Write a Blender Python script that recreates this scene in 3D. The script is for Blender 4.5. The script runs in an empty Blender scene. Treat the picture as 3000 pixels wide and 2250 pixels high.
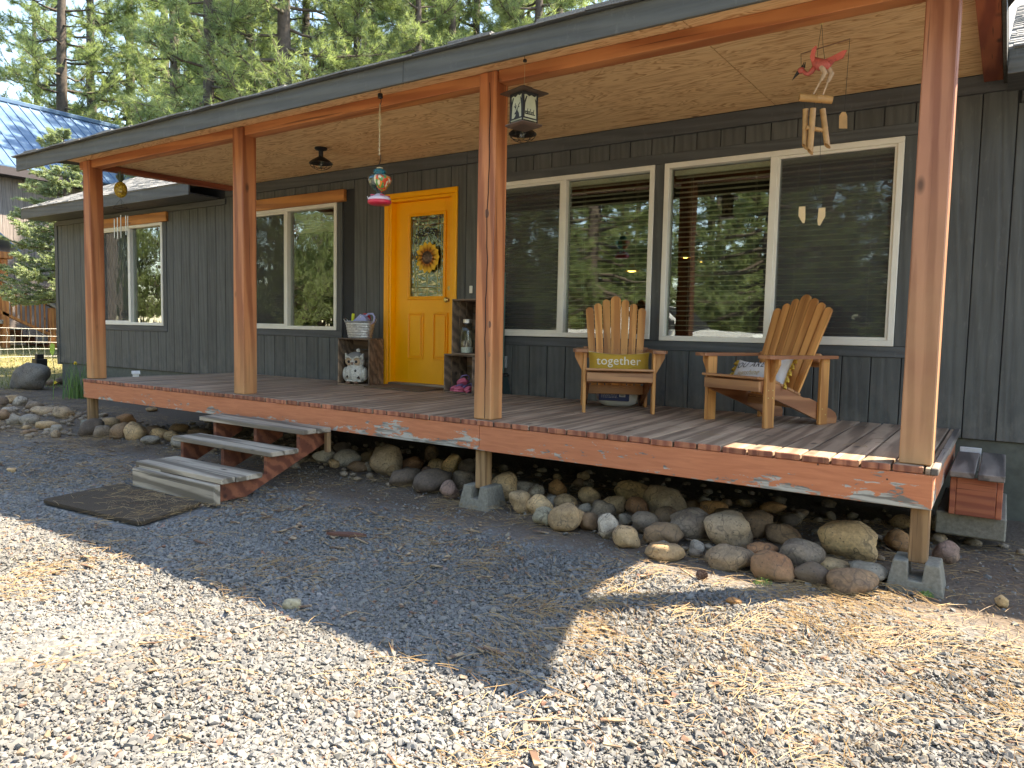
import bpy, math, random
import numpy as np
from mathutils import Matrix, Vector, noise as mnoise

SC = bpy.context.scene
COL = SC.collection
rad = math.radians

# ------------------------------------------------------------ camera, sky, sun
CAM = Vector((0.262, -3.970, 0.599))
YAW, PITCH, ROLL, FPX = 0.59121, 0.07187, 0.02093, 2149.945
f_ = Vector((-math.sin(YAW) * math.cos(PITCH), math.cos(YAW) * math.cos(PITCH), -math.sin(PITCH)))
r0 = Vector((math.cos(YAW), math.sin(YAW), 0.0))
u0 = r0.cross(f_)
r_ = r0 * math.cos(ROLL) + u0 * math.sin(ROLL)
u_ = u0 * math.cos(ROLL) - r0 * math.sin(ROLL)
cd = bpy.data.cameras.new('camera')
cam = bpy.data.objects.new('camera', cd)
COL.objects.link(cam)
cam.matrix_world = Matrix(((r_.x, u_.x, -f_.x, CAM.x), (r_.y, u_.y, -f_.y, CAM.y), (r_.z, u_.z, -f_.z, CAM.z), (0, 0, 0, 1)))
cd.sensor_fit = 'HORIZONTAL'
cd.sensor_width = 36.0
cd.lens = FPX / 3000.0 * 36.0
cd.clip_start = 0.05
cd.clip_end = 3000.0
SC.camera = cam

SUN_DIR = Vector((0.51, 0.528, 1.0)).normalized()
SUN_EL = math.asin(SUN_DIR.z)
SUN_AZ = math.atan2(SUN_DIR.x, SUN_DIR.y)
world = bpy.data.worlds.new('World')
SC.world = world
world.use_nodes = True
wn = world.node_tree
for n in list(wn.nodes):
    wn.nodes.remove(n)
sky = wn.nodes.new('ShaderNodeTexSky')
sky.sky_type = 'NISHITA'
sky.sun_disc = False
sky.sun_elevation = SUN_EL
sky.sun_rotation = SUN_AZ
sky.altitude = 600
sky.air_density = 1.0
sky.dust_density = 0.6
sky.ozone_density = 1.2
bg = wn.nodes.new('ShaderNodeBackground')
bg.inputs[1].default_value = 0.15
wo = wn.nodes.new('ShaderNodeOutputWorld')
wn.links.new(sky.outputs[0], bg.inputs[0])
wn.links.new(bg.outputs[0], wo.inputs[0])

sd = bpy.data.lights.new('sun', 'SUN')
sd.energy = 4.0
sd.angle = rad(0.5)
sd.color = (1.0, 0.955, 0.875)
sun = bpy.data.objects.new('sun', sd)
COL.objects.link(sun)
sun.rotation_euler = SUN_DIR.to_track_quat('Z', 'Y').to_euler()
sun.location = (6, 6, 20)

SC.view_settings.view_transform = 'Standard'
SC.view_settings.look = 'None'
SC.view_settings.exposure = 2.32
SC.view_settings.use_white_balance = True
SC.view_settings.white_balance_temperature = 7700
SC.view_settings.white_balance_tint = 10
SC.view_settings.gamma = 1.0
SC.view_settings.use_curve_mapping = False
SC.render.engine = 'CYCLES'
SC.cycles.max_bounces = 10
SC.cycles.diffuse_bounces = 5
SC.cycles.glossy_bounces = 4
SC.cycles.transparent_max_bounces = 16
SC.cycles.caustics_reflective = False
SC.cycles.caustics_refractive = False
SC.cycles.use_denoising = True

D = 1.827          # front face of the house wall
G0 = -0.62         # gravel level in front of the porch


def gz(x, y):
    t = min(1.0, max(0.0, (y + 0.35) / 0.35))
    z = G0 + 0.04 * t
    if x < -8:
        z += (-8 - max(x, -30)) * 0.025
    return z


# ------------------------------------------------------------ mesh helpers
class MB:
    def __init__(s):
        s.v = []
        s.f = []

    def add(s, vs, fs, M=None):
        o = len(s.v)
        if M is not None:
            vs = [M @ Vector(p) for p in vs]
        s.v.extend([tuple(p) for p in vs])
        s.f.extend([tuple(i + o for i in q) for q in fs])
        return s

    def box(s, a, b, ch=0.003, M=None):
        x0, y0, z0 = [min(p, q) for p, q in zip(a, b)]
        x1, y1, z1 = [max(p, q) for p, q in zip(a, b)]
        c = min(ch, 0.3 * min(x1 - x0, y1 - y0, z1 - z0))
        if c <= 0:
            vs = [(x, y, z) for x in (x0, x1) for y in (y0, y1) for z in (z0, z1)]
            fs = [(0, 1, 3, 2), (4, 6, 7, 5), (0, 4, 5, 1), (2, 3, 7, 6), (0, 2, 6, 4), (1, 5, 7, 3)]
            return s.add(vs, fs, M)
        vs = []
        idx = {}
        X, Y, Z = (x0, x1), (y0, y1), (z0, z1)
        for i in (0, 1):
            for j in (0, 1):
                for k in (0, 1):
                    for ax in range(3):
                        p = [X[i], Y[j], Z[k]]
                        for q in range(3):
                            if q != ax:
                                p[q] += c * (1 if (i, j, k)[q] == 0 else -1)
                        idx[(i, j, k, ax)] = len(vs)
                        vs.append(tuple(p))
        fs = []
        for ax in range(3):
            o1, o2 = [q for q in range(3) if q != ax]
            for sgn in (0, 1):
                ring = []
                for (p, q) in ((0, 0), (1, 0), (1, 1), (0, 1)):
                    t = [0, 0, 0]
                    t[ax] = sgn
                    t[o1] = p
                    t[o2] = q
                    ring.append(idx[(t[0], t[1], t[2], ax)])
                fs.append(ring)
        for ax in range(3):           # edges running along ax
            o1, o2 = [q for q in range(3) if q != ax]
            for p in (0, 1):
                for q in (0, 1):
                    t0 = [0, 0, 0]
                    t0[o1] = p
                    t0[o2] = q
                    t1 = list(t0)
                    t1[ax] = 1
                    fs.append([idx[(*t0, o1)], idx[(*t0, o2)], idx[(*t1, o2)], idx[(*t1, o1)]])
        for i in (0, 1):
            for j in (0, 1):
                for k in (0, 1):
                    fs.append([idx[(i, j, k, 0)], idx[(i, j, k, 1)], idx[(i, j, k, 2)]])
        # orient outward
        cx, cy, cz = (x0 + x1) / 2, (y0 + y1) / 2, (z0 + z1) / 2
        out = []
        for q in fs:
            a0, b0, c0 = [Vector(vs[t]) for t in q[:3]]
            n = (b0 - a0).cross(c0 - a0)
            m = sum((Vector(vs[t]) for t in q), Vector()) / len(q) - Vector((cx, cy, cz))
            out.append(q if n.dot(m) > 0 else q[::-1])
        return s.add(vs, out, M)

    def prism(s, poly, axis, a, b, M=None):
        """poly: 2-D points in the other two axes (cyclic order x,y,z without axis)"""
        n = len(poly)
        ar = sum(poly[i][0] * poly[(i + 1) % n][1] - poly[(i + 1) % n][0] * poly[i][1] for i in range(n))
        if ar < 0:
            poly = poly[::-1]

        def P(q, t):
            if axis == 'x':
                return (t, q[0], q[1])
            if axis == 'y':
                return (q[0], t, q[1])
            return (q[0], q[1], t)
        vs = [P(q, a) for q in poly] + [P(q, b) for q in poly]
        fs = [tuple(range(n))[::-1], tuple(range(n, 2 * n))]
        for i in range(n):
            j = (i + 1) % n
            fs.append((i, j, n + j, n + i))
        flip = (axis == 'y') != (b < a)
        if flip:
            fs = [q[::-1] for q in fs]
        return s.add(vs, fs, M)

    def tube(s, pts, r, n=8, cap=True, M=None, closed=False):
        pts = [Vector(p) for p in pts]
        m = len(pts)
        rs = r if isinstance(r, (list, tuple)) else [r] * m
        t0 = (pts[1] - pts[0]).normalized()
        ref = Vector((0, 0, 1)) if abs(t0.z) < 0.9 else Vector((1, 0, 0))
        nx = t0.cross(ref).normalized()
        vs = []
        for i, p in enumerate(pts):
            if closed:
                t = (pts[(i + 1) % m] - pts[i - 1])
            else:
                t = (pts[min(i + 1, m - 1)] - pts[max(i - 1, 0)])
            if t.length < 1e-9:
                t = t0
            t.normalize()
            nx = (nx - t * nx.dot(t))
            if nx.length < 1e-6:
                nx = t.orthogonal()
            nx.normalize()
            ny = t.cross(nx)
            for k in range(n):
                a = 2 * math.pi * k / n
                vs.append(p + (nx * math.cos(a) + ny * math.sin(a)) * rs[i])
        fs = []
        for i in range(m if closed else m - 1):
            j = (i + 1) % m
            for k in range(n):
                l = (k + 1) % n
                fs.append((i * n + k, i * n + l, j * n + l, j * n + k))
        if cap and not closed:
            fs.append(tuple(range(n))[::-1])
            fs.append(tuple(range((m - 1) * n, m * n)))
        return s.add(vs, fs, M)

    def lathe(s, prof, n=24, c=(0, 0, 0), M=None, sx=1.0, sy=1.0):
        vs = []
        for (r, z) in prof:
            for k in range(n):
                a = 2 * math.pi * k / n
                vs.append((c[0] + r * math.cos(a) * sx, c[1] + r * math.sin(a) * sy, c[2] + z))
        fs = []
        for i in range(len(prof) - 1):
            for k in range(n):
                l = (k + 1) % n
                fs.append((i * n + k, i * n + l, (i + 1) * n + l, (i + 1) * n + k))
        if prof[0][0] > 1e-6:
            fs.append(tuple(range(n))[::-1])
        if prof[-1][0] > 1e-6:
            fs.append(tuple(range((len(prof) - 1) * n, len(prof) * n)))
        return s.add(vs, fs, M)

    def ell(s, c, r, n=14, m=9, M=None):
        prof = [(math.sin(math.pi * i / m), -math.cos(math.pi * i / m)) for i in range(m + 1)]
        prof[0] = (1e-4, -1.0)
        prof[-1] = (1e-4, 1.0)
        vs = []
        for (q, z) in prof:
            for k in range(n):
                a = 2 * math.pi * k / n
                vs.append((c[0] + r[0] * q * math.cos(a), c[1] + r[1] * q * math.sin(a), c[2] + r[2] * z))
        fs = []
        for i in range(m):
            for k in range(n):
                l = (k + 1) % n
                fs.append((i * n + k, i * n + l, (i + 1) * n + l, (i + 1) * n + k))
        return s.add(vs, fs, M)

    def mesh(s, name, mat, smooth=False):
        me = bpy.data.meshes.new(name)
        me.from_pydata(s.v, [], s.f)
        me.update()
        if mat:
            me.materials.append(mat)
        if smooth:
            me.polygons.foreach_set('use_smooth', [True] * len(me.polygons))
            if smooth != 'all':
                try:
                    me.set_sharp_from_angle(angle=rad(40))
                except Exception:
                    pass
        return me

    def build(s, name, mat, parent=None, smooth=False, **kw):
        return link(name, s.mesh(name, mat, smooth), parent, **kw)


def link(name, data, parent=None, loc=None, rot=None, color=None, label=None, kind=None):
    o = bpy.data.objects.new(name, data)
    COL.objects.link(o)
    if parent is not None:
        o.parent = parent
    if loc is not None:
        o.location = loc
    if rot is not None:
        o.rotation_euler = rot
    if color is not None:
        o.color = (*color, 1.0)
    if label:
        o['label'] = label
    if kind:
        o['kind'] = kind
    return o


def tag(o, label=None, cat=None, group=None, kind=None):
    if label:
        o['label'] = label
    if cat:
        o['category'] = cat
    if group:
        o['group'] = group
    if kind:
        o['kind'] = kind
    return o


def thing(name, label, cat, loc=(0, 0, 0), rz=0.0, group=None):
    o = bpy.data.objects.new(name, None)
    COL.objects.link(o)
    o.location = loc
    o.rotation_euler = (0, 0, rz)
    o.empty_display_size = 0.1
    return tag(o, label, cat, group)


def copy_tree(o, parent=None):
    c = o.copy()
    COL.objects.link(c)
    if parent is not None:
        c.parent = parent
    for ch in list(o.children):
        copy_tree(ch, c)
    return c


# ------------------------------------------------------------ materials
class NT:
    def __init__(s, name):
        s.m = bpy.data.materials.new(name)
        s.m.use_nodes = True
        s.t = s.m.node_tree
        for n in list(s.t.nodes):
            s.t.nodes.remove(n)
        s.out = s.t.nodes.new('ShaderNodeOutputMaterial')

    def n(s, typ, ins=None, **props):
        nd = s.t.nodes.new('ShaderNode' + typ)
        for k, v in props.items():
            setattr(nd, k, v)
        if ins:
            for k, v in ins.items():
                if isinstance(v, bpy.types.NodeSocket):
                    s.t.links.new(v, nd.inputs[k])
                else:
                    nd.inputs[k].default_value = v
        return nd

    def coord(s, rnd=True, scale=(1, 1, 1)):
        tc = s.n('TexCoord')
        if not rnd:
            return s.n('Mapping', {0: tc.outputs['Object'], 3: scale}).outputs[0]
        oi = s.n('ObjectInfo')
        mu = s.n('Math', {0: oi.outputs['Random'], 1: 61.7}, operation='MULTIPLY')
        ad = s.n('VectorMath', {0: tc.outputs['Object'], 1: mu.outputs[0]}, operation='ADD')
        return s.n('Mapping', {0: ad.outputs[0], 3: scale}).outputs[0]

    def noise(s, vec, scale=5.0, detail=4.0, rough=0.55, dist=0.0):
        return s.n('TexNoise', {'Vector': vec, 'Scale': scale, 'Detail': detail, 'Roughness': rough, 'Distortion': dist})

    def ramp(s, fac, stops, interp='LINEAR'):
        r = s.n('ValToRGB', {0: fac})
        cr = r.color_ramp
        cr.interpolation = interp
        while len(cr.elements) < len(stops):
            cr.elements.new(0.5)
        for e, (p, c) in zip(cr.elements, stops):
            e.position = p
            e.color = (c, c, c, 1) if isinstance(c, (int, float)) else (*c, 1)
        return r.outputs[0]

    def mix(s, fac, a, b, mode='MIX'):
        nd = s.n('Mix', data_type='RGBA', blend_type=mode)
        for sock, v in ((nd.inputs[0], fac), (nd.inputs[6], a), (nd.inputs[7], b)):
            if isinstance(v, bpy.types.NodeSocket):
                s.t.links.new(v, sock)
            elif isinstance(v, (tuple, list)):
                sock.default_value = (*v[:3], 1)
            else:
                sock.default_value = v
        return nd.outputs[2]

    def vary(s, col, amt=0.25):
        oi = s.n('ObjectInfo')
        mr = s.n('MapRange', {0: oi.outputs['Random'], 3: 1.0 - amt, 4: 1.0 + amt})
        return s.mix(1.0, col, mr.outputs[0], 'MULTIPLY')

    def tint(s, col):
        oi = s.n('ObjectInfo')
        return s.mix(1.0, col, oi.outputs['Color'], 'MULTIPLY')

    def bump(s, h, strength=0.3, dist=0.01):
        return s.n('Bump', {'Height': h, 'Strength': strength, 'Distance': dist}).outputs[0]

    def bsdf(s, col, rough=0.6, nrm=None, metal=0.0, spec=0.5, **kw):
        ins = {'Base Color': col if isinstance(col, bpy.types.NodeSocket) else (*col[:3], 1), 'Roughness': rough, 'Metallic': metal, 'Specular IOR Level': spec}
        if nrm is not None:
            ins['Normal'] = nrm
        ins.update(kw)
        p = s.n('BsdfPrincipled', ins)
        return p

    def done(s, node):
        s.t.links.new(node.outputs[0] if hasattr(node, 'outputs') else node, s.out.inputs[0])
        return s.m


def simple(name, col, rough=0.5, metal=0.0, noise_amt=0.12, nscale=14.0, bump=0.08, spec=0.5):
    t = NT(name)
    v = t.coord()
    nz = t.noise(v, nscale, 5)
    c = t.mix(1.0, col, t.ramp(nz.outputs[0], [(0.25, 1 - noise_amt), (0.75, 1 + noise_amt)]), 'MULTIPLY')
    return t.done(t.bsdf(c, rough, t.bump(nz.outputs[0], bump, 0.004), metal, spec))


def tinted(name, rough=0.55, metal=0.0, noise_amt=0.15, nscale=12.0, bump=0.1):
    t = NT(name)
    v = t.coord()
    nz = t.noise(v, nscale, 6, 0.6)
    c = t.mix(1.0, t.tint((1, 1, 1)), t.ramp(nz.outputs[0], [(0.25, 1 - noise_amt), (0.75, 1 + noise_amt)]), 'MULTIPLY')
    return t.done(t.bsdf(c, rough, t.bump(nz.outputs[0], bump, 0.004), metal))


AX = {'x': (0.06, 1, 1), 'y': (1, 0.06, 1), 'z': (1, 1, 0.06)}


def wood(name, light, dark, axis, gs=38.0, rough=0.6, vary=0.18, knots=True, big=0.3, bump=0.25, extra=None):
    t = NT(name)
    v = t.coord(scale=AX[axis])
    fine = t.noise(v, gs, 7, 0.62, 0.6)
    med = t.noise(v, gs * 0.22, 3, 0.5, 1.4)
    wv = t.n('TexWave', {'Vector': v, 'Scale': gs * 0.16, 'Distortion': 7.0, 'Detail': 3.0, 'Detail Scale': 1.2}, wave_type='BANDS', bands_direction='DIAGONAL')
    g = t.mix(0.45, fine.outputs[0], wv.outputs[0])
    col = t.mix(t.ramp(g, [(0.36, 0.0), (0.62, 1.0)]), dark, light)
    v2 = t.coord(scale=tuple(0.35 if q < 1 else 1 for q in AX[axis]))
    blot = t.noise(v2, 4.0, 4, 0.6)
    col = t.mix(1.0, col, t.ramp(blot.outputs[0], [(0.3, 1 - big), (0.7, 1 + big * 0.6)]), 'MULTIPLY')
    if knots:
        vk = t.coord(scale=tuple(0.45 if q < 1 else 1 for q in AX[axis]))
        vo = t.n('TexVoronoi', {'Vector': vk, 'Scale': 5.5, 'Randomness': 1.0})
        k = t.ramp(vo.outputs['Distance'], [(0.05, 1.0), (0.13, 0.0)])
        col = t.mix(k, col, tuple(q * 0.35 for q in dark))
    ck = t.noise(t.coord(scale=tuple(q * 0.3 if q < 1 else q for q in AX[axis])), gs * 1.7, 3, 0.5)
    col = t.mix(t.ramp(ck.outputs[0], [(0.655, 0.0), (0.70, 0.75)]), col, tuple(q * 0.3 for q in dark))
    if extra:
        col = extra(t, col, fine.outputs[0])
    col = t.vary(col, vary)
    return t.done(t.bsdf(col, rough, t.bump(g, bump, 0.004)))


def worn_low(z0, z1, colr):
    """bleached towards the foot where rain splashes (object z)"""
    def fn(t, col, fine):
        tc = t.n('TexCoord')
        sx = t.n('SeparateXYZ', {0: tc.outputs['Object']})
        mr = t.n('MapRange', {0: sx.outputs[2], 1: z0, 2: z1, 3: 0.75, 4: 0.0})
        nz = t.noise(tc.outputs['Object'], 3.0, 4)
        f = t.n('Math', {0: mr.outputs[0], 1: nz.outputs[0]}, operation='MULTIPLY')
        f2 = t.n('Math', {0: f.outputs[0], 1: 1.5}, operation='MULTIPLY', use_clamp=True)
        return t.mix(f2.outputs[0], col, colr)
    return fn


M = {}
M['post'] = wood('post_redwood', (0.53, 0.19, 0.07), (0.33, 0.098, 0.034), 'z', 34, 0.55, 0.08, True, 0.22, 0.3, worn_low(-0.1, 0.75, (0.50, 0.29, 0.12)))
M['post_right'] = wood('corner_post_redwood', (0.46, 0.19, 0.10), (0.30, 0.105, 0.052), 'z', 40, 0.6, 0.05, True, 0.18, 0.3, worn_low(0.0, 1.5, (0.52, 0.31, 0.14)))
M['beam'] = wood('beam_redwood', (0.60, 0.23, 0.08), (0.44, 0.14, 0.045), 'x', 30, 0.55, 0.1, True, 0.2, 0.15)
M['rafter'] = wood('rafter_redwood', (0.36, 0.11, 0.05), (0.24, 0.06, 0.03), 'y', 30, 0.55, 0.1)
M['leg'] = wood('leg_wood', (0.36, 0.21, 0.095), (0.22, 0.12, 0.05), 'z', 60, 0.75, 0.12, False, 0.3, 0.5)
M['deck'] = wood('deck_stain', (0.43, 0.30, 0.20), (0.24, 0.16, 0.105), 'y', 40, 0.62, 0.14, True, 0.3, 0.45)
M['lintel'] = wood('lintel_cedar', (0.56, 0.23, 0.06), (0.40, 0.145, 0.035), 'x', 26, 0.5, 0.05, True, 0.2, 0.12)
M['grey_wood'] = wood('weathered_grey', (0.42, 0.345, 0.255), (0.17, 0.135, 0.095), 'x', 30, 0.8, 0.12, True, 0.3, 0.5)
M['grey_wood_y'] = wood('weathered_grey_y', (0.23, 0.19, 0.155), (0.10, 0.08, 0.065), 'y', 30, 0.8, 0.12, True, 0.3, 0.5)
M['red_wood'] = wood('stringer_stain', (0.26, 0.085, 0.04), (0.14, 0.04, 0.02), 'x', 30, 0.6, 0.1)
M['chair'] = wood('chair_teak', (0.64, 0.295, 0.085), (0.44, 0.175, 0.045), 'z', 42, 0.5, 0.17, False, 0.2, 0.12)
M['chair_dark'] = wood('chair_rail', (0.38, 0.165, 0.07), (0.25, 0.095, 0.04), 'y', 40, 0.5, 0.14, False, 0.2, 0.12)
M['chair_x'] = wood('chair_slat', (0.46, 0.22, 0.09), (0.31, 0.135, 0.055), 'x', 40, 0.5, 0.14, False, 0.2, 0.12)
M['crate'] = wood('crate_wood', (0.23, 0.155, 0.10), (0.125, 0.083, 0.054), 'x', 34, 0.8, 0.25, True, 0.4, 0.5)
M['orange_wood'] = wood('orange_stain', (0.55, 0.22, 0.06), (0.40, 0.14, 0.04), 'z', 30, 0.6, 0.1)


def siding(name, c, axis='z'):
    t = NT(name)
    v = t.coord(scale=AX[axis])
    fine = t.noise(v, 90, 6, 0.65, 0.4)
    lo = t.noise(t.coord(), 2.2, 4)
    wv = t.n('TexWave', {'Vector': v, 'Scale': 9.0, 'Distortion': 9.0, 'Detail': 3.0}, wave_type='BANDS', bands_direction='DIAGONAL')
    h = t.mix(0.4, fine.outputs[0], wv.outputs[0])
    col = t.mix(1.0, c, t.ramp(h, [(0.25, 0.8), (0.7, 1.12)]), 'MULTIPLY')
    col = t.mix(1.0, col, t.ramp(lo.outputs[0], [(0.3, 0.88), (0.7, 1.12)]), 'MULTIPLY')
    dust = t.ramp(t.noise(t.coord(scale=(1, 1, 0.35)), 24, 6, 0.7).outputs[0], [(0.58, 0.0), (0.8, 0.22)])
    col = t.mix(dust, col, (0.3, 0.29, 0.26))
    sz = t.n('SeparateXYZ', {0: t.n('TexCoord').outputs['Object']})
    low = t.n('MapRange', {0: sz.outputs[2], 1: 0.02, 2: 0.42, 3: 0.75, 4: 0.0}).outputs[0]
    spl = t.n('Math', {0: low, 1: t.ramp(t.noise(t.coord(scale=(1, 1, 0.6)), 9, 6, 0.7).outputs[0], [(0.38, 0.0), (0.75, 1.0)])}, operation='MULTIPLY').outputs[0]
    col = t.mix(spl, col, (0.17, 0.155, 0.13))
    return t.done(t.bsdf(t.vary(col, 0.12), 0.62, t.bump(h, 0.5, 0.006)))


M['siding'] = siding('siding_paint', (0.077, 0.080, 0.073))
M['trim'] = siding('trim_paint', (0.066, 0.070, 0.069), 'x')
M['fascia'] = siding('fascia_paint', (0.080, 0.076, 0.062), 'x')
M['trim_z'] = siding('trim_paint_upright', (0.064, 0.067, 0.062), 'z')
M['dark'] = simple('dark_backing', (0.02, 0.021, 0.021), 0.8)
M['white'] = simple('window_vinyl', (0.76, 0.72, 0.61), 0.4, 0, 0.06, 8)
M['yellow'] = simple('door_yellow', (1.0, 0.43, 0.006), 0.38, 0, 0.05, 5, 0.05)
M['concrete'] = simple('concrete', (0.20, 0.178, 0.135), 0.9, 0, 0.3, 55, 0.5)
M['foundation'] = simple('foundation', (0.11, 0.11, 0.085), 0.9, 0, 0.2, 20, 0.3)
M['blackmetal'] = simple('black_metal', (0.022, 0.021, 0.021), 0.45, 0.3)
M['rust'] = simple('bronze_metal', (0.16, 0.10, 0.07), 0.45, 0.6)
M['brass'] = simple('brass', (0.55, 0.42, 0.16), 0.35, 1.0)
M['steel'] = simple('steel', (0.55, 0.54, 0.50), 0.4, 1.0)
M['rope'] = simple('sisal', (0.55, 0.44, 0.26), 0.9, 0, 0.3, 300, 0.4)
M['bamboo'] = simple('bamboo', (0.46, 0.255, 0.095), 0.5, 0, 0.2, 25)
M['cloth_white'] = simple('cloth_white', (0.66, 0.64, 0.60), 0.9, 0, 0.1, 120, 0.2)
M['blind'] = simple('blind_slat', (0.78, 0.70, 0.55), 0.5)
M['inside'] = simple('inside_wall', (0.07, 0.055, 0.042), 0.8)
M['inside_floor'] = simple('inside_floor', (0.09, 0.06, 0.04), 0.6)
M['tint'] = tinted('painted_piece')
M['tint_gloss'] = tinted('glossy_piece', 0.25)
M['tint_metal'] = tinted('metal_piece', 0.35, 0.9)


def rim_paint():
    t = NT('peeling_terracotta')
    tc = t.n('TexCoord').outputs['Object']
    v = t.n('Mapping', {0: tc, 3: (0.10, 1, 1)}).outputs[0]
    grain = t.noise(v, 46, 5, 0.6, 0.5).outputs[0]
    paint = t.mix(t.ramp(grain, [(0.3, 0), (0.75, 1)]), (0.46, 0.145, 0.062), (0.60, 0.215, 0.095))
    bare = t.mix(t.ramp(grain, [(0.42, 0), (0.56, 1)]), (0.16, 0.145, 0.12), (0.44, 0.41, 0.345))
    v2 = t.n('Mapping', {0: tc, 3: (0.55, 1, 1.6)}).outputs[0]
    patch = t.noise(v2, 5.0, 2, 0.5).outputs[0]
    chip = t.noise(t.n('Mapping', {0: tc, 3: (0.5, 1, 1.5)}).outputs[0], 24, 6, 0.7, 0.3).outputs[0]
    sz = t.n('SeparateXYZ', {0: tc})
    low = t.n('MapRange', {0: sz.outputs[2], 1: -0.20, 2: -0.05, 3: 0.10, 4: -0.06}).outputs[0]
    mid = t.n('MapRange', {0: t.n('Math', {0: t.n('Math', {0: sz.outputs[0], 1: 3.3}, operation='ADD').outputs[0]}, operation='ABSOLUTE').outputs[0], 1: 0.3, 2: 1.2, 3: 0.055, 4: 0.0}).outputs[0]
    end = t.n('MapRange', {0: t.n('Math', {0: t.n('Math', {0: sz.outputs[0], 1: 0.22}, operation='ADD').outputs[0]}, operation='ABSOLUTE').outputs[0], 1: 0.05, 2: 0.4, 3: 0.06, 4: 0.0}).outputs[0]
    a = t.n('Math', {0: patch, 1: 0.46}, operation='MULTIPLY').outputs[0]
    b = t.n('Math', {0: chip, 1: 0.64, 2: a}, operation='MULTIPLY_ADD').outputs[0]
    for q in (low, mid, end):
        b = t.n('Math', {0: b, 1: q}, operation='ADD').outputs[0]
    m = t.ramp(b, [(0.655, 0.0), (0.668, 1.0)])
    nails = t.n('TexVoronoi', {'Vector': tc, 'Scale': 7.0}).outputs['Distance']
    paint = t.mix(t.ramp(nails, [(0.03, 1), (0.045, 0)]), paint, (0.04, 0.02, 0.015))
    h = t.mix(0.5, grain, m)
    inv = t.n('Math', {0: 1.0, 1: m}, operation='SUBTRACT').outputs[0]
    return t.done(t.bsdf(t.mix(m, paint, bare), 0.62, t.bump(t.mix(0.7, grain, inv), 0.35, 0.004)))


M['rim'] = rim_paint()
M['rim_plain'] = wood('terracotta_plain', (0.42, 0.13, 0.06), (0.30, 0.08, 0.04), 'x', 50, 0.65, 0.12, False, 0.25, 0.4)
M['board_end'] = wood('board_end', (0.40, 0.15, 0.075), (0.24, 0.075, 0.04), 'z', 60, 0.75, 0.25, False, 0.35, 0.4)


def plywood():
    t = NT('plywood_ceiling')
    v = t.coord(scale=(0.22, 1.0, 1.0))
    base = t.noise(v, 4.6, 3, 0.55, 1.0)
    mul = t.n('Math', {0: base.outputs[0], 1: 15.0}, operation='MULTIPLY').outputs[0]
    band = t.n('Math', {0: mul}, operation='FRACT').outputs[0]
    bandm = t.ramp(band, [(0.0, 0.0), (0.42, 0.12), (0.84, 1.0), (1.0, 0.05)])
    fine = t.noise(t.coord(scale=(0.05, 1, 1)), 55, 6, 0.6)
    brk = t.ramp(t.noise(v, 16, 5, 0.6).outputs[0], [(0.34, 0.0), (0.55, 1.0)])
    f = t.n('Math', {0: bandm, 1: brk}, operation='MULTIPLY').outputs[0]
    col = t.mix(t.ramp(fine.outputs[0], [(0.3, 0), (0.7, 1)]), (0.86, 0.56, 0.28), (0.93, 0.68, 0.38))
    col = t.mix(f, col, (0.50, 0.235, 0.085))
    vo = t.n('TexVoronoi', {'Vector': t.coord(scale=(0.5, 1, 1)), 'Scale': 2.2})
    col = t.mix(t.ramp(vo.outputs['Distance'], [(0.02, 1), (0.05, 0)]), col, (0.16, 0.06, 0.025))
    return t.done(t.bsdf(t.vary(col, 0.06), 0.6, t.bump(f, 0.15, 0.003)))


M['ply'] = plywood()


def glass(name, bumpy=0.25, scale=3.0, tint=(0.9, 0.95, 0.92), ior=1.75, rough=0.0):
    t = NT(name)
    nz = t.noise(t.coord(), scale, 2, 0.5)
    nrm = t.bump(nz.outputs[0], bumpy, 0.02)
    lw = t.n('LayerWeight', {'Blend': 0.5, 'Normal': nrm})
    r0 = ((ior - 1) / (ior + 1)) ** 2
    pw = t.n('Math', {0: lw.outputs['Facing'], 1: 5.0}, operation='POWER')
    fr = t.n('Math', {0: pw.outputs[0], 1: 1.0 - r0, 2: r0}, operation='MULTIPLY_ADD')
    gl = t.n('BsdfGlossy', {'Color': (1, 1, 1, 1), 'Roughness': rough, 'Normal': nrm})
    tr = t.n('BsdfTransparent', {'Color': (*tint, 1)})
    mx = t.n('MixShader', {0: fr.outputs[0], 1: tr.outputs[0], 2: gl.outputs[0]})
    return t.done(mx)


M['pane'] = glass('window_glass', 0.10, 1.6, (0.80, 0.85, 0.80), 2.05)
M['pane_wavy'] = glass('window_glass_wavy', 0.16, 3.0, (0.75, 0.8, 0.75), 2.4)
M['pane_door'] = glass('leaded_glass', 0.45, 18.0, (0.6, 0.68, 0.58), 3.0, 0.05)
M['jar'] = glass('jar_glass', 0.2, 8.0, (0.88, 0.94, 0.9), 1.6)


def screen():
    t = NT('insect_screen')
    tr = t.n('BsdfTransparent', {'Color': (1, 1, 1, 1)})
    df = t.n('BsdfDiffuse', {'Color': (0.10, 0.10, 0.095, 1)})
    return t.done(t.n('MixShader', {0: 0.30, 1: tr.outputs[0], 2: df.outputs[0]}))


M['screen'] = screen()


def emit(name, col, st):
    t = NT(name)
    return t.done(t.n('Emission', {0: (*col, 1), 1: st}))


M['bulb'] = emit('lamp_glow', (1.0, 0.62, 0.15), 3.0)


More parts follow.
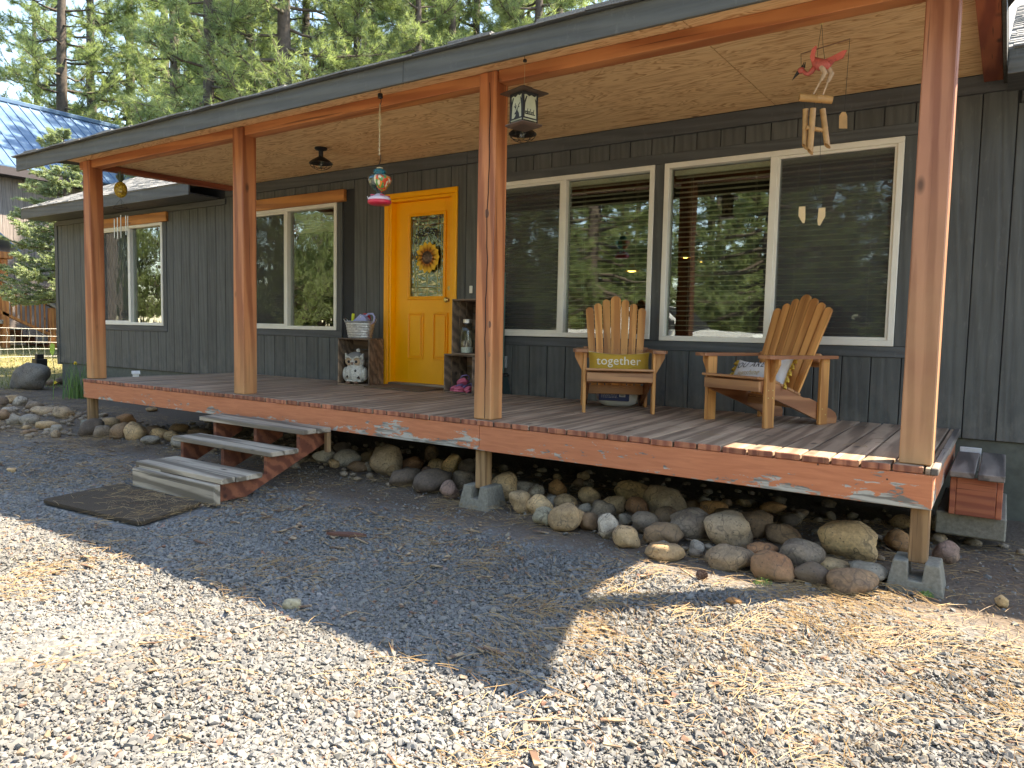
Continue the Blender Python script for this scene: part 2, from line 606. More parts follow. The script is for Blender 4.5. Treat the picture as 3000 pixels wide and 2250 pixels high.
def rock_mat():
    t = NT('river_rock')
    v = t.coord()
    n1 = t.noise(v, 7, 6, 0.65)
    n2 = t.noise(v, 60, 6, 0.7)
    n3 = t.noise(v, 2.5, 3, 0.5)
    c = t.tint((1, 1, 1))
    c = t.mix(1.0, c, t.ramp(n1.outputs[0], [(0.28, (0.55, 0.52, 0.50)), (0.5, (1.0, 0.98, 0.95)), (0.72, (1.35, 1.28, 1.15))]), 'MULTIPLY')
    c = t.mix(1.0, c, t.ramp(n2.outputs[0], [(0.3, 0.68), (0.7, 1.3)]), 'MULTIPLY')
    c = t.mix(t.ramp(n3.outputs[0], [(0.5, 0.0), (0.72, 0.5)]), c, (0.235, 0.155, 0.08))
    pit = t.n('TexVoronoi', {'Vector': v, 'Scale': 38.0})
    pm_ = t.ramp(pit.outputs['Distance'], [(0.08, 0.8), (0.22, 0.0)])
    c = t.mix(pm_, c, (0.05, 0.04, 0.03))
    # irregular thin dark crack lines over the stone
    crack = t.n('TexVoronoi', {'Vector': t.noise(v, 3.0, 3).outputs['Color'], 'Scale': 3.0}, feature='DISTANCE_TO_EDGE')
    c = t.mix(t.ramp(crack.outputs['Distance'], [(0.006, 0.55), (0.02, 0.0)]), c, (0.07, 0.05, 0.035))
    h = t.mix(0.5, n1.outputs[0], n2.outputs[0])
    return t.done(t.bsdf(c, 0.82, t.bump(h, 0.7, 0.012)))


M['rock'] = rock_mat()


def stone_mat():
    t = NT('gravel_stone')
    oi = t.n('ObjectInfo')
    c = t.ramp(oi.outputs['Random'], [(0.0, (0.14, 0.14, 0.136)), (0.18, (0.152, 0.150, 0.143)), (0.5, (0.172, 0.168, 0.159)), (0.78, (0.195, 0.189, 0.175)), (0.9, (0.225, 0.195, 0.15)), (0.965, (0.225, 0.165, 0.11)), (0.985, (0.22, 0.11, 0.075)), (1.0, (0.32, 0.305, 0.28))])
    pl = t.noise(oi.outputs['Location'], 0.9, 4, 0.6)
    c = t.mix(1.0, c, t.ramp(pl.outputs[0], [(0.3, (0.84, 0.80, 0.74)), (0.7, (1.12, 1.12, 1.12))]), 'MULTIPLY')
    nz = t.noise(t.coord(), 30, 4)
    c = t.mix(1.0, c, t.ramp(nz.outputs[0], [(0.3, 0.85), (0.7, 1.15)]), 'MULTIPLY')
    return t.done(t.bsdf(c, 0.88))


M['stone'] = stone_mat()


def ground_mat():
    t = NT('ground_soil_gravel')
    tc = t.n('TexCoord').outputs['Object']
    sp = t.n('SeparateXYZ', {0: tc})
    n1 = t.noise(tc, 28, 8, 0.7)
    n2 = t.noise(tc, 1.3, 5, 0.6)
    vo = t.n('TexVoronoi', {'Vector': tc, 'Scale': 42.0})
    grav = t.mix(1.0, t.ramp(vo.outputs['Color'], [(0.0, (0.15, 0.146, 0.135)), (1.0, (0.31, 0.295, 0.27))]), t.ramp(vo.outputs['Distance'], [(0.2, 1.0), (0.7, 0.6)]), 'MULTIPLY')
    soil = t.mix(n1.outputs[0], (0.055, 0.038, 0.026), (0.18, 0.13, 0.088))
    soil = t.mix(t.ramp(t.noise(tc, 90, 3).outputs[0], [(0.66, 0), (0.74, 0.7)]), soil, (0.30, 0.28, 0.24))
    # soil strip along the porch and to the left bed
    ye = t.n('Math', {0: n2.outputs[0], 1: 0.55, 2: sp.outputs[1]}, operation='MULTIPLY_ADD').outputs[0]
    fs = t.ramp(t.n('MapRange', {0: ye, 1: -0.35, 2: 0.05}).outputs[0], [(0.0, 0.0), (1.0, 1.0)])
    col = t.mix(fs, grav, soil)
    xe = t.n('Math', {0: n2.outputs[0], 1: 1.6, 2: sp.outputs[0]}, operation='MULTIPLY_ADD').outputs[0]
    fx = t.n('MapRange', {0: xe, 1: -6.6, 2: -8.0}).outputs[0]
    col = t.mix(fx, col, soil)
    g = t.mix(t.noise(tc, 2.0, 6, 0.7).outputs[0], (0.15, 0.155, 0.045), (0.34, 0.27, 0.13))
    g = t.mix(t.ramp(n1.outputs[0], [(0.35, 0.35), (0.65, 0.0)]), g, (0.10, 0.07, 0.04))
    fl = t.n('MapRange', {0: xe, 1: -12.1, 2: -12.8}).outputs[0]
    col = t.mix(fl, col, g)
    h = t.mix(0.5, n1.outputs[0], vo.outputs['Distance'])
    return t.done(t.bsdf(col, 0.92, t.bump(h, 0.7, 0.02)))


M['ground'] = ground_mat()


def leafmat(name, c1, c2, trans=0.35, rough=0.5):
    t = NT(name)
    at = t.n('Attribute', attribute_name='tint')
    c = t.mix(at.outputs['Fac'], c1, c2)
    p = t.bsdf(c, rough, spec=0.35)
    tl = t.n('BsdfTranslucent', {'Color': t.mix(1.0, c, (1.3, 1.4, 0.8), 'MULTIPLY')})
    return t.done(t.n('MixShader', {0: trans, 1: p.outputs[0], 2: tl.outputs[0]}))


M['needle'] = leafmat('pine_needles', (0.12, 0.165, 0.085), (0.40, 0.46, 0.24), 0.5)
M['spruce'] = leafmat('spruce_needles', (0.10, 0.145, 0.095), (0.42, 0.47, 0.28), 0.35)
M['green'] = leafmat('daffodil_leaf', (0.08, 0.16, 0.05), (0.20, 0.30, 0.09), 0.3)
M['straw'] = leafmat('dry_needles', (0.16, 0.085, 0.038), (0.40, 0.265, 0.115), 0.1, 0.6)
M['grass'] = leafmat('grass_blade', (0.09, 0.12, 0.03), (0.35, 0.30, 0.12), 0.3)
M['bark'] = simple('pine_bark', (0.075, 0.058, 0.047), 0.9, 0, 0.5, 9, 1.0)
M['twig'] = simple('pine_twig', (0.075, 0.058, 0.045), 0.9, 0, 0.3, 9, 0.3)


def shingle_mat():
    t = NT('asphalt_shingle')
    n1 = t.noise(t.coord(), 140, 4, 0.7)
    c = t.mix(t.ramp(n1.outputs[0], [(0.3, 0), (0.7, 1)]), (0.10, 0.098, 0.092), (0.30, 0.29, 0.27))
    return t.done(t.bsdf(t.vary(c, 0.25), 0.9, t.bump(n1.outputs[0], 0.5, 0.004)))


M['shingle'] = shingle_mat()


def blue_roof():
    t = NT('blue_metal_roof')
    nz = t.noise(t.coord(), 1.4, 5, 0.6)
    c = t.mix(nz.outputs[0], (0.08, 0.16, 0.29), (0.17, 0.26, 0.38))
    dirt = t.noise(t.coord(scale=(1, 1, 0.3)), 6.0, 6, 0.7)
    c = t.mix(t.ramp(dirt.outputs[0], [(0.5, 0.0), (0.75, 0.5)]), c, (0.22, 0.25, 0.28))
    return t.done(t.bsdf(c, t.ramp(dirt.outputs[0], [(0.3, 0.28), (0.7, 0.5)]), t.bump(nz.outputs[0], 0.1, 0.02), 0.3))


M['blue'] = blue_roof()
M['nwall'] = siding('neighbour_siding', (0.27, 0.225, 0.20))


# ------------------------------------------------------------ ground
def axis_lines(a, b, step, far):
    core = list(np.arange(a, b + 1e-6, step))
    out, d = [], step
    p = b
    while p < far:
        d *= 1.6
        p += d
        out.append(p)
    lo, d, p = [], step, a
    while p > -far:
        d *= 1.6
        p -= d
        lo.append(p)
    return lo[::-1] + core + out


gx = axis_lines(-27, 5, 0.4, 900)
gy = axis_lines(-7, 12, 0.4, 900)
mb = MB()
for y in gy:
    for x in gx:
        mb.v.append((x, y, gz(x, y) + 0.012 * mnoise.noise(Vector((x * 1.7, y * 1.7, 0)))))
nx = len(gx)
for j in range(len(gy) - 1):
    for i in range(nx - 1):
        a = j * nx + i
        mb.f.append((a, a + 1, a + nx + 1, a + nx))
mb.build('ground', M['ground'], smooth='all', kind='structure')

# ------------------------------------------------------------ house
house = thing('house', 'single storey dark grey house with vertical board siding, white windows and a yellow door', 'house')
XL, XR = -12.47, 3.0
WIN = [(-11.207, -9.487, 0.572, 2.0), (-7.76, -6.03, 0.567, 1.992), (-3.978, -2.24, 0.555, 1.998), (-2.153, -0.400, 0.547, 1.998)]
DOOR = (-5.235, -4.375, 0.0, 1.955)
OPEN = WIN + [DOOR]


def segs(x0, x1, z0, z1, opens):
    """vertical free spans of a strip x0..x1"""
    sp = [(z0, z1)]
    for (a, b, c, d) in opens:
        if x1 > a + 1e-4 and x0 < b - 1e-4:
            ns = []
            for (p, q) in sp:
                if d <= p or c >= q:
                    ns.append((p, q))
                else:
                    if c - p > 0.01:
                        ns.append((p, c))
                    if q - d > 0.01:
                        ns.append((d, q))
            sp = ns
    return sp


# openings with their flat trim for the siding boards
TRIMS = [(-11.31, -9.40, 0.49, 2.13), (-7.86, -5.945, 0.485, 2.122), (-4.06, -0.305, 0.468, 2.083), (-5.30, -4.318, -0.2, 2.014)]
edges = [XL]
k = math.ceil((XL + 5.956) / 0.1935)
while -5.956 + 0.1935 * k < XR:
    edges.append(-5.956 + 0.1935 * k)
    k += 1
edges.append(XR)
for i in range(len(edges) - 1):
    a, b = edges[i] + 0.0035, edges[i + 1] - 0.0035
    cuts = sorted({a, b} | {q for t in TRIMS for q in t[:2] if a + 0.01 < q < b - 0.01})
    for p, q in zip(cuts[:-1], cuts[1:]):
        ztop = 2.216 if -8.05 < (p + q) / 2 < 0.25 else 2.125
        for (z0, z1) in segs(p, q, -0.06, ztop, TRIMS):
            MB().box((p, D, z0), (q, D + 0.014, z1), 0.0025).build('siding_board', M['siding'], house)

# wall core with real openings
mb = MB()
cuts = sorted({XL + 0.002, XR} | {q for t in OPEN for q in t[:2]})
for p, q in zip(cuts[:-1], cuts[1:]):
    for (z0, z1) in segs(p, q, -0.06, 2.40, OPEN):
        mb.box((p, D + 0.011, z0), (q, D + 0.12, z1), 0)
mb.build('wall', M['dark'], house)
MB().box((XL, D + 0.02, -1.2), (XR, D + 0.12, -0.063), 0.004).build('foundation', M['foundation'], house)
mb = MB()
mb.box((XL, D + 0.12, -1.2), (XL + 0.12, 10.7, 2.40), 0)
mb.box((XR - 0.12, D + 0.12, -1.2), (XR, 10.7, 2.40), 0)
mb.box((XL, 10.6, -1.2), (XR, 10.72, 2.40), 0)
mb.prism([(1.95, 2.40), (10.7, 2.40), (6.3, 4.40)], 'x', XL + 0.01, XL + 0.1)
mb.build('outer_wall', M['siding'], house)
MB().box((XL - 0.09, D - 0.012, -0.09), (XL - 0.001, D + 0.10, 2.19), 0.003).build('corner_board', M['trim_z'], house)
# rooms behind the glass
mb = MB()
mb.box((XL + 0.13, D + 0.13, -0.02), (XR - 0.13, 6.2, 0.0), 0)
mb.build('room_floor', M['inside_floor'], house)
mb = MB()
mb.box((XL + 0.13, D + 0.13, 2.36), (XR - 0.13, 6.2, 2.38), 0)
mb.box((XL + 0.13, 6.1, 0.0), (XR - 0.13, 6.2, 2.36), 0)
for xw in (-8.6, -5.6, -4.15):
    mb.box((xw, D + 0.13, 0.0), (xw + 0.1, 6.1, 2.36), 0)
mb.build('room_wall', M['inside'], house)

# frieze boards
for a, b, z0, z1 in ((-8.05, -4.2, 2.217, 2.332), (-4.198, 0.25, 2.217, 2.332), (XL - 0.001, -8.052, 2.127, 2.20), (0.252, XR, 2.127, 2.20)):
    MB().box((a, D - 0.02, z0), (b, D + 0.013, z1), 0.004).build('frieze_board', M['trim'], house)

# window trims
mb_ = [((-4.06, 2.0005), (-0.305, 2.083)), ((-4.06, 0.468), (-0.305, 0.5455)), ((-4.06, 0.547), (-3.98, 1.999)), ((-2.238, 0.547), (-2.155, 1.999)), ((-0.398, 0.547), (-0.305, 1.999)),
       ((-11.31, 0.49), (-9.40, 0.570)), ((-9.485, 0.572), (-9.40, 1.998)), ((-11.31, 0.572), (-11.209, 1.998)),
       ((-7.86, 0.485), (-5.945, 0.565)), ((-6.028, 0.567), (-5.945, 1.990)), ((-7.86, 0.567), (-7.762, 1.990))]
for i, (a, b) in enumerate(mb_):
    up = (b[1] - a[1]) > (b[0] - a[0])
    MB().box((a[0], D - 0.008, a[1]), (b[0], D + 0.0135, b[1]), 0.003).build('window_trim', M['trim_z' if up else 'trim'], house)
for a, b, z0, z1 in ((-11.31, -9.353, 2.0015, 2.131), (-7.86, -5.895, 1.9935, 2.124)):
    MB().box((a, D - 0.035, z0), (b, D + 0.0135, z1), 0.004).build('window_lintel', M['lintel'], house, label='orange stained cedar board')


def window(i, o, blinds, wavy, screen_left):
    a, b, z0, z1 = o
    w = 0.042
    mid = (a + b) / 2
    mb = MB()
    y0, y1 = D - 0.016, D + 0.07
    mb.box((a, y0, z1 - w), (b, y1, z1), 0.003)
    mb.box((a, y0, z0), (b, y1, z0 + w), 0.003)
    mb.box((a, y0, z0 + w), (a + w, y1, z1 - w), 0.003)
    mb.box((b - w, y0, z0 + w), (b, y1, z1 - w), 0.003)
    mb.box((mid - 0.026, y0 + 0.004, z0 + w), (mid + 0.026, y1, z1 - w), 0.003)
    # the sliding sash sits in its own thin rim
    s0, s1 = (a + w, mid - 0.026) if screen_left else (mid + 0.026, b - w)
    for (p, q) in (((s0, z0 + w), (s1, z0 + w + 0.02)), ((s0, z1 - w - 0.02), (s1, z1 - w)), ((s0, z0 + w + 0.02), (s0 + 0.018, z1 - w - 0.02)), ((s1 - 0.018, z0 + w + 0.02), (s1, z1 - w - 0.02))):
        mb.box((p[0], y0 + 0.012, p[1]), (q[0], y1 - 0.01, q[1]), 0.002)
    fr = mb.build('window', M['white'], house)
    for p, q in ((a + w, mid - 0.026), (mid + 0.026, b - w)):
        MB().box((p + 0.001, D + 0.040, z0 + w), (q - 0.001, D + 0.044, z1 - w), 0).build('pane', M['pane_wavy' if wavy else 'pane'], fr)
    MB().box((s0 + 0.018, D + 0.012, z0 + w + 0.02), (s1 - 0.018, D + 0.0125, z1 - w - 0.02), 0).build('insect_screen', M['screen'], fr)
    if blinds:
        n = 32
        mbs = MB()
        prof = [(-0.021, -0.0022), (-0.008, 0.001), (0.008, 0.001), (0.021, -0.0022), (0.021, -0.0036), (0.008, -0.0006), (-0.008, -0.0006), (-0.021, -0.0036)]
        for p, q in ((a + w + 0.01, mid - 0.01), (mid + 0.01, b - w - 0.01)):
            me = MB().prism(prof, 'x', p, q).mesh('slat', M['blind'])
            for j in range(n):
                z = z0 + 0.09 + (z1 - z0 - 0.19) * j / (n - 1)
                link('slat', me, fr, loc=(0, D + 0.105, z), rot=(rad(-6), 0, 0))
            mbs = MB()
            for t in (0.18, 0.82):
                x = p + (q - p) * t
                for dy in (-0.018, 0.018):
                    mbs.tube([(x, D + 0.105 + dy, z0 + 0.07), (x, D + 0.105 + dy, z1 - 0.06)], 0.0009, 4)
            mbs.build('ladder_cord', M['blind'], fr)
            MB().box((p, D + 0.085, z1 - w - 0.045), (q, D + 0.125, z1 - w - 0.004), 0.002).build('head_rail', M['blind'], fr)
    return fr


w1 = window(0, WIN[0], False, True, True)
w2 = window(1, WIN[1], False, True, True)
w3 = window(2, WIN[2], True, False, True)
w4 = window(3, WIN[3], True, False, False)
# pleated raised shade inside the window by the door
mb = MB()
for j in range(7):
    mb.box((-6.86, D + 0.09, 1.70 + 0.032 * j), (-6.08, D + 0.125, 1.727 + 0.032 * j), 0.004)
mb.build('window_shade', M['blind'], w2)
# curtains in the far window
mb = MB()
pts = []
for j in range(41):
    x = -11.15 + 0.75 * j / 40
    pts.append((x, D + 0.14 + 0.018 * math.sin(j * 1.3)))
for (x, y) in pts:
    mb.v += [(x, y, 0.6), (x, y, 1.95), (x, y + 0.004, 1.95), (x, y + 0.004, 0.6)]
for j in range(40):
    o = 4 * j
    for q in range(4):
        r = (q + 1) % 4
        mb.f.append((o + q, o + r, o + 4 + r, o + 4 + q))
mb.build('curtain', simple('curtain_cloth', (0.30, 0.28, 0.24), 0.9), w1, smooth='all')

# ---- door
a, b, z0, z1 = DOOR
mb = MB()
mb.box((a - 0.063, D - 0.018, z0 + 0.0), (a - 0.002, D + 0.0135, z1 + 0.0), 0.004)
mb.box((b + 0.002, D - 0.018, z0 + 0.0), (b + 0.056, D + 0.0135, z1 + 0.0), 0.004)
mb.box((a - 0.063, D - 0.018, z1 + 0.002), (b + 0.056, D + 0.0135, z1 + 0.058), 0.004)
mb.box((a - 0.045, D - 0.024, z1 + 0.012), (b + 0.038, D - 0.0185, z1 + 0.046), 0.002)
mb.box((a - 0.05, D - 0.024, z0), (a - 0.016, D - 0.0185, z1), 0.002)
mb.box((a - 0.0015, D - 0.006, z0), (a + 0.03, D + 0.118, z1 - 0.03), 0.003)
mb.box((b - 0.03, D - 0.006, z0), (b + 0.0015, D + 0.118, z1 - 0.03), 0.003)
mb.box((a - 0.0015, D - 0.006, z1 - 0.028), (b + 0.0015, D + 0.118, z1), 0.003)
mb.build('door_frame', M['yellow'], house)
MB().box((a + 0.031, D - 0.04, -0.001), (b - 0.031, D + 0.11, 0.03), 0.004).build('threshold', M['grey_wood'], house)
xa, xb = a + 0.031, b - 0.031
YS = D + 0.062                                      # slab front face
gl = (-4.997, -4.535, 0.935, 1.775)
mb = MB()
mb.box((xa, YS, 0.032), (gl[0], YS + 0.042, z1 - 0.03), 0.002)
mb.box((gl[1], YS, 0.032), (xb, YS + 0.042, z1 - 0.03), 0.002)
mb.box((gl[0] + 0.0004, YS + 0.0004, 0.0324), (gl[1] - 0.0004, YS + 0.0416, gl[2]), 0.0)
mb.box((gl[0] + 0.0004, YS + 0.0004, gl[3]), (gl[1] - 0.0004, YS + 0.0416, z1 - 0.0304), 0.0)
for q in range(2):                                   # moulding round the glass
    e, d, w_ = 0.03 - 0.016 * q, 0.018 - 0.007 * q, 0.016
    A, B_, Cc, Dd = gl[0] - e + 0.004, gl[1] + e - 0.004, gl[2] - e + 0.004, gl[3] + e - 0.004
    mb.box((A, YS - d, Cc), (B_, YS - 0.0005, Cc + w_), 0.004)
    mb.box((A, YS - d, Dd - w_), (B_, YS - 0.0005, Dd), 0.004)
    mb.box((A, YS - d, Cc + w_), (A + w_, YS - 0.0005, Dd - w_), 0.004)
    mb.box((B_ - w_, YS - d, Cc + w_), (B_, YS - 0.0005, Dd - w_), 0.004)
door = mb.build('door', M['yellow'], house)
for (p, q) in ((-5.01, -4.80), (-4.665, -4.47)):     # raised panels
    mb = MB()
    lo, hi = 0.285, 0.77
    for (i0, i1) in (((p, lo), (q, lo + 0.014)), ((p, hi - 0.014), (q, hi)), ((p, lo + 0.014), (p + 0.014, hi - 0.014)), ((q - 0.014, lo + 0.014), (q, hi - 0.014))):
        mb.box((i0[0], YS - 0.014, i0[1]), (i1[0], YS - 0.0005, i1[1]), 0.004)
    mb.box((p + 0.032, YS - 0.012, lo + 0.032), (q - 0.032, YS - 0.0004, hi - 0.032), 0.006)
    mb.build('door_panel', M['yellow'], door)
MB().box((gl[0] + 0.001, YS + 0.012, gl[2] + 0.001), (gl[1] - 0.001, YS + 0.018, gl[3] - 0.001), 0).build('leaded_pane', M['pane_door'], door)
mb = MB()
gw, gh = gl[1] - gl[0], gl[3] - gl[2]


def came(x0, zz0, x1, zz1):
    mb.tube([(gl[0] + gw * x0, YS + 0.010, gl[2] + gh * zz0), (gl[0] + gw * x1, YS + 0.010, gl[2] + gh * zz1)], 0.0024, 6)


for t in (0.12, 0.22, 0.80, 0.90):
    came(t, 0.0, t, 1.0)
for t in (0.06, 0.115, 0.885, 0.94):
    came(0.0, t, 1.0, t)
came(0.5, 0.0, 0.5, 0.28)
came(0.5, 0.86, 0.5, 1.0)
for x0, q0, x1, q1 in ((0.5, 0.885, 0.3, 0.80), (0.5, 0.885, 0.7, 0.80), (0.3, 0.80, 0.22, 0.72), (0.7, 0.80, 0.80, 0.72), (0.0, 0.5, 0.22, 0.5), (0.80, 0.5, 1.0, 0.5)):
    came(x0, q0, x1, q1)
mb.build('came', M['brass'], door)
mb = MB()
mb.lathe([(0.022, 0), (0.022, 0.012), (0.01, 0.016), (0.01, 0.04), (0.026, 0.05), (0.028, 0.065), (0.018, 0.078), (0.001, 0.08)], 16, M=Matrix.Translation((-4.452, YS, 0.90)) @ Matrix.Rotation(rad(90), 4, 'X'))
mb.lathe([(0.024, 0), (0.022, 0.014), (0.001, 0.015)], 16, M=Matrix.Translation((-4.452, YS, 1.02)) @ Matrix.Rotation(rad(90), 4, 'X'))
mb.build('door_handle', M['brass'], door, smooth=True)
MB().box((-4.152, D - 0.014, 0.962), (-4.117, D - 0.0005, 1.035), 0.004).build('doorbell', M['white'], house)
ob = MB()
ob.box((-3.74, D - 0.03, 0.245), (-3.683, D - 0.0005, 0.36), 0.006)
ob.box((-3.728, D - 0.036, 0.30), (-3.695, D - 0.0305, 0.345), 0.003)
ob.build('outlet_cover', simple('grey_plastic', (0.22, 0.22, 0.21), 0.5), house)

# ---- roofs of the house
SL = 0.445


def rz(y):
    return 2.345 + SL * (y - 1.39)


mb = MB()
for (y0, y1, sgn) in ((1.41, 6.25, 1), (6.25, 11.1, -1)):
    za, zb = (rz(y0), rz(y1)) if sgn > 0 else (rz(6.25), rz(6.25) - SL * (y1 - 6.25))
    for (q0, q1) in (((XL - 0.24), -8.0), (0.17, XR + 0.24)) if sgn > 0 else (((XL - 0.24), XR + 0.24),):
        mb.prism([(y0, za - 0.03), (y1, zb - 0.03), (y1, zb), (y0, za)], 'x', q0, q1)
# middle stretch starts where the porch roof runs in under it
mb.prism([(1.62, rz(1.62) - 0.03), (6.25, rz(6.25) - 0.03), (6.25, rz(6.25)), (1.62, rz(1.62))], 'x', -7.999, 0.169)
mb.build('roof', M['shingle'], house)
for (q0, q1) in (((XL - 0.238), -8.2), (0.172, XR + 0.24)):
    MB().box((q0, 1.40, 2.192), (q1, 1.425, 2.335), 0.003).build('eave_fascia', M['fascia'], house)
    MB().box((q0, 1.426, 2.205), (q1, D - 0.001, 2.225), 0.002).build('soffit', M['trim'], house)


def shingles(x0, x1, y0, y1, zf, rng, wid=0.165, exp=0.125):
    mb = MB()
    y = y0
    row = 0
    while y < y1:
        x = x0 - wid * rng.random()
        while x < x1:
            w = wid * rng.uniform(0.7, 1.3)
            p, q = max(x, x0), min(x + w - 0.004, x1)
            if q - p > 0.02:
                l = rng.uniform(0.0, 0.012)
                ya, yb = y - l, y + exp + 0.02
                za, zb = zf(ya), zf(yb)
                h = rng.uniform(0.006, 0.015)
                vs = [(p, ya, za), (q, ya, za), (q, yb, zb), (p, yb, zb), (p, ya, za + h), (q, ya, za + h + rng.uniform(-.003, .003)), (q, yb, zb + 0.002), (p, yb, zb + 0.002)]
                mb.add(vs, [(3, 2, 1, 0), (4, 5, 6, 7), (0, 1, 5, 4), (1, 2, 6, 5), (2, 3, 7, 6), (3, 0, 4, 7)])
            x += w
        y += exp
        row += 1
    return mb


rng = random.Random(5)
shingles(XL - 0.255, -8.02, 1.395, 3.9, lambda y: rz(y) + 0.001, rng).build('roof_shingle', M['shingle'], house, kind='stuff')
shingles(0.172, XR + 0.24, 1.395, 4.3, lambda y: rz(y) + 0.001, rng).build('roof_shingle', M['shingle'], house, kind='stuff')

# ------------------------------------------------------------ porch
porch = thing('porch', 'long wooden porch with redwood posts, plywood ceiling and peeling terracotta edge board', 'porch')


def pz(y):
    return 2.287 + 0.0265 * y


# deck boards
pitch = 0.138
rng = random.Random(11)


def deck_mesh(w):
    mb = MB().box((-w / 2, -0.05, -0.034), (w / 2, 1.812, 0.0), 0.004)
    me = mb.mesh('deck_board', M['deck'])
    me.materials.append(M['board_end'])
    for p in me.polygons:
        if p.normal.y < -0.6 and p.center.y < 0:
            p.material_index = 1
    return me


dm = [deck_mesh(w) for w in (0.128, 0.1295, 0.1265)]
x = -0.026
i = 0
while x - 0.128 > -7.90:
    link('deck_board', dm[rng.randrange(3)], porch, loc=(x - 0.064 - 0.005, rng.uniform(-0.005, 0.005), rng.uniform(-0.0015, 0.0015)), rot=(0, 0, rng.uniform(-0.0007, 0.0007)))
    x -= pitch
    i += 1
lastx = x
MB().box((-0.0215, -0.05, -0.034), (-0.0005, 1.812, -0.002), 0.003).build('deck_board', M['deck'], porch)
# rim boards
MB().box((-7.872, -0.046, -0.200), (-2.6305, -0.012, -0.0355), 0.003).build('rim_board', M['rim'], porch)
MB().box((-2.6275, -0.046, -0.201), (0.013, -0.012, -0.0355), 0.003).build('rim_board', M['rim'], porch)
MB().box((-0.019, -0.0105, -0.200), (0.013, 1.81, -0.0355), 0.003).build('rim_board', M['rim'], porch)
MB().box((0.0005, -0.049, -0.0345), (0.032, 0.70, 0.001), 0.004).build('edge_board', M['grey_wood_y'], porch)
MB().box((0.0005, 0.704, -0.0345), (0.036, 1.81, 0.004), 0.004).build('edge_board', M['grey_wood_y'], porch)
MB().box((-7.872, -0.0105, -0.200), (-7.842, 1.81, -0.0355), 0.003).build('rim_board', M['rim'], porch)
for y in (0.55, 1.15):
    MB().box((-7.84, y, -0.17), (-0.02, y + 0.034, -0.0355), 0.003).build('joist', M['grey_wood'], porch)

# posts
PX = [-7.751, -5.204, -2.573, 0.0]
W = 0.14
for i, xr in enumerate(PX):
    mb = MB().box((-W / 2, -W / 2, 0.002), (W / 2, W / 2, 2.281), 0.006)
    me = mb.mesh('post', M['post_right' if i == 3 else 'post'])
    o = link('post', me, porch, loc=(xr - W / 2, W / 2, 0))
    if i == 2:
        pts = []
        r2 = random.Random(3)
        xx = 0.028
        for j in range(26):
            z = 0.01 + 2.2 * j / 25
            xx += r2.uniform(-0.006, 0.006) + (0.022 - xx) * 0.15
            if 1.12 < z < 1.3:
                xx = 0.016
            pts.append((xx, -W / 2 - 0.0004, z))
        mbc = MB().tube(pts, [0.0035 if 2 < j < 24 else 0.0022 for j in range(26)], 6)
        mbc.build('crack', simple('crack_dark', (0.03, 0.015, 0.008), 0.9), o)
        kn = MB()
        for (kx, kz, kr) in ((0.012, 1.37, 0.026), (0.05, 0.64, 0.02), (0.052, 0.44, 0.015)):
            kn.ell((kx, -W / 2 + 0.002, kz), (kr * 0.8, 0.0045, kr * 1.3), 14, 8)
        kn.build('knot', wood('knot_wood', (0.36, 0.17, 0.08), (0.17, 0.06, 0.03), 'z', 90, 0.6, 0.0, False), o, smooth=True)
# beam between the posts, notched at the ends
seg = [(-7.99, PX[0] - W - 0.002)] + [(PX[i] + 0.002, PX[i + 1] - W - 0.002) for i in range(3)] + [(0.002, 0.12)]
for (p, q) in seg:
    MB().box((p, 0.018, 2.208), (q, 0.128, 2.2865), 0.004).build('beam', M['beam'], porch)
for xs in (-7.955, 0.041):
    mb = MB()
    mb.prism([(0.14, pz(0.14) - 0.062), (1.80, pz(1.8) - 0.055), (1.80, pz(1.8) - 0.002), (0.14, pz(0.14) - 0.002)], 'x', xs, xs + 0.104 if xs > -1 else xs + 0.085)
    mb.build('end_rafter', M['rafter'], porch)
mb = MB().prism([(-0.395, pz(-0.4) - 0.06), (1.80, pz(1.8) - 0.08), (1.80, pz(1.8) + 0.06), (-0.395, pz(-0.4) + 0.04)], 'x', 0.149, 0.168)
mb.build('rake_board', M['fascia'], porch)
# ceiling panels
cs = [-8.02, -5.817, -3.554, -1.285, 0.146]
for p, q in zip(cs[:-1], cs[1:]):
    p, q = p + 0.0028, q - 0.0028
    MB().prism([(-0.385, pz(-0.385)), (D - 0.022, pz(D - 0.022)), (D - 0.022, pz(D) + 0.012), (-0.385, pz(-0.385) + 0.012)], 'x', p, q).build('ceiling_panel', M['ply'], porch)
# roof deck (outer plan with splayed ends), edge shingles, fascia
plan = [(-8.42, -0.40), (0.49, -0.40), (0.17, 0.70), (0.17, 1.62), (-8.03, 1.62), (-8.03, 0.95)]
mb = MB()
n = len(plan)
mb.v = [(px, py, pz(py) + 0.014) for px, py in plan] + [(px, py, pz(py) + 0.036) for px, py in plan]
mb.f = [tuple(range(n))[::-1], tuple(range(n, 2 * n))] + [(i, (i + 1) % n, n + (i + 1) % n, n + i) for i in range(n)]
mb.build('roof_deck', M['dark'], porch)
mb = MB()
mb.v = [(px, py + (0.02 if py < 0 else 0), pz(py) + 0.0365) for px, py in plan] + [(px, py + (0.02 if py < 0 else 0), pz(py) + 0.043) for px, py in plan]
mb.f = [tuple(range(n))[::-1], tuple(range(n, 2 * n))] + [(i, (i + 1) % n, n + (i + 1) % n, n + i) for i in range(n)]
mb.build('roof_sheet', M['shingle'], porch)
MB().box((-8.39, -0.4215, 2.150), (-3.0015, -0.4005, 2.286), 0.003).build('fascia', M['fascia'], porch)
MB().box((-2.9985, -0.4215, 2.150), (0.478, -0.4005, 2.286), 0.003).build('fascia', M['fascia'], porch)
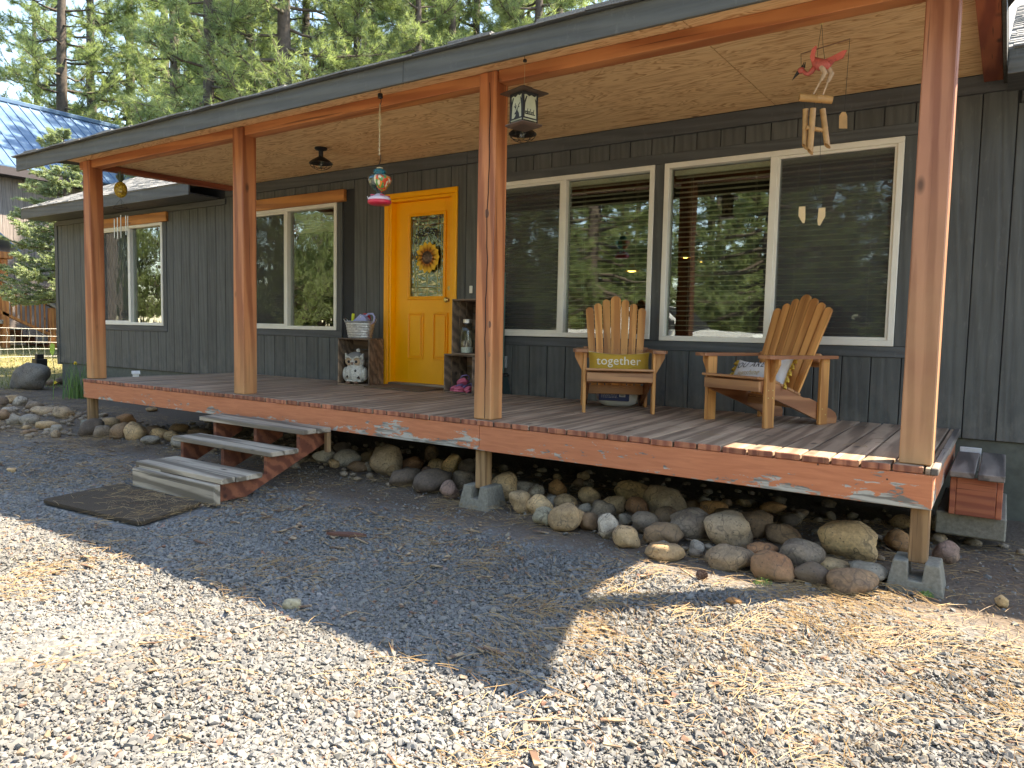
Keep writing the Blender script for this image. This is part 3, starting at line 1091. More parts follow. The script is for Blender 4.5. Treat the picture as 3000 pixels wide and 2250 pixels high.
MB().box((-8.425, -0.446, 2.2875), (0.49, -0.375, 2.2895), 0).build('drip_edge', simple('drip_metal', (0.16, 0.17, 0.18), 0.4, 0.6), porch)
rng = random.Random(8)
x = -8.43
while x < 0.49:
    w = min(rng.uniform(0.26, 0.33), 0.495 - x)
    mb = MB()
    for q in range(2):
        d, e = rng.uniform(-0.008, 0.004), rng.uniform(-0.012, 0.004)
        z = 2.291 + 0.0115 * q
        p0, p1 = x + 0.003 * q, x + w - 0.002
        if p1 - p0 < 0.02:
            continue
        s0, s1 = rng.uniform(-0.004, 0.006), rng.uniform(-0.004, 0.006)
        ya, yb = -0.452 + 0.05 * q * rng.uniform(0.0, 1.0), -0.30 + 0.12 * q
        vs = [(p0, ya + d, z + s0), (p1, ya + e, z + s1), (p1, yb, z + 0.018), (p0, yb, z + 0.018)]
        vs += [(v[0], v[1], v[2] + 0.0105) for v in vs]
        mb.add(vs, [(3, 2, 1, 0), (4, 5, 6, 7), (0, 1, 5, 4), (1, 2, 6, 5), (2, 3, 7, 6), (3, 0, 4, 7)])
    mb.build('shingle', M['shingle'], porch)
    x += w
# short legs under the rim
for xa_, xb_ in ((-7.885, -7.80), (-2.685, -2.60), (-0.075, 0.006)):
    mb = MB().box((-0.041, -0.041, 0), (0.041, 0.041, 0.27), 0.004)
    mb.build('support_leg', M['leg'], porch, loc=((xa_ + xb_) / 2, 0.032, -0.47 if xa_ > -7 else -0.472))


def pier(loc, label, split=False):
    t = thing('pier_block', label, 'concrete block', loc, 0, 'blocks under the porch legs')
    if not split:
        mb = MB().prism([(-0.125, 0), (0.125, 0), (0.098, 0.16), (0.036, 0.16), (0.030, 0.075), (-0.030, 0.075), (-0.036, 0.16), (-0.098, 0.16)], 'y', -0.115, 0.115)
        mb.v = [(x, y * (1 - 0.25 * z / 0.16), z) for x, y, z in mb.v]
        me = mb.mesh('block', M['concrete'])
        o = link('block', me, t)
        bv = o.modifiers.new('bevel', 'BEVEL')
        bv.width = 0.006
        bv.segments = 2
        nt = MB().box((-0.028, -0.07, 0.071), (0.028, 0.07, 0.076), 0)
    else:
        for (p, q, h) in ((-0.12, -0.03, 0.15), (-0.022, 0.11, 0.145)):
            mb = MB().box((p, -0.09, 0), (q, 0.09, h), 0.012)
            mb.v = [(x + random.Random(int(x * 999 + z * 77)).uniform(-.008, .008), y * (1 - 0.2 * z / 0.15), z) for x, y, z in mb.v]
            mb.build('stone', M['concrete'], t)
    return t


pier((-0.035, 0.02, -0.615), 'concrete pier block under the right corner post, in the sun')
pier((-2.645, 0.03, -0.605), 'mossy concrete pier block under the middle porch leg')
pier((-7.84, 0.03, -0.60), 'two split grey stones under the far left porch leg', True)

# ---- front steps
st = thing('porch_steps', 'weathered grey three tread steps on red stringers in front of the porch', 'steps', (0, 0, 0))
TR = [(-5.37, -4.02, -0.335, -0.075, -0.17), (-5.28, -4.03, -0.625, -0.375, -0.30), (-5.09, -4.02, -1.03, -0.70, -0.43)]
rng = random.Random(2)
for i, (p, q, ya, yb, z) in enumerate(TR):
    nb = 2 if i < 2 else 3
    w = (yb - ya) / nb
    for k in range(nb):
        mb = MB().box((p + rng.uniform(0, .02), ya + k * w + 0.002, z - 0.036), (q - rng.uniform(0, .02), ya + (k + 1) * w - 0.002, z + (0.004 if (i == 2 and k == 0) else 0)), 0.005)
        mb.v = [(x, y + (0.02 * math.sin((x + 5) * 3.2) if (i == 2 and k == 0 and y < ya + 0.02) else 0), zz) for x, y, zz in mb.v]
        mb.build('tread', M['grey_wood'], st, rot=(0, 0, 0))
for x in (-5.19, -4.66, -4.15):
    poly = [(-0.05, -0.205), (-0.335 + 0.03, -0.205), (-0.335 + 0.03, -0.336), (-0.60, -0.336), (-0.60, -0.466), (-1.02, -0.466), (-1.02, -0.60), (-0.78, -0.60), (-0.05, -0.30)]
    if x < -5:
        poly = poly[:4] + [(-0.60, -0.55), (-0.05, -0.30)]
    MB().prism(poly, 'x', x, x + 0.036).build('stringer', M['red_wood'], st)
MB().box((-5.03, -1.085, -0.60), (-4.03, -1.035, -0.463), 0.006).build('kick_board', M['grey_wood'], st)
MB().box((-5.03, -1.034, -0.470), (-4.75, -1.023, -0.452), 0.002).build('spacer_board', M['grey_wood'], st)
for x in (-4.06, -5.30):
    MB().box((x, -0.115, -0.36), (x + 0.04, -0.078, -0.208), 0.003).build('support_leg', M['leg'], st)

# ---- side step at the right end
ss = thing('side_step', 'two board wooden step box beside the right end of the porch', 'step', (0, 0, 0))
MB().box((0.040, 0.73, -0.155), (0.160, 1.60, -0.12), 0.005).build('tread', M['grey_wood_y'], ss)
MB().box((0.172, 0.715, -0.157), (0.298, 1.665, -0.121), 0.005).build('tread', M['grey_wood_y'], ss)
MB().box((0.075, 0.775, -0.37), (0.262, 0.80, -0.158), 0.003).build('front_board', M['rim_plain'], ss)
MB().box((0.044, 0.775, -0.37), (0.0735, 1.60, -0.158), 0.003).build('side_board', M['rim_plain'], ss)
MB().box((0.2635, 0.775, -0.37), (0.292, 1.60, -0.158), 0.003).build('side_board', M['rim_plain'], ss)
tag(MB().box((-0.02, 0.82, -0.50), (0.318, 1.66, -0.371), 0.008).build('concrete_slab', M['concrete']), 'rough concrete slab under the wooden side step', 'slab')
tag(MB().box((0.045, 1.675, -0.25), (0.165, 1.70, -0.10), 0.003).build('vent_board', M['cloth_white']), 'pale board standing behind the side step against the wall', 'board')

# ------------------------------------------------------------ lettering helper
def text_geo(s, size, extrude=0.0, shear=0.0, spacing=1.0):
    cu = bpy.data.curves.new('lettering', 'FONT')
    cu.body = s
    cu.size = size
    cu.extrude = extrude
    cu.shear = shear
    cu.space_character = spacing
    cu.align_x = 'CENTER'
    cu.resolution_u = 3
    o = bpy.data.objects.new('lettering', cu)
    COL.objects.link(o)
    bpy.context.view_layer.update()
    me = bpy.data.meshes.new_from_object(o.evaluated_get(bpy.context.evaluated_depsgraph_get()))
    vs = [tuple(v.co) for v in me.vertices]
    fs = [tuple(p.vertices) for p in me.polygons]
    bpy.data.objects.remove(o)
    bpy.data.curves.remove(cu)
    bpy.data.meshes.remove(me)
    return vs, fs


# ------------------------------------------------------------ adirondack chairs
def round_slat(w0, w1, L, t=0.016, n=10):
    """tapered board in the xz plane with a round top, thickness along y"""
    r = w1 / 2
    p = [(-w0 / 2, 0), (w0 / 2, 0)]
    for i in range(n + 1):
        a = math.pi * i / n
        p.append((r * math.cos(a), L - r + r * math.sin(a)))
    mb = MB().prism(p, 'y', -t / 2, t / 2)
    return mb


def make_chair(label, loc, rzd, seed):
    rr = random.Random(seed)
    t = thing('adirondack_chair', label, 'chair', loc, rad(rzd), 'wooden adirondack chairs on the porch')
    # side rails
    poly = [(-0.02, 0.312), (0.10, 0.302), (0.25, 0.245), (0.40, 0.19), (0.46, 0.185), (0.60, 0.135), (0.70, 0.10), (0.745, 0.075), (0.765, 0.045), (0.76, 0.0), (0.66, 0.0), (0.52, 0.045), (0.30, 0.125), (0.06, 0.205), (-0.02, 0.235)]
    for x in (-0.243, 0.219):
        MB().prism(poly, 'x', x, x + 0.024).build('side_rail', M['chair_dark'], t)
    for s in (-1, 1):
        x0, x1 = (0.2445, 0.27) if s > 0 else (-0.27, -0.2445)
        MB().box((x0, -0.005, 0.0), (x1, 0.085, 0.4545), 0.004).build('front_leg', M['chair'], t)
        MB().box((x0, 0.54, 0.0), (x1, 0.625, 0.4545), 0.004).build('rear_leg', M['chair'], t)
        xb = 0.271 if s > 0 else -0.271
        MB().prism([(xb, 0.454), (xb + s * 0.062, 0.454), (xb + s * 0.062, 0.42), (xb, 0.30)], 'y', 0.028, 0.052).build('arm_bracket', M['chair'], t)
        # arm: a board with a shaped outline
        pl = [(0.236, -0.05), (0.33, -0.05), (0.345, -0.03), (0.348, 0.10), (0.335, 0.30), (0.315, 0.50), (0.305, 0.665), (0.255, 0.665), (0.248, 0.40), (0.236, 0.2)]
        MB().prism([(s * a, b) for a, b in pl], 'z', 0.455, 0.477).build('arm', M['chair_dark'], t)
        bo = MB()
        for (yy, zz) in ((0.018, 0.25), (0.06, 0.25), (0.018, 0.20), (0.06, 0.20), (0.565, 0.11), (0.60, 0.07), (0.58, 0.43), (0.60, 0.425)):
            bo.lathe([(0.0045, 0), (0.0045, 0.0015), (0.001, 0.003)], 8, M=Matrix.Translation((0.27 * s, yy, zz)) @ Matrix.Rotation(rad(90 * s), 4, 'Y'))
        bo.build('bolt', M['brass'], t)
    MB().box((-0.2435, -0.043, 0.238), (0.2435, -0.0215, 0.308), 0.004).build('front_apron', M['chair_x'], t)
    # seat slats follow the rails
    pts = [(-0.030, 0.327), (0.055, 0.318), (0.125, 0.299), (0.195, 0.271), (0.265, 0.246), (0.330, 0.222)]
    for i, (y, z) in enumerate(pts):
        dy = (pts[min(i + 1, 5)][0] - pts[max(i - 1, 0)][0])
        dz = (pts[min(i + 1, 5)][1] - pts[max(i - 1, 0)][1])
        Mx = Matrix.Translation((0, y, z)) @ Matrix.Rotation(math.atan2(dz, dy), 4, 'X')
        w = 0.034
        MB().box((-0.249, -w, -0.009), (0.249, w, 0.009), 0.004, Mx).build('seat_slat', M['chair_x'], t)
    # fan back
    ang = math.atan2(0.70 - 0.378, 0.905 - 0.17)
    Bm = Matrix.Translation((0, 0.378, 0.165)) @ Matrix.Rotation(-ang, 4, 'X')
    Lc = math.hypot(0.70 - 0.378, 0.905 - 0.165)
    wid = [0.054, 0.054, 0.054, 0.082, 0.054, 0.054, 0.054]
    drop = [0.105, 0.068, 0.032, 0, 0.032, 0.068, 0.105]
    xb0 = [-0.172, -0.115, -0.058, 0.0, 0.058, 0.115, 0.172]
    xt0 = [-0.224, -0.151, -0.080, 0.0, 0.080, 0.151, 0.224]
    for i in range(7):
        a = math.atan2(xt0[i] - xb0[i], Lc)
        mb = round_slat(wid[i] * (0.88 if i != 3 else 0.78), wid[i] + (0.009 if i != 3 else 0.002), (Lc - drop[i]) / math.cos(a))
        me = mb.mesh('back_slat', M['chair'])
        o = link('back_slat', me, t)
        o.matrix_local = Bm @ Matrix.Translation((xb0[i], 0, 0)) @ Matrix.Rotation(a, 4, 'Y')
    # screws across the back
    sc = MB()
    for i in range(7):
        for d in (-0.014, 0.014):
            zz = 0.325
            x = xb0[i] + (xt0[i] - xb0[i]) * zz / Lc + d
            sc.ell((x, -0.0085, zz), (0.003, 0.0016, 0.003), 8, 4, Bm)
    sc.build('screw', M['rust'], t)
    MB().box((-0.26, 0.0095, 0.30), (0.26, 0.034, 0.36), 0.004, Bm).build('back_brace', M['chair_x'], t)
    MB().box((-0.218, 0.372, 0.115), (0.218, 0.392, 0.185), 0.004).build('lower_brace', M['chair_x'], t)
    MB().box((-0.2435, 0.545, 0.395), (0.2435, 0.57, 0.4545), 0.003).build('rear_brace', M['chair_x'], t)
    return t


CH1 = ((-2.119, 1.01, 0.0), 29.6)
CH2 = ((-1.252, 0.995, 0.0), -25.7)
make_chair('wooden adirondack chair facing the camera with a mustard pillow on its seat', *CH1, 1)
make_chair('wooden adirondack chair turned sideways with a white tasselled pillow on its seat', *CH2, 2)


def chair_mat(ch):
    return Matrix.Translation(ch[0]) @ Matrix.Rotation(rad(ch[1]), 4, 'Z')


def pillow_t(u, v, T):
    return T * max(0.0, (1 - abs(u) ** 3.5)) ** 0.55 * max(0.0, (1 - abs(v) ** 3.0)) ** 0.55


def pillow_mesh(w, h, T, name, mat, n=22, sag=0.012):
    mb = MB()
    for side in (-1, 1):
        o = len(mb.v)
        for j in range(n + 1):
            for i in range(n + 1):
                u, v = -1 + 2 * i / n, -1 + 2 * j / n
                pu = u * (1 - 0.05 * (1 - abs(v) ** 2))
                pv = v * (1 - 0.10 * (1 - abs(u) ** 2))
                z = pv * h / 2 - (sag * (1 - u * u) if v > 0 else 0) * v
                wr = 0.0035 * mnoise.noise(Vector((u * 4, v * 3, side * 3 + w * 9)))
                mb.v.append((pu * w / 2, side * pillow_t(u, v, T) + (wr if abs(u) < 0.99 and abs(v) < 0.99 else 0), z))
        for j in range(n):
            for i in range(n):
                a = o + j * (n + 1) + i
                q = (a, a + 1, a + n + 2, a + n + 1)
                mb.f.append(q if side < 0 else q[::-1])
    return mb.mesh(name, mat, 'all')


def on_pillow(vs, w, h, T, cx, cz, lift=0.0012):
    out = []
    for (x, z, _) in vs:
        X, Z = x + cx, z + cz
        u, v = X / (w / 2) / 0.96, Z / (h / 2) / 0.94
        out.append((X, -pillow_t(u, v, T) - lift - 0.002, Z))
    return out


def ribbed(name, c, dark, freq=90):
    t = NT(name)
    v = t.coord(False)
    wv = t.n('TexWave', {'Vector': v, 'Scale': freq, 'Distortion': 0.6, 'Detail': 1.0}, wave_type='BANDS', bands_direction='Z')
    col = t.mix(wv.outputs[0], dark, c)
    return t.done(t.bsdf(col, 0.9, t.bump(wv.outputs[0], 0.4, 0.004)))


p1 = thing('pillow', 'mustard yellow lumbar pillow lettered together on the front facing chair', 'pillow')
p1.matrix_world = chair_mat(CH1) @ Matrix.Translation((0.005, 0.165, 0.368)) @ Matrix.Rotation(rad(-18), 4, 'X')
link('cover', pillow_mesh(0.47, 0.19, 0.045, 'cover', ribbed('mustard_rib', (0.62, 0.38, 0.045), (0.42, 0.24, 0.025))), p1)
vs, fs = text_geo('together', 0.094, 0, 0, 1.02)
sub = MB().add(on_pillow(vs, 0.47, 0.19, 0.045, -0.005, -0.022), fs)
sub.build('lettering', simple('letter_cream', (0.72, 0.66, 0.5), 0.9), p1)
mb = MB()
for s in (-1, 1):
    mb.tube([(-0.23 + 0.46 * i / 20, 0, s * (0.092 - 0.0095 * (1 - ((i - 10) / 10) ** 2)) - (0.012 * (1 - ((i - 10) / 10) ** 2) if s > 0 else 0)) for i in range(21)], 0.0035, 6)
mb.build('piping', simple('pillow_piping', (0.56, 0.48, 0.32), 0.9), p1)

p2 = thing('pillow', 'white lumbar pillow lettered YOU ARE with yellow tassels on the sideways chair', 'pillow')
p2.matrix_world = chair_mat(CH2) @ Matrix.Translation((0.0, 0.245, 0.345)) @ Matrix.Rotation(rad(-4), 4, 'Y') @ Matrix.Rotation(rad(-32), 4, 'X')
link('cover', pillow_mesh(0.48, 0.235, 0.055, 'cover', simple('pillow_linen', (0.68, 0.65, 0.61), 0.95, 0, 0.06, 200, 0.2), sag=0.03), p2)
vs, fs = text_geo('YOU ARE', 0.066, 0.0, 0.3, 1.1)
MB().add(on_pillow(vs, 0.48, 0.235, 0.055, -0.085, 0.015), fs).build('lettering', M['blackmetal'], p2)
vs, fs = text_geo('sunshine', 0.058, 0, 0.45, 1.0)
MB().add(on_pillow(vs, 0.48, 0.235, 0.055, -0.06, -0.045), fs).build('lettering', simple('letter_gold', (0.52, 0.36, 0.14), 0.8), p2)
tm = simple('tassel_mustard', (0.55, 0.34, 0.05), 0.95, 0, 0.3, 80)
for s in (-1, 1):
    mb = MB()
    mb.tube([(s * 0.243, 0, -0.108), (s * 0.236, 0, 0), (s * 0.243, 0, 0.108)], 0.006, 6)
    mb.build('trim_tape', tm, p2)
    for k in range(5):
        z = -0.10 + 0.05 * k
        mb = MB()
        mb.ell((s * 0.250, 0, z), (0.011, 0.011, 0.010), 9, 6)
        mb.lathe([(0.006, 0.0), (0.010, -0.008), (0.013, -0.022), (0.002, -0.023)], 9, (s * 0.259, -0.002, z - 0.004))
        mb.build('tassel', tm, p2, smooth=True)

# bag lying under the front facing chair
bgm = NT('bag_plastic')
tc = bgm.n('TexCoord').outputs['Object']
bgn = bgm.noise(tc, 14, 4)
M['bag'] = bgm.done(bgm.bsdf((0.62, 0.62, 0.60), 0.35, bgm.bump(bgn.outputs[0], 0.6, 0.01)))
bag = thing('soil_bag', 'white and navy plastic sack lying under the front facing chair by the wall', 'bag', (-2.385, 1.55, 0.0), rad(14))


def sack(w, d, h, zb, name, mat, par, sc=1.0):
    mb = MB()
    n, m = 20, 10
    for j in range(m + 1):
        t = j / m
        for i in range(n):
            a = 2 * math.pi * i / n
            ca, sa = math.cos(a), math.sin(a)
            k = (abs(ca) ** 4 + abs(sa) ** 4) ** -0.25
            bul = math.sin(math.pi * min(1, max(0, 0.06 + t * 0.9))) ** 0.35
            wob = 1 + 0.04 * mnoise.noise(Vector((ca * 2, sa * 2, t * 3)))
            mb.v.append((ca * k * w / 2 * bul * wob * sc, sa * k * d / 2 * bul * wob * sc, zb + h * t))
    for j in range(m):
        for i in range(n):
            q = (i + 1) % n
            mb.f.append((j * n + i, j * n + q, (j + 1) * n + q, (j + 1) * n + i))
    mb.f.append(tuple(range(n))[::-1])
    mb.f.append(tuple(range(m * n, (m + 1) * n)))
    return mb.build(name, mat, par, smooth='all')


sack(0.36, 0.20, 0.17, 0.001, 'sack', M['bag'], bag)
mb = MB().box((-0.135, -0.117, 0.05), (0.115, -0.1, 0.158), 0.006)
mb.build('label_panel', simple('bag_navy', (0.02, 0.035, 0.13), 0.35), bag)
mb = MB().box((0.035, -0.1195, 0.085), (0.085, -0.1172, 0.145), 0)
mb.build('white_sticker', simple('sticker_white', (0.6, 0.6, 0.6), 0.6), bag)
mb = MB()
rng = random.Random(4)
x = 0.041
while x < 0.078:
    w = rng.choice((0.0009, 0.0016, 0.0024))
    mb.box((x, -0.1202, 0.09), (x + w, -0.1196, 0.14), 0)
    x += w + rng.choice((0.0012, 0.002))
mb.build('printed_bars', M['blackmetal'], bag)
mb = MB()
for r in range(7):
    x = -0.115
    while x < 0.015:
        w = rng.uniform(0.006, 0.02)
        mb.box((x, -0.1180, 0.143 - 0.011 * r), (min(x + w, 0.02), -0.1172, 0.1455 - 0.011 * r), 0)
        x += w + 0.004
mb.build('printed_lines', M['cloth_white'], bag)

# ------------------------------------------------------------ crates
def crate(name, label, loc, rzd, w, d, h, slat=0.075):
    t = thing(name, label, 'crate', loc, rad(rzd), 'old wooden crates beside the door')
    th = 0.014
    mk = lambda a, b, nm: MB().box(a, b, 0.003).build(nm, M['crate'], t)
    # open face towards -y; boxes run front to back
    for (z0, z1, nm) in ((0, th, 'bottom_board'), (h - th, h, 'top_board')):
        nb = 3
        for k in range(nb):
            mk((0, k * d / nb + 0.002, z0), (w, (k + 1) * d / nb - 0.002, z1), nm)
    for x in (0, w - th):
        nb = 3
        for k in range(nb):
            mk((x + 0.0005, k * d / nb + 0.003, th + 0.0005), (x + th - 0.0005, (k + 1) * d / nb - 0.003, h - th - 0.0005), 'side_board')
    nb = max(3, int(h / 0.11))
    for k in range(nb):
        mk((0.001, d + 0.0005, k * h / nb + 0.004), (w - 0.001, d + 0.010, (k + 1) * h / nb - 0.004), 'back_board')
    return t


crate('wooden_crate', 'open dark wooden crate left of the yellow door holding the owl', (-5.53, 1.375, 0.002), 15, 0.375, 0.30, 0.49)
crate('wooden_crate', 'low open wooden crate right of the yellow door holding pink clogs', (-4.205, 1.50, 0.002), -14, 0.44, 0.28, 0.368)
crate('wooden_crate', 'upright open wooden crate stacked on the crate of clogs, holding the jar', (-4.06, 1.43, 0.3705), -8, 0.34, 0.27, 0.515)

# galvanised tub on the left crate
tub = thing('galvanized_tub', 'ribbed galvanized steel tub on the crate left of the door', 'tub', (-5.405, 1.575, 0.494), rad(12))
prof = [(0.001, 0.004), (0.118, 0.004), (0.124, 0.0)]
for i in range(25):
    z = 0.005 + 0.16 * i / 24
    prof.append((0.125 + 0.03 * i / 24 + 0.0022 * math.sin(i * 1.6), z))
prof += [(0.160, 0.168), (0.163, 0.173), (0.160, 0.178), (0.153, 0.174), (0.122, 0.012), (0.001, 0.011)]
gal = NT('galvanized')
gv = gal.n('TexVoronoi', {'Vector': gal.coord(False), 'Scale': 60.0})
M['galv'] = gal.done(gal.bsdf(gal.ramp(gv.outputs['Color'], [(0, (0.30, 0.31, 0.31)), (1, (0.58, 0.58, 0.56))]), 0.45, None, 0.7))
MB().lathe(prof, 36, sx=1.06, sy=0.8).build('tub_body', M['galv'], tub, smooth=True)
for s in (-1, 1):
    MB().tube([(s * 0.166, -0.028, 0.16), (s * 0.185, -0.028, 0.195), (s * 0.190, 0, 0.205), (s * 0.185, 0.028, 0.195), (s * 0.166, 0.028, 0.16)], 0.0035, 8).build('tub_handle', M['steel'], tub)
tb = tub.matrix_basis.copy()


def in_tub(name, label, cat, loc, rot):
    t = thing(name, label, cat)
    t.matrix_world = Matrix.Translation((-5.405, 1.575, 0.494)) @ Matrix.Rotation(rad(12), 4, 'Z') @ Matrix.Translation(loc) @ Matrix.Rotation(rad(rot), 4, 'Y')
    return t


lav = simple('lavender_plastic', (0.33, 0.36, 0.60), 0.35)
t = in_tub('watering_can', 'lavender plastic watering can with a looped handle in the tub', 'watering can', (0.03, -0.02, 0.10), 4)
mb = MB().prism([(-0.075, 0.0), (0.06, 0.0), (0.075, 0.10), (0.035, 0.135), (-0.005, 0.15), (-0.04, 0.115), (-0.085, 0.075)], 'y', -0.035, 0.035)
mb.build('can_body', lav, t)
MB().tube([(0.02, 0, 0.12), (0.075, 0, 0.160), (0.125, 0, 0.165), (0.150, 0, 0.135), (0.145, 0, 0.085), (0.115, 0, 0.06), (0.07, 0, 0.055)], 0.010, 10).build('can_handle', lav, t, smooth=True)
MB().ell((0.005, -0.037, 0.122), (0.008, 0.004, 0.008), 10, 6).build('rivet', M['cloth_white'], t)
t = in_tub('garden_trowel', 'yellow green trowel handle standing in the tub', 'trowel', (-0.09, -0.02, 0.05), 5)
MB().lathe([(0.013, 0), (0.014, 0.12), (0.017, 0.16), (0.016, 0.20), (0.011, 0.208), (0.001, 0.209)], 12).build('handle', simple('lime_plastic', (0.55, 0.60, 0.02), 0.4), t, smooth=True)
MB().prism([(-0.03, -0.03), (0.03, -0.03), (0.014, 0.0), (-0.014, 0.0)], 'y', -0.004, 0.004).build('blade', M['steel'], t)
t = in_tub('hand_shears', 'red looped handle tool behind the lavender can in the tub', 'shears', (0.015, 0.045, 0.10), 12)
mb = MB().tube([(0.05 * math.cos(a), 0, 0.11 + 0.042 * math.sin(a)) for a in [2 * math.pi * i / 20 for i in range(20)]], 0.012, 10, closed=True)
mb.tube([(-0.05, 0, 0.09), (-0.03, 0, 0.0), (-0.02, 0, -0.06)], 0.011, 8)
mb.build('grip', simple('red_plastic', (0.45, 0.012, 0.02), 0.35), t, smooth=True)

# owl
owl = thing('owl_figurine', 'cream ceramic owl figurine with a pompom hat inside the left crate', 'figurine', (-5.392, 1.50, 0.018), rad(22))
cer = NT('cream_ceramic')
cn = cer.noise(cer.coord(False), 60, 4)
M['ceramic'] = cer.done(cer.bsdf(cer.ramp(cn.outputs[0], [(0.3, (0.42, 0.39, 0.32)), (0.65, (0.64, 0.61, 0.53))]), 0.4, cer.bump(cn.outputs[0], 0.4, 0.006)))
MB().lathe([(0.07, 0.012), (0.098, 0.03), (0.112, 0.08), (0.110, 0.13), (0.092, 0.17), (0.084, 0.185), (0.094, 0.20), (0.098, 0.235), (0.086, 0.275), (0.05, 0.300), (0.001, 0.308)], 28, sy=0.82).build('body', M['ceramic'], owl, smooth='all')
for s in (-1, 1):
    MB().ell((s * 0.108, -0.005, 0.10), (0.026, 0.05, 0.072), 14, 9).build('wing', M['ceramic'], owl, smooth='all')
    MB().prism([(s * 0.045, 0.262), (s * 0.098, 0.318), (s * 0.100, 0.25)], 'y', -0.045, -0.012).build('ear', M['ceramic'], owl)
    e = MB().lathe([(0.001, 0.0), (0.038, 0.0), (0.040, 0.006), (0.034, 0.012), (0.026, 0.010), (0.001, 0.012)], 22, M=Matrix.Translation((s * 0.043, -0.066, 0.232)) @ Matrix.Rotation(rad(90), 4, 'X') @ Matrix.Rotation(rad(0), 4, 'Z')).build('eye', simple('owl_eye_tan', (0.40, 0.27, 0.16), 0.35), owl, smooth=True)
    MB().ell((s * 0.041, -0.080, 0.230), (0.015, 0.006, 0.015), 12, 7).build('pupil', M['blackmetal'], e, smooth='all')
    MB().ell((s * 0.045, -0.088, 0.012), (0.026, 0.03, 0.013), 12, 6).build('foot', simple('owl_foot', (0.20, 0.11, 0.07), 0.4), owl, smooth='all')
    MB().tube([(s * 0.008, -0.082, 0.262), (s * 0.045, -0.080, 0.282), (s * 0.085, -0.055, 0.268)], 0.008, 8).build('brow', M['ceramic'], owl, smooth='all')
MB().prism([(-0.012, 0.226), (0.012, 0.226), (0.0, 0.196)], 'y', -0.100, -0.07).build('beak', simple('owl_beak', (0.20, 0.10, 0.07), 0.4), owl)


def star(cx, cz, r, y0, y1):
    p = []
    for i in range(10):
        q = r if i % 2 == 0 else r * 0.42
        a = math.pi / 2 + i * math.pi / 5
        p.append((cx + q * math.cos(a), cz + q * math.sin(a)))
    return MB().prism(p, 'y', y0, y1)


for cx, cz, yy in ((0.035, 0.135, -0.0865), (-0.055, 0.075, -0.0845), (0.066, 0.066, -0.0815)):
    star(cx, cz, 0.017, yy - 0.003, yy + 0.02).build('star', M['blackmetal'], owl)
MB().lathe([(0.086, 0.0), (0.088, 0.02), (0.082, 0.026), (0.06, 0.045), (0.03, 0.058)], 22, (0, 0, 0.272), sy=0.85).build('hat', simple('hat_grey', (0.22, 0.21, 0.19), 0.6), owl, smooth='all')
MB().ell((0.03, 0, 0.345), (0.022, 0.022, 0.021), 12, 8).build('pompom', M['ceramic'], owl, smooth='all')
MB().tube([(-0.10, -0.02, 0.03), (-0.06, -0.083, 0.032), (0.0, -0.097, 0.033), (0.06, -0.083, 0.032), (0.10, -0.02, 0.03)], 0.009, 8).build('hem', M['ceramic'], owl, smooth='all')
MB().tube([(-0.02, -0.081, 0.19), (-0.024, -0.093, 0.14), (-0.022, -0.097, 0.05)], 0.0045, 8).build('zipper', M['ceramic'], owl, smooth='all')

# jar with lid
jar = thing('glass_jar', 'big clear glass drink jar with a round emblem standing in the upper crate', 'jar', (-3.925, 1.50, 0.386))
MB().lathe([(0.001, 0.001), (0.055, 0.0), (0.060, 0.006), (0.062, 0.05), (0.062, 0.20), (0.055, 0.245), (0.038, 0.265), (0.036, 0.285), (0.041, 0.287), (0.041, 0.292)], 32).build('jar_body', M['jar'], jar, smooth=True)
MB().lathe([(0.001, 0.002), (0.056, 0.004), (0.057, 0.05), (0.05, 0.055), (0.001, 0.053)], 24).build('jar_filling', simple('jar_pebbles', (0.55, 0.53, 0.46), 0.8, 0, 0.4, 90, 0.6), jar, smooth=True)
MB().lathe([(0.043, 0.28), (0.044, 0.312), (0.040, 0.317), (0.001, 0.318)], 28).build('lid', M['steel'], jar, smooth=True)
em = MB().tube([(0.026 * math.cos(a), -0.061 - 0.004 * 0, 0.135 + 0.042 * math.sin(a)) for a in [2 * math.pi * i / 24 for i in range(24)]], 0.003, 6, closed=True)
em.build('emblem', M['jar'], jar, smooth='all')
MB().tube([(-0.062, -0.01, 0.16), (-0.075, -0.015, 0.12), (-0.074, -0.015, 0.07), (-0.062, -0.01, 0.045)], 0.004, 8).build('wire_clasp', M['blackmetal'], jar)

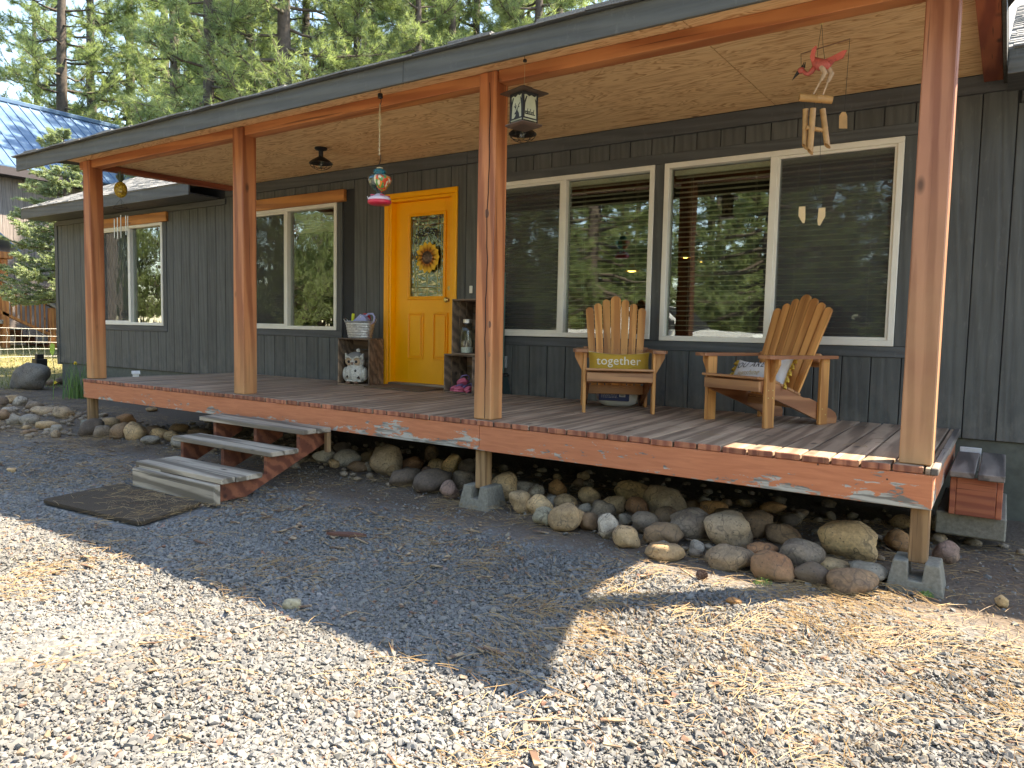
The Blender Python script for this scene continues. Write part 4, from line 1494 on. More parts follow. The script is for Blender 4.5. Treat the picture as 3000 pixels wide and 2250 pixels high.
# clogs
def clog(label, loc, rz_, tilt, roll=0):
    t = thing('garden_clog', label, 'shoe', group='pink clogs in the low crate')
    t.matrix_world = Matrix.Translation(loc) @ Matrix.Rotation(rad(rz_), 4, 'Z') @ Matrix.Rotation(rad(tilt), 4, 'Y') @ Matrix.Rotation(rad(roll), 4, 'X')
    pk = simple('clog_pink', (0.62, 0.13, 0.20), 0.5)
    pu = simple('clog_purple', (0.24, 0.17, 0.36), 0.5)
    mb = MB()
    n, m = 18, 12
    for j in range(m + 1):
        u = j / m
        x = -0.065 + 0.13 * u
        wd = 0.034 * (0.72 + 0.45 * math.sin(math.pi * min(1, u * 0.62 + 0.18))) * (1 - 0.75 * max(0, u - 0.88) / 0.12 * 0.5)
        hh = 0.046 if u > 0.45 else 0.040
        if u > 0.6:
            hh = 0.046 - 0.022 * (u - 0.6) / 0.4
        e = 1.0 if 0 < j < m else 0.55
        for i in range(n):
            a = 2 * math.pi * i / n
            z = hh / 2 + hh / 2 * math.sin(a) * e
            opening = (u < 0.55 and math.sin(a) > 0.35)
            mb.v.append((x, wd * math.cos(a) * e, z - (0.028 * (1 if 0.06 < u < 0.5 else 0.3) if opening else 0)))
    for j in range(m):
        for i in range(n):
            k_ = (i + 1) % n
            mb.f.append((j * n + i, (j + 1) * n + i, (j + 1) * n + k_, j * n + k_))
    mb.f.append(tuple(range(n)))
    mb.f.append(tuple(range(m * n, (m + 1) * n))[::-1])
    mb.build('upper', pk, t, smooth='all')
    s = MB()
    out = []
    for i in range(24):
        a = 2 * math.pi * i / 24
        w_ = 0.036 * (0.9 + 0.15 * math.cos(a))
        out.append((0.069 * math.cos(a), w_ * math.sin(a)))
    s.prism(out, 'z', -0.012, 0.004)
    s.build('sole', pk, t)
    s = MB().prism([(x * 0.45 - 0.03, y * 0.72) for x, y in out], 'z', 0.012, 0.020)
    s.build('lining', pu, t)
    s = MB().tube([(0.0, -0.036, 0.035), (-0.03, -0.040, 0.052), (-0.062, -0.02, 0.060), (-0.070, 0, 0.060), (-0.062, 0.02, 0.060), (-0.03, 0.040, 0.052), (0.0, 0.036, 0.035)], 0.006, 8)
    s.build('heel_strap', pu, t, smooth='all')
    return t


clog('pink clog lying left at the bottom of the low crate', (-4.065, 1.535, 0.030), 200, 0)
clog('pink clog standing in the middle at the bottom of the low crate', (-3.99, 1.49, 0.030), 250, -6)
clog('pink clog with purple lining leaning at the right of the low crate', (-3.905, 1.52, 0.032), 290, 0, 25)
clog('grey and pink clog lying on top of the other clogs', (-4.01, 1.545, 0.095), 170, 22, 35)

# broom leaning behind the middle post
br = thing('broom', 'dark green bristle broom head standing against the wall behind the middle post', 'broom', (-3.70, 1.77, 0.0), rad(8))
mb = MB()
rng = random.Random(7)
for i in range(170):
    x = rng.uniform(-0.08, 0.08)
    y = rng.uniform(-0.02, 0.02)
    mb.tube([(x * 0.55, y * 0.7, 0.17), (x * 1.0 + rng.uniform(-.006, .006), y * 1.6 + rng.uniform(-.006, .006), rng.uniform(0.0, 0.01))], 0.0016, 4)
mb.build('bristles', simple('bristle_green', (0.03, 0.055, 0.05), 0.7), br, kind='stuff')
MB().box((-0.055, -0.022, 0.165), (0.055, 0.022, 0.20), 0.008).build('broom_cap', M['blackmetal'], br)
MB().tube([(0, 0, 0.2), (-0.015, 0.028, 1.15)], 0.011, 10).build('broom_handle', simple('green_tube', (0.03, 0.09, 0.07), 0.4), br)

# mats
def mat_thing(name, label, corners, z, thick, mat_):
    mb = MB()
    c = [Vector(q) for q in corners]
    pts = []
    for i in range(4):
        a, b, d = c[i - 1], c[i], c[(i + 1) % 4]
        for k in range(5):
            t = k / 4
            p0 = b + (a - b).normalized() * 0.05
            p1 = b + (d - b).normalized() * 0.05
            pts.append(tuple((p0 * (1 - t) ** 2 + b * 2 * t * (1 - t) + p1 * t * t)))
    mb.prism(pts, 'z', z, z + thick)
    o = mb.build(name, mat_)
    return tag(o, label, 'mat')


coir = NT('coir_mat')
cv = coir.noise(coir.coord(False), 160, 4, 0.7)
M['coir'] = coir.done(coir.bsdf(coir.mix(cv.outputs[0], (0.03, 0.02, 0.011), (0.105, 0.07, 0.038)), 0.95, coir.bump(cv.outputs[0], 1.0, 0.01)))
cv2 = NT('porch_mat')
cvn = cv2.noise(cv2.coord(False), 160, 4, 0.7)
M['coir2'] = cv2.done(cv2.bsdf(cv2.mix(cvn.outputs[0], (0.10, 0.06, 0.03), (0.22, 0.14, 0.07)), 0.95, cv2.bump(cvn.outputs[0], 1.0, 0.01)))
mat_thing('doormat', 'brown coir doormat on the deck before the yellow door', [(-5.13, 1.335), (-4.36, 1.31), (-4.38, 1.77), (-5.15, 1.78)], 0.003, 0.012, M['coir2'])
mat_thing('gravel_mat', 'dark brown mat littered with pine needles on the gravel below the steps', [(-5.02, -1.71), (-3.97, -1.62), (-4.14, -1.10), (-5.13, -1.12)], G0 + 0.012, 0.022, M['coir'])

# ------------------------------------------------------------ sunflower sign on the door
sg = thing('sunflower_sign', 'metal sunflower and welcome sign hanging on the door glass', 'sign', (-4.742, YS - 0.018, 1.338))
pm = NT('petal_paint')
tcs = pm.n('TexCoord').outputs['Object']
gr = pm.n('VectorMath', {0: tcs}, operation='LENGTH').outputs['Value']
M['petal'] = pm.done(pm.bsdf(pm.ramp(gr, [(0.075, (0.55, 0.16, 0.01)), (0.12, (0.80, 0.42, 0.015)), (0.165, (0.85, 0.52, 0.03))]), 0.4))
for ring, (n, r1, off) in enumerate(((14, 0.165, 0.0), (12, 0.150, 0.5))):
    for k in range(n):
        a = 2 * math.pi * (k + off) / n
        ca, sa = math.cos(a), math.sin(a)
        w = 0.030
        loc = [(0.055, 0.5), (0.085, 0.95), (0.12, 1.0), (0.145, 0.7), (r1, 0.0)]
        pts = [(r, w * q) for r, q in loc] + [(r, -w * q) for r, q in loc[-2::-1]]
        pl = [(r * ca - q * sa, (r * sa + q * ca)) for r, q in pts]
        mb = MB().prism(pl, 'y', -0.004 + 0.006 * ring, -0.001 + 0.006 * ring)
        mb.build('petal', M['petal'], sg)
mb = MB().lathe([(0.001, 0.018), (0.035, 0.016), (0.058, 0.008), (0.068, 0.0), (0.070, -0.003)], 28, M=Matrix.Rotation(rad(90), 4, 'X') @ Matrix.Translation((0, 0, 0.004)))
mb.build('flower_centre', M['rust'], sg, smooth='all')
mb = MB()
for ring, n in ((0.018, 5), (0.036, 9), (0.054, 14)):
    for k in range(n):
        a = 2 * math.pi * k / n + ring * 20
        mb.tube([(ring * math.cos(a) + 0.008 * math.cos(b), -0.024 + ring * 0.16, ring * math.sin(a) + 0.008 * math.sin(b)) for b in [2 * math.pi * i / 8 for i in range(8)]], 0.0018, 5, closed=True)
mb.build('seed_rings', M['blackmetal'], sg)
MB().tube([(-0.038, 0, 0.155), (0, -0.004, 0.235), (0.038, 0, 0.155)], 0.0022, 6).build('hanger_cord', M['rope'], sg)
# WELCOME arched in wire lettering
mb = MB()
word = 'WELCOME'
R = 0.19
for i, chx in enumerate(word):
    ang = math.pi / 2 + (3 - i) * 0.225
    vs, fs = text_geo(chx, 0.088, 0.0022)
    Mx = Matrix.Translation((R * math.cos(ang), -0.006, 0.055 + R * math.sin(ang))) @ Matrix.Rotation(-(ang - math.pi / 2), 4, 'Y') @ Matrix.Rotation(rad(90), 4, 'X')
    mb.add(vs, fs, Mx)
mb.build('welcome_lettering', M['blackmetal'], sg)
mb = MB()
mb.tube([(R * 0.97 * math.cos(a), -0.006, 0.048 + R * 0.97 * math.sin(a)) for a in [math.pi * (0.20 + 0.60 * i / 20) for i in range(21)]], 0.0028, 6)
for s in (-1, 1):
    mb.tube([(s * (0.150 + 0.024 * math.cos(a) * (1 - i / 22)), -0.006, 0.160 - 0.024 * math.sin(a) * (1 - i / 22)) for i, a in enumerate([-1.6 + 0.42 * q for q in range(20)])], 0.0026, 6)
mb.build('scroll_wire', M['blackmetal'], sg)
mb = MB()
for (cx, cz, r, st) in ((-0.155, 0.04, 0.018, 0.0), (-0.135, 0.01, 0.020, 0.0), (-0.165, -0.005, 0.016, 0), (-0.145, -0.035, 0.015, 0), (-0.15, 0.02, 0.026, 0)):
    mb.tube([(cx + r * math.cos(a), -0.010, cz + r * math.sin(a) * 1.2) for a in [2 * math.pi * i / 14 for i in range(14)]], 0.0026, 6, closed=True)
mb.build('wire_butterfly', M['blackmetal'], sg)

# ------------------------------------------------------------ hanging things
hb = thing('hummingbird_feeder', 'painted glass hummingbird feeder with a red base hanging from twine', 'bird feeder', (-3.488, -0.12, 1.474))
ML = lambda r, g, b, ro=0.3: simple('paint_%d_%d_%d' % (int(r * 99), int(g * 99), int(b * 99)), (r, g, b), ro)
MB().lathe([(0.001, 0.0), (0.070, 0.0), (0.082, 0.010), (0.084, 0.024), (0.080, 0.030), (0.001, 0.032)], 30).build('base_dish', simple('feeder_red', (0.62, 0.03, 0.07), 0.3), hb, smooth=True)
MB().lathe([(0.081, 0.030), (0.078, 0.045), (0.06, 0.058), (0.035, 0.066), (0.024, 0.075), (0.001, 0.076)], 30).build('base_top', simple('feeder_pale', (0.62, 0.50, 0.54), 0.35), hb, smooth=True)
for k in range(5):
    a = rad(-100 + 72 * k)
    MB().lathe([(0.001, 0.0), (0.017, 0.001), (0.015, 0.008), (0.001, 0.010)], 10, (0.058 * math.cos(a), 0.058 * math.sin(a), 0.056)).build('feeding_port', simple('port_red', (0.55, 0.05, 0.1), 0.3), hb, smooth=True)
MB().tube([(-0.078, -0.01, 0.03), (-0.095, -0.014, 0.045), (-0.105, -0.016, 0.066)], 0.003, 6).build('perch', M['cloth_white'], hb)
gb = NT('feeder_glass')
tcg = gb.n('TexCoord').outputs['Object']
sx_ = gb.n('SeparateXYZ', {0: tcg})
vg = gb.n('TexVoronoi', {'Vector': gb.n('Mapping', {0: tcg, 3: (1, 1, 0.55)}).outputs[0], 'Scale': 60.0})
colr = gb.ramp(gb.n('SeparateColor', {0: vg.outputs['Color']}).outputs[0], [(0.0, (0.60, 0.06, 0.02)), (0.35, (0.75, 0.22, 0.03)), (0.6, (0.70, 0.62, 0.40)), (0.8, (0.10, 0.25, 0.06)), (1.0, (0.65, 0.05, 0.04))], 'CONSTANT')
lw = gb.n('LayerWeight', {0: 0.5})
p5 = gb.n('Math', {0: lw.outputs['Facing'], 1: 3.0}, operation='POWER')
ff = gb.n('Math', {0: p5.outputs[0], 1: 0.8, 2: 0.10}, operation='MULTIPLY_ADD')
clear = gb.n('MixShader', {0: ff.outputs[0], 1: gb.n('BsdfTransparent', {0: (0.50, 0.78, 0.78, 1)}).outputs[0], 2: gb.n('BsdfGlossy', {'Color': (0.9, 1, 1, 1), 'Roughness': 0.03}).outputs[0]})
paintm = gb.bsdf(colr, 0.2)
mk_ = gb.ramp(gb.n('MapRange', {0: gb.n('Math', {0: gb.noise(tcg, 20, 2).outputs[0], 1: 0.04, 2: sx_.outputs[0]}, operation='MULTIPLY_ADD').outputs[0], 1: 0.03, 2: 0.055}).outputs[0], [(0.4, 0.0), (0.6, 1.0)])
teal = gb.n('MixShader', {0: 0.55, 1: gb.n('BsdfTransparent', {0: (0.25, 0.62, 0.62, 1)}).outputs[0], 2: gb.bsdf((0.03, 0.20, 0.24), 0.15).outputs[0]})
top = gb.ramp(sx_.outputs[2], [(0.18, 0.0), (0.21, 1.0)])
s1_ = gb.n('MixShader', {0: mk_, 1: clear.outputs[0], 2: paintm.outputs[0]})
s2_ = gb.n('MixShader', {0: top, 1: s1_.outputs[0], 2: teal.outputs[0]})
M['feeder'] = gb.done(s2_)
MB().lathe([(0.024, 0.076), (0.024, 0.092), (0.045, 0.105), (0.068, 0.135), (0.084, 0.17), (0.080, 0.192), (0.058, 0.205), (0.030, 0.212), (0.045, 0.222), (0.042, 0.240), (0.020, 0.250), (0.001, 0.252)], 30).build('glass_bottle', M['feeder'], hb, smooth='all')
MB().tube([(0.02 * math.cos(a), 0.02 * math.sin(a), 0.255) for a in [2 * math.pi * i / 12 for i in range(12)]], 0.004, 6, closed=True).build('wire_collar', M['rope'], hb)
MB().tube([(0.0, 0, 0.25), (-0.014, 0, 0.275), (0.004, 0, 0.30), (0.010, 0, 0.325), (0.006, 0, 0.345), (-0.012, 0, 0.352)], 0.0025, 6).build('wire_hook', M['blackmetal'], hb)
mb = MB()
for k in range(2):
    mb.tube([(0.003 * math.cos(i * 1.1 + k * math.pi) - 0.004 + 0.002 * i / 30, 0.003 * math.sin(i * 1.1 + k * math.pi), 0.345 + 0.355 * i / 30) for i in range(31)], 0.003, 5)
rng = random.Random(5)
for k in range(10):
    z = 0.60 + 0.1 * rng.random()
    mb.tube([(-0.004, 0, z), (-0.004 + rng.uniform(-0.018, 0.018), rng.uniform(-0.01, 0.01), z - rng.uniform(-0.02, 0.07))], 0.0012, 4)
mb.build('twine', M['rope'], hb)
MB().tube([(-0.006, 0, 0.688), (0.006, 0, 0.705), (0.010, 0, 0.722), (0.004, 0, 0.735), (-0.002, 0, 0.742)], 0.0026, 6).build('top_hook', M['blackmetal'], hb)
MB().lathe([(0.016, 0.738), (0.018, 0.742), (0.018, 0.765), (0.015, 0.770), (0.001, 0.770)], 14).build('ant_cup', M['blackmetal'], hb, smooth=True)
MB().tube([(0, 0, 0.77), (0, 0, 0.83)], 0.002, 6).build('screw_eye', M['blackmetal'], hb)

lan = thing('lantern_feeder', 'square bronze bird feeder lantern with deer silhouettes hanging beside the middle post', 'bird feeder', (-2.277, -0.12, 1.835), rad(-17))


def frustum(a, b, z0, z1, name, mat_, par):
    mb = MB()
    mb.v = [(-a, -a, z0), (a, -a, z0), (a, a, z0), (-a, a, z0), (-b, -b, z1), (b, -b, z1), (b, b, z1), (-b, b, z1)]
    mb.f = [(3, 2, 1, 0), (4, 5, 6, 7), (0, 1, 5, 4), (1, 2, 6, 5), (2, 3, 7, 6), (3, 0, 4, 7)]
    return mb.build(name, mat_, par)


brz = simple('lantern_bronze', (0.15, 0.10, 0.075), 0.4, 0.35)
frustum(0.108, 0.102, 0.212, 0.218, 'roof_rim', brz, lan)
frustum(0.106, 0.042, 0.2182, 0.245, 'roof', brz, lan)
MB().box((-0.036, -0.036, 0.2452), (0.036, 0.036, 0.254), 0.003).build('roof_cap', brz, lan)
frustum(0.066, 0.082, 0.010, 0.020, 'tray_bottom', brz, lan)
MB().box((-0.082, -0.082, 0.0202), (0.082, 0.082, 0.030), 0.003).build('tray', brz, lan)
pane_m = simple('frosted_panel', (0.46, 0.45, 0.30), 0.35, 0, 0.2, 6)
q = 0.058
for sx1 in (-1, 1):
    for sy1 in (-1, 1):
        MB().box((sx1 * q - 0.004, sy1 * q - 0.004, 0.0305), (sx1 * q + 0.004, sy1 * q + 0.004, 0.2115), 0.001).build('corner_bar', M['blackmetal'], lan)
for k in range(4):
    Rz = Matrix.Rotation(rad(90 * k), 4, 'Z')
    pn = MB().box((-q + 0.0045, -q - 0.001, 0.045), (q - 0.0045, -q + 0.001, 0.2115), 0, Rz).build('panel', pane_m, lan)
    mb = MB()
    mb.box((-q + 0.0045, -q - 0.004, 0.0305), (q - 0.0045, -q - 0.0012, 0.036), 0, Rz)
    mb.box((-q + 0.0045, -q - 0.004, 0.052), (q - 0.0045, -q - 0.0012, 0.060), 0, Rz)
    mb.prism([(-0.053, 0.06), (-0.045, 0.06), (-0.040, 0.14), (-0.025, 0.185), (-0.035, 0.18), (-0.046, 0.15), (-0.050, 0.21), (-0.053, 0.21)], 'y', -q - 0.0035, -q - 0.0012, Rz)
    mb.prism([(0.053, 0.06), (0.050, 0.06), (0.046, 0.13), (0.036, 0.18), (0.046, 0.165), (0.050, 0.21), (0.053, 0.21)], 'y', -q - 0.0035, -q - 0.0012, Rz)
    mb.prism([(-0.05, 0.211), (0.05, 0.211), (0.05, 0.198), (0.03, 0.188), (0.01, 0.196), (-0.01, 0.185), (-0.03, 0.194), (-0.05, 0.19)], 'y', -q - 0.0034, -q - 0.0012, Rz)
    if k % 2 == 0:       # stag head
        mb.prism([(-0.022, 0.06), (0.030, 0.06), (0.024, 0.085), (0.010, 0.105), (0.002, 0.102), (-0.016, 0.088), (-0.014, 0.082), (-0.002, 0.084), (-0.008, 0.07)], 'y', -q - 0.0033, -q - 0.0012, Rz)
        for (pa, pb) in (((0.008, 0.103), (0.022, 0.135)), ((0.022, 0.135), (0.034, 0.145)), ((0.016, 0.12), (0.030, 0.124)), ((0.002, 0.102), (-0.012, 0.130)), ((-0.012, 0.13), (-0.010, 0.148)), ((-0.008, 0.12), (-0.022, 0.132)), ((-0.005, 0.115), (-0.002, 0.135))):
            dx, dz = pb[0] - pa[0], pb[1] - pa[1]
            L = math.hypot(dx, dz)
            nx_, nz_ = -dz / L * 0.0014, dx / L * 0.0014
            mb.prism([(pa[0] + nx_, pa[1] + nz_), (pa[0] - nx_, pa[1] - nz_), (pb[0] - nx_, pb[1] - nz_), (pb[0] + nx_, pb[1] + nz_)], 'y', -q - 0.0032, -q - 0.0012, Rz)
    else:                # small herd
        mb.prism([(-0.04, 0.083), (0.04, 0.083), (0.038, 0.078), (-0.038, 0.076)], 'y', -q - 0.0033, -q - 0.0012, Rz)
        for cx in (-0.03, -0.008, 0.018):
            mb.prism([(cx - 0.010, 0.095), (cx + 0.006, 0.096), (cx + 0.010, 0.112), (cx + 0.013, 0.112), (cx + 0.010, 0.096), (cx + 0.009, 0.082), (cx + 0.006, 0.082), (cx + 0.005, 0.089), (cx - 0.006, 0.089), (cx - 0.007, 0.082), (cx - 0.010, 0.082)], 'y', -q - 0.0032, -q - 0.0012, Rz)
    mb.build('silhouette', M['blackmetal'], pn)
MB().tube([(0, 0, 0.254), (0, 0, 0.415)], 0.0012, 5).build('cord', M['rope'], lan)
mb = MB()
mb.lathe([(0.011, 0.405), (0.013, 0.412), (0.011, 0.419), (0.001, 0.420)], 12)
mb.tube([(0, 0, 0.42), (-0.005, 0, 0.438), (0.003, 0, 0.448), (0.0, 0, 0.462)], 0.002, 5)
mb.build('hook', M['blackmetal'], lan)

# crane shaped wind chime of painted wood and bamboo
wc = thing('crane_wind_chime', 'red carved crane bird wind chime of bamboo tubes hanging before the right window', 'wind chime')


def ch(u, v, y=0.2):
    return (-0.722 + 0.000617 * (u - 405) + 0.0000295 * (v - 800), y, 1.866 - 0.0000945 * (u - 405) - 0.000633 * (v - 800))


crm = simple('crane_red', (0.50, 0.11, 0.09), 0.55, 0, 0.35, 60)
crp = simple('crane_wing', (0.68, 0.15, 0.12), 0.5, 0, 0.1, 20)
MB().tube([ch(575, 100), ch(575, 150)], 0.002, 6).build('hook', M['brass'], wc)
MB().tube([(ch(575, 175)[0] + 0.010 * math.cos(a), 0.2, ch(575, 175)[2] + 0.013 * math.sin(a)) for a in [2 * math.pi * i / 14 for i in range(14)]], 0.0028, 6, closed=True).build('ring', M['brass'], wc)
mb = MB()
for pa, pb in (((575, 190), (545, 385)), ((575, 190), (585, 380)), ((545, 385), (535, 490)), ((585, 380), (600, 490)), ((405, 430), (408, 560)), ((795, 325), (755, 910)), ((430, 830), (440, 890)), ((515, 830), (515, 890)), ((575, 830), (580, 880)), ((515, 1060), (515, 1075)), ((565, 1060), (561, 1560))):
    mb.tube([ch(*pa), ch(*pb)], 0.0011, 5)
mb.build('cord', M['blackmetal'], wc)
MB().tube([ch(402, 432), ch(600, 378), ch(798, 324)], 0.0032, 6).build('balance_stick', simple('stick_wood', (0.20, 0.11, 0.06), 0.7), wc)
bd = MB()
bd.tube([ch(500, 470), ch(530, 505), ch(570, 525), ch(610, 530), ch(640, 545)], [0.012, 0.026, 0.032, 0.026, 0.012], 12)
bd.build('bird_body', crm, wc, smooth='all')
hd = MB()
hd.tube([ch(515, 545), ch(490, 580), ch(465, 598), ch(440, 590), ch(425, 572)], [0.013, 0.014, 0.011, 0.011, 0.010], 10)
hd.ell(ch(405, 567), (0.019, 0.017, 0.017), 14, 9)
hd.build('bird_neck', crm, wc, smooth='all')
mb = MB()
mb.tube([ch(385, 580), ch(360, 610), ch(331, 648)], [0.011, 0.007, 0.001], 8)
mb.tube([ch(412, 545), ch(432, 497)], [0.006, 0.001], 6)
mb.tube([ch(430, 545), ch(443, 497)], [0.006, 0.001], 6)
mb.build('beak', M['blackmetal'], wc)


def blade(p3, th, name, mat_, yb=0.0):
    mb = MB().prism([(q[0], q[2]) for q in p3], 'y', 0.2 + yb - th / 2, 0.2 + yb + th / 2)
    return mb.build(name, mat_, wc)


blade([ch(570, 485), ch(640, 460), ch(745, 408), ch(770, 408), ch(740, 470), ch(690, 490), ch(625, 495)], 0.010, 'wing', crp, 0.012)
blade([ch(500, 510), ch(488, 470), ch(505, 410), ch(535, 380), ch(543, 390), ch(528, 450), ch(525, 505)], 0.010, 'wing', crp, -0.024)
blade([ch(620, 520), ch(640, 545), ch(690, 480), ch(640, 490)], 0.014, 'tail', crm, 0.0)
lg = MB()
for dx, dy in ((0, -0.012), (45, 0.012)):
    A_, B_, C_, D2 = ch(575 + dx, 545, 0.2 + dy), ch(605 + dx * 1.0, 595, 0.2 + dy), ch(570 + dx * 1.1, 660, 0.2 + dy), ch(510 + dx * 1.5, 770, 0.2 + dy)
    lg.tube([A_, B_, C_], [0.016, 0.013, 0.009], 10)
    lg.tube([C_, D2], [0.005, 0.004], 8)
lg.build('bird_legs', simple('crane_leg', (0.50, 0.36, 0.25), 0.6, 0, 0.3, 50), wc, smooth=True)


def bamboo(p, q, r, name='chime_tube', cut=False):
    p, q = Vector(p), Vector(q)
    ax = (q - p).normalized()
    n = 14
    xx = ax.orthogonal().normalized()
    yy = ax.cross(xx)
    L = (q - p).length
    mb = MB()
    st = [(0.0, r), (0.45 * L, r * 0.97), (0.47 * L, r * 1.08), (0.49 * L, r * 0.97), (L, r)]
    rows = [(h, rr, 1) for h, rr in st] + [(L, r * 0.72, 0), (L * 0.1, r * 0.72, 0)]
    for (h, rr, o) in rows:
        for i in range(n):
            a = 2 * math.pi * i / n
            d = 0.0
            if cut and h == L:
                d = -0.03 * (1 + math.cos(a)) / 2
            mb.v.append(tuple(p + ax * (h + d) + (xx * math.cos(a) + yy * math.sin(a)) * rr))
    for j in range(len(rows) - 1):
        for i in range(n):
            k_ = (i + 1) % n
            mb.f.append((j * n + i, j * n + k_, (j + 1) * n + k_, (j + 1) * n + i))
    mb.f.append(tuple(range(n))[::-1])
    mb.f.append(tuple(range((len(rows) - 1) * n, len(rows) * n)))
    return mb.build(name, M['bamboo'], wc, smooth=True)


bamboo(ch(648, 795, 0.235), ch(405, 803, 0.165), 0.0215, 'perch_tube')
bamboo(ch(447, 890, 0.19), ch(440, 1225, 0.19), 0.0145, cut=True)
bamboo(ch(513, 890, 0.175), ch(487, 1270, 0.175), 0.0155, cut=True)
bamboo(ch(577, 880, 0.215), ch(618, 1203, 0.215), 0.0150, cut=True)
bamboo(ch(582, 1053, 0.215), ch(460, 1050, 0.165), 0.0115, 'clapper_tube')
a0, a1, a2, a3 = ch(715, 940), ch(777, 940), ch(777, 1040), ch(713, 1040)
b0, b1 = ch(735, 908), ch(765, 908)
blade([a0, b0, b1, a1, a2, a3], 0.005, 'wind_tag', M['bamboo'])
# the two carved pieces on the long string
for pts in ([(-20, 0), (0, -0), (2, 40), (0, 55), (-6, 55), (-20, 30)], [(0, 0), (20, 0), (21, 28), (6, 58), (0, 56), (-2, 40)]):
    cx = -0.672 if pts[0][0] < 0 else -0.603
    cz = 1.296 if pts[0][0] < 0 else 1.282
    mb = MB().prism([(cx + a_ * 0.0016, cz - b_ * 0.0016) for a_, b_ in pts], 'y', 0.19, 0.197)
    mb.build('carved_wing', simple('pale_wood', (0.62, 0.42, 0.20), 0.6), wc)
mb = MB()
for cx, cz in ((-0.676, 1.29), (-0.598, 1.276)):
    mb.tube([(-0.637, 0.2, 1.40), (cx, 0.194, cz)], 0.0008, 4)
mb.build('thin_cord', M['blackmetal'], wc)

# pineapple chime at the far left
pc = thing('pineapple_wind_chime', 'yellow glass pineapple wind chime hanging by the far left post', 'wind chime', (-7.52, 0.20, 1.90))
pin = NT('pineapple_glass')
pv = pin.n('TexVoronoi', {'Vector': pin.coord(False), 'Scale': 55.0})
M['pine_y'] = pin.done(pin.bsdf(pin.ramp(pv.outputs['Distance'], [(0.1, (0.72, 0.50, 0.05)), (0.6, (0.30, 0.19, 0.02))]), 0.25, pin.bump(pv.outputs['Distance'], 0.5, 0.01)))
MB().ell((0, 0, 0.09), (0.064, 0.064, 0.084), 22, 14).build('pineapple_body', M['pine_y'], pc, smooth='all')
mb = MB()
for k in range(9):
    a = 2 * math.pi * k / 9
    for (s, h, o) in ((0.030, 0.085, 0.045), (0.018, 0.115, 0.02)):
        ca, sa = math.cos(a + h * 9), math.sin(a + h * 9)
        base = Vector((0.012 * ca, 0.012 * sa, 0.168))
        tip = base + Vector((o * ca, o * sa, h))
        sd_ = Vector((-sa, ca, 0)) * 0.012
        midp = base * 0.5 + tip * 0.5 + Vector((0.006 * ca, 0.006 * sa, 0))
        nn = Vector((ca, sa, 0)) * 0.0015
        mb.add([base - sd_ * .6, base + sd_ * .6, midp + sd_, tip, midp - sd_, midp + nn], [(0, 1, 5), (1, 2, 5), (2, 3, 5), (3, 4, 5), (4, 0, 5), (0, 4, 3, 2, 1)])
mb.build('pineapple_leaves', simple('metal_leaf', (0.07, 0.10, 0.06), 0.4, 0.2), pc)
mb = MB()
mb.tube([(0, 0, 0.18), (0, 0, 0.34)], 0.0014, 5)
for k in range(3):
    a = 2 * math.pi * k / 3 + 0.4
    mb.tube([(0, 0, -0.005), (0.075 * math.cos(a), 0.075 * math.sin(a), -0.105)], 0.0016, 5)
mb.build('chain', M['blackmetal'], pc)
MB().tube([(0.078 * math.cos(a), 0.078 * math.sin(a), -0.107) for a in [2 * math.pi * i / 24 for i in range(24)]], 0.003, 6, closed=True).build('hoop', M['blackmetal'], pc)
for k in range(5):
    a = 2 * math.pi * k / 5 + 0.2
    MB().lathe([(0.0055, 0), (0.0055, 0.20 + 0.02 * (k % 3))], 10, (0.066 * math.cos(a), 0.066 * math.sin(a), -0.38 - 0.012 * k)).build('tube', M['steel'], pc, smooth=True)
MB().tube([(0, 0, 0.335), (0.008, 0, 0.345), (0.004, 0, 0.362), (-0.004, 0, 0.37), (0, 0, 0.395)], 0.0025, 6).build('hook', M['brass'], pc)


def cage_light(label, loc):
    t = thing('ceiling_light', label, 'ceiling light', loc, 0, 'caged lights under the porch ceiling')
    MB().lathe([(0.058, 0), (0.060, -0.012), (0.052, -0.022), (0.026, -0.030), (0.022, -0.034), (0.022, -0.085), (0.03, -0.092), (0.001, -0.094)], 28).build('canopy', M['blackmetal'], t, smooth=True)
    MB().lathe([(0.030, -0.088), (0.045, -0.098), (0.080, -0.118), (0.108, -0.142), (0.112, -0.150), (0.106, -0.149), (0.078, -0.124), (0.04, -0.104), (0.001, -0.10)], 32).build('shade', simple('shade_bronze', (0.035, 0.03, 0.027), 0.4, 0.4), t, smooth=True)
    mb = MB()
    for k in range(8):
        a = 2 * math.pi * k / 8
        ca, sa = math.cos(a), math.sin(a)
        mb.tube([(0.105 * ca, 0.105 * sa, -0.148), (0.100 * ca, 0.100 * sa, -0.168), (0.075 * ca, 0.075 * sa, -0.192), (0.04 * ca, 0.04 * sa, -0.205)], 0.0022, 5)
    for r, z in ((0.098, -0.170), (0.04, -0.205)):
        mb.tube([(r * math.cos(a), r * math.sin(a), z) for a in [2 * math.pi * i / 28 for i in range(28)]], 0.0022, 5, closed=True)
    mb.build('wire_cage', M['blackmetal'], t)
    MB().lathe([(0.013, -0.102), (0.016, -0.115), (0.030, -0.14), (0.032, -0.158), (0.022, -0.182), (0.001, -0.19)], 18).build('bulb', M['jar'], t, smooth=True)
    MB().tube([(0.008 * math.cos(i * 1.9), 0.008 * math.sin(i * 1.9), -0.125 - 0.045 * i / 12) for i in range(13)], 0.001, 4).build('filament', M['brass'], t)
    return t


cage_light('black caged ceiling light on the porch ceiling left of the door', (-5.285, 0.93, pz(0.93) - 0.001))
cage_light('black caged ceiling light half hidden behind the hanging lantern feeder', (-3.03, 1.01, pz(1.01) - 0.001))

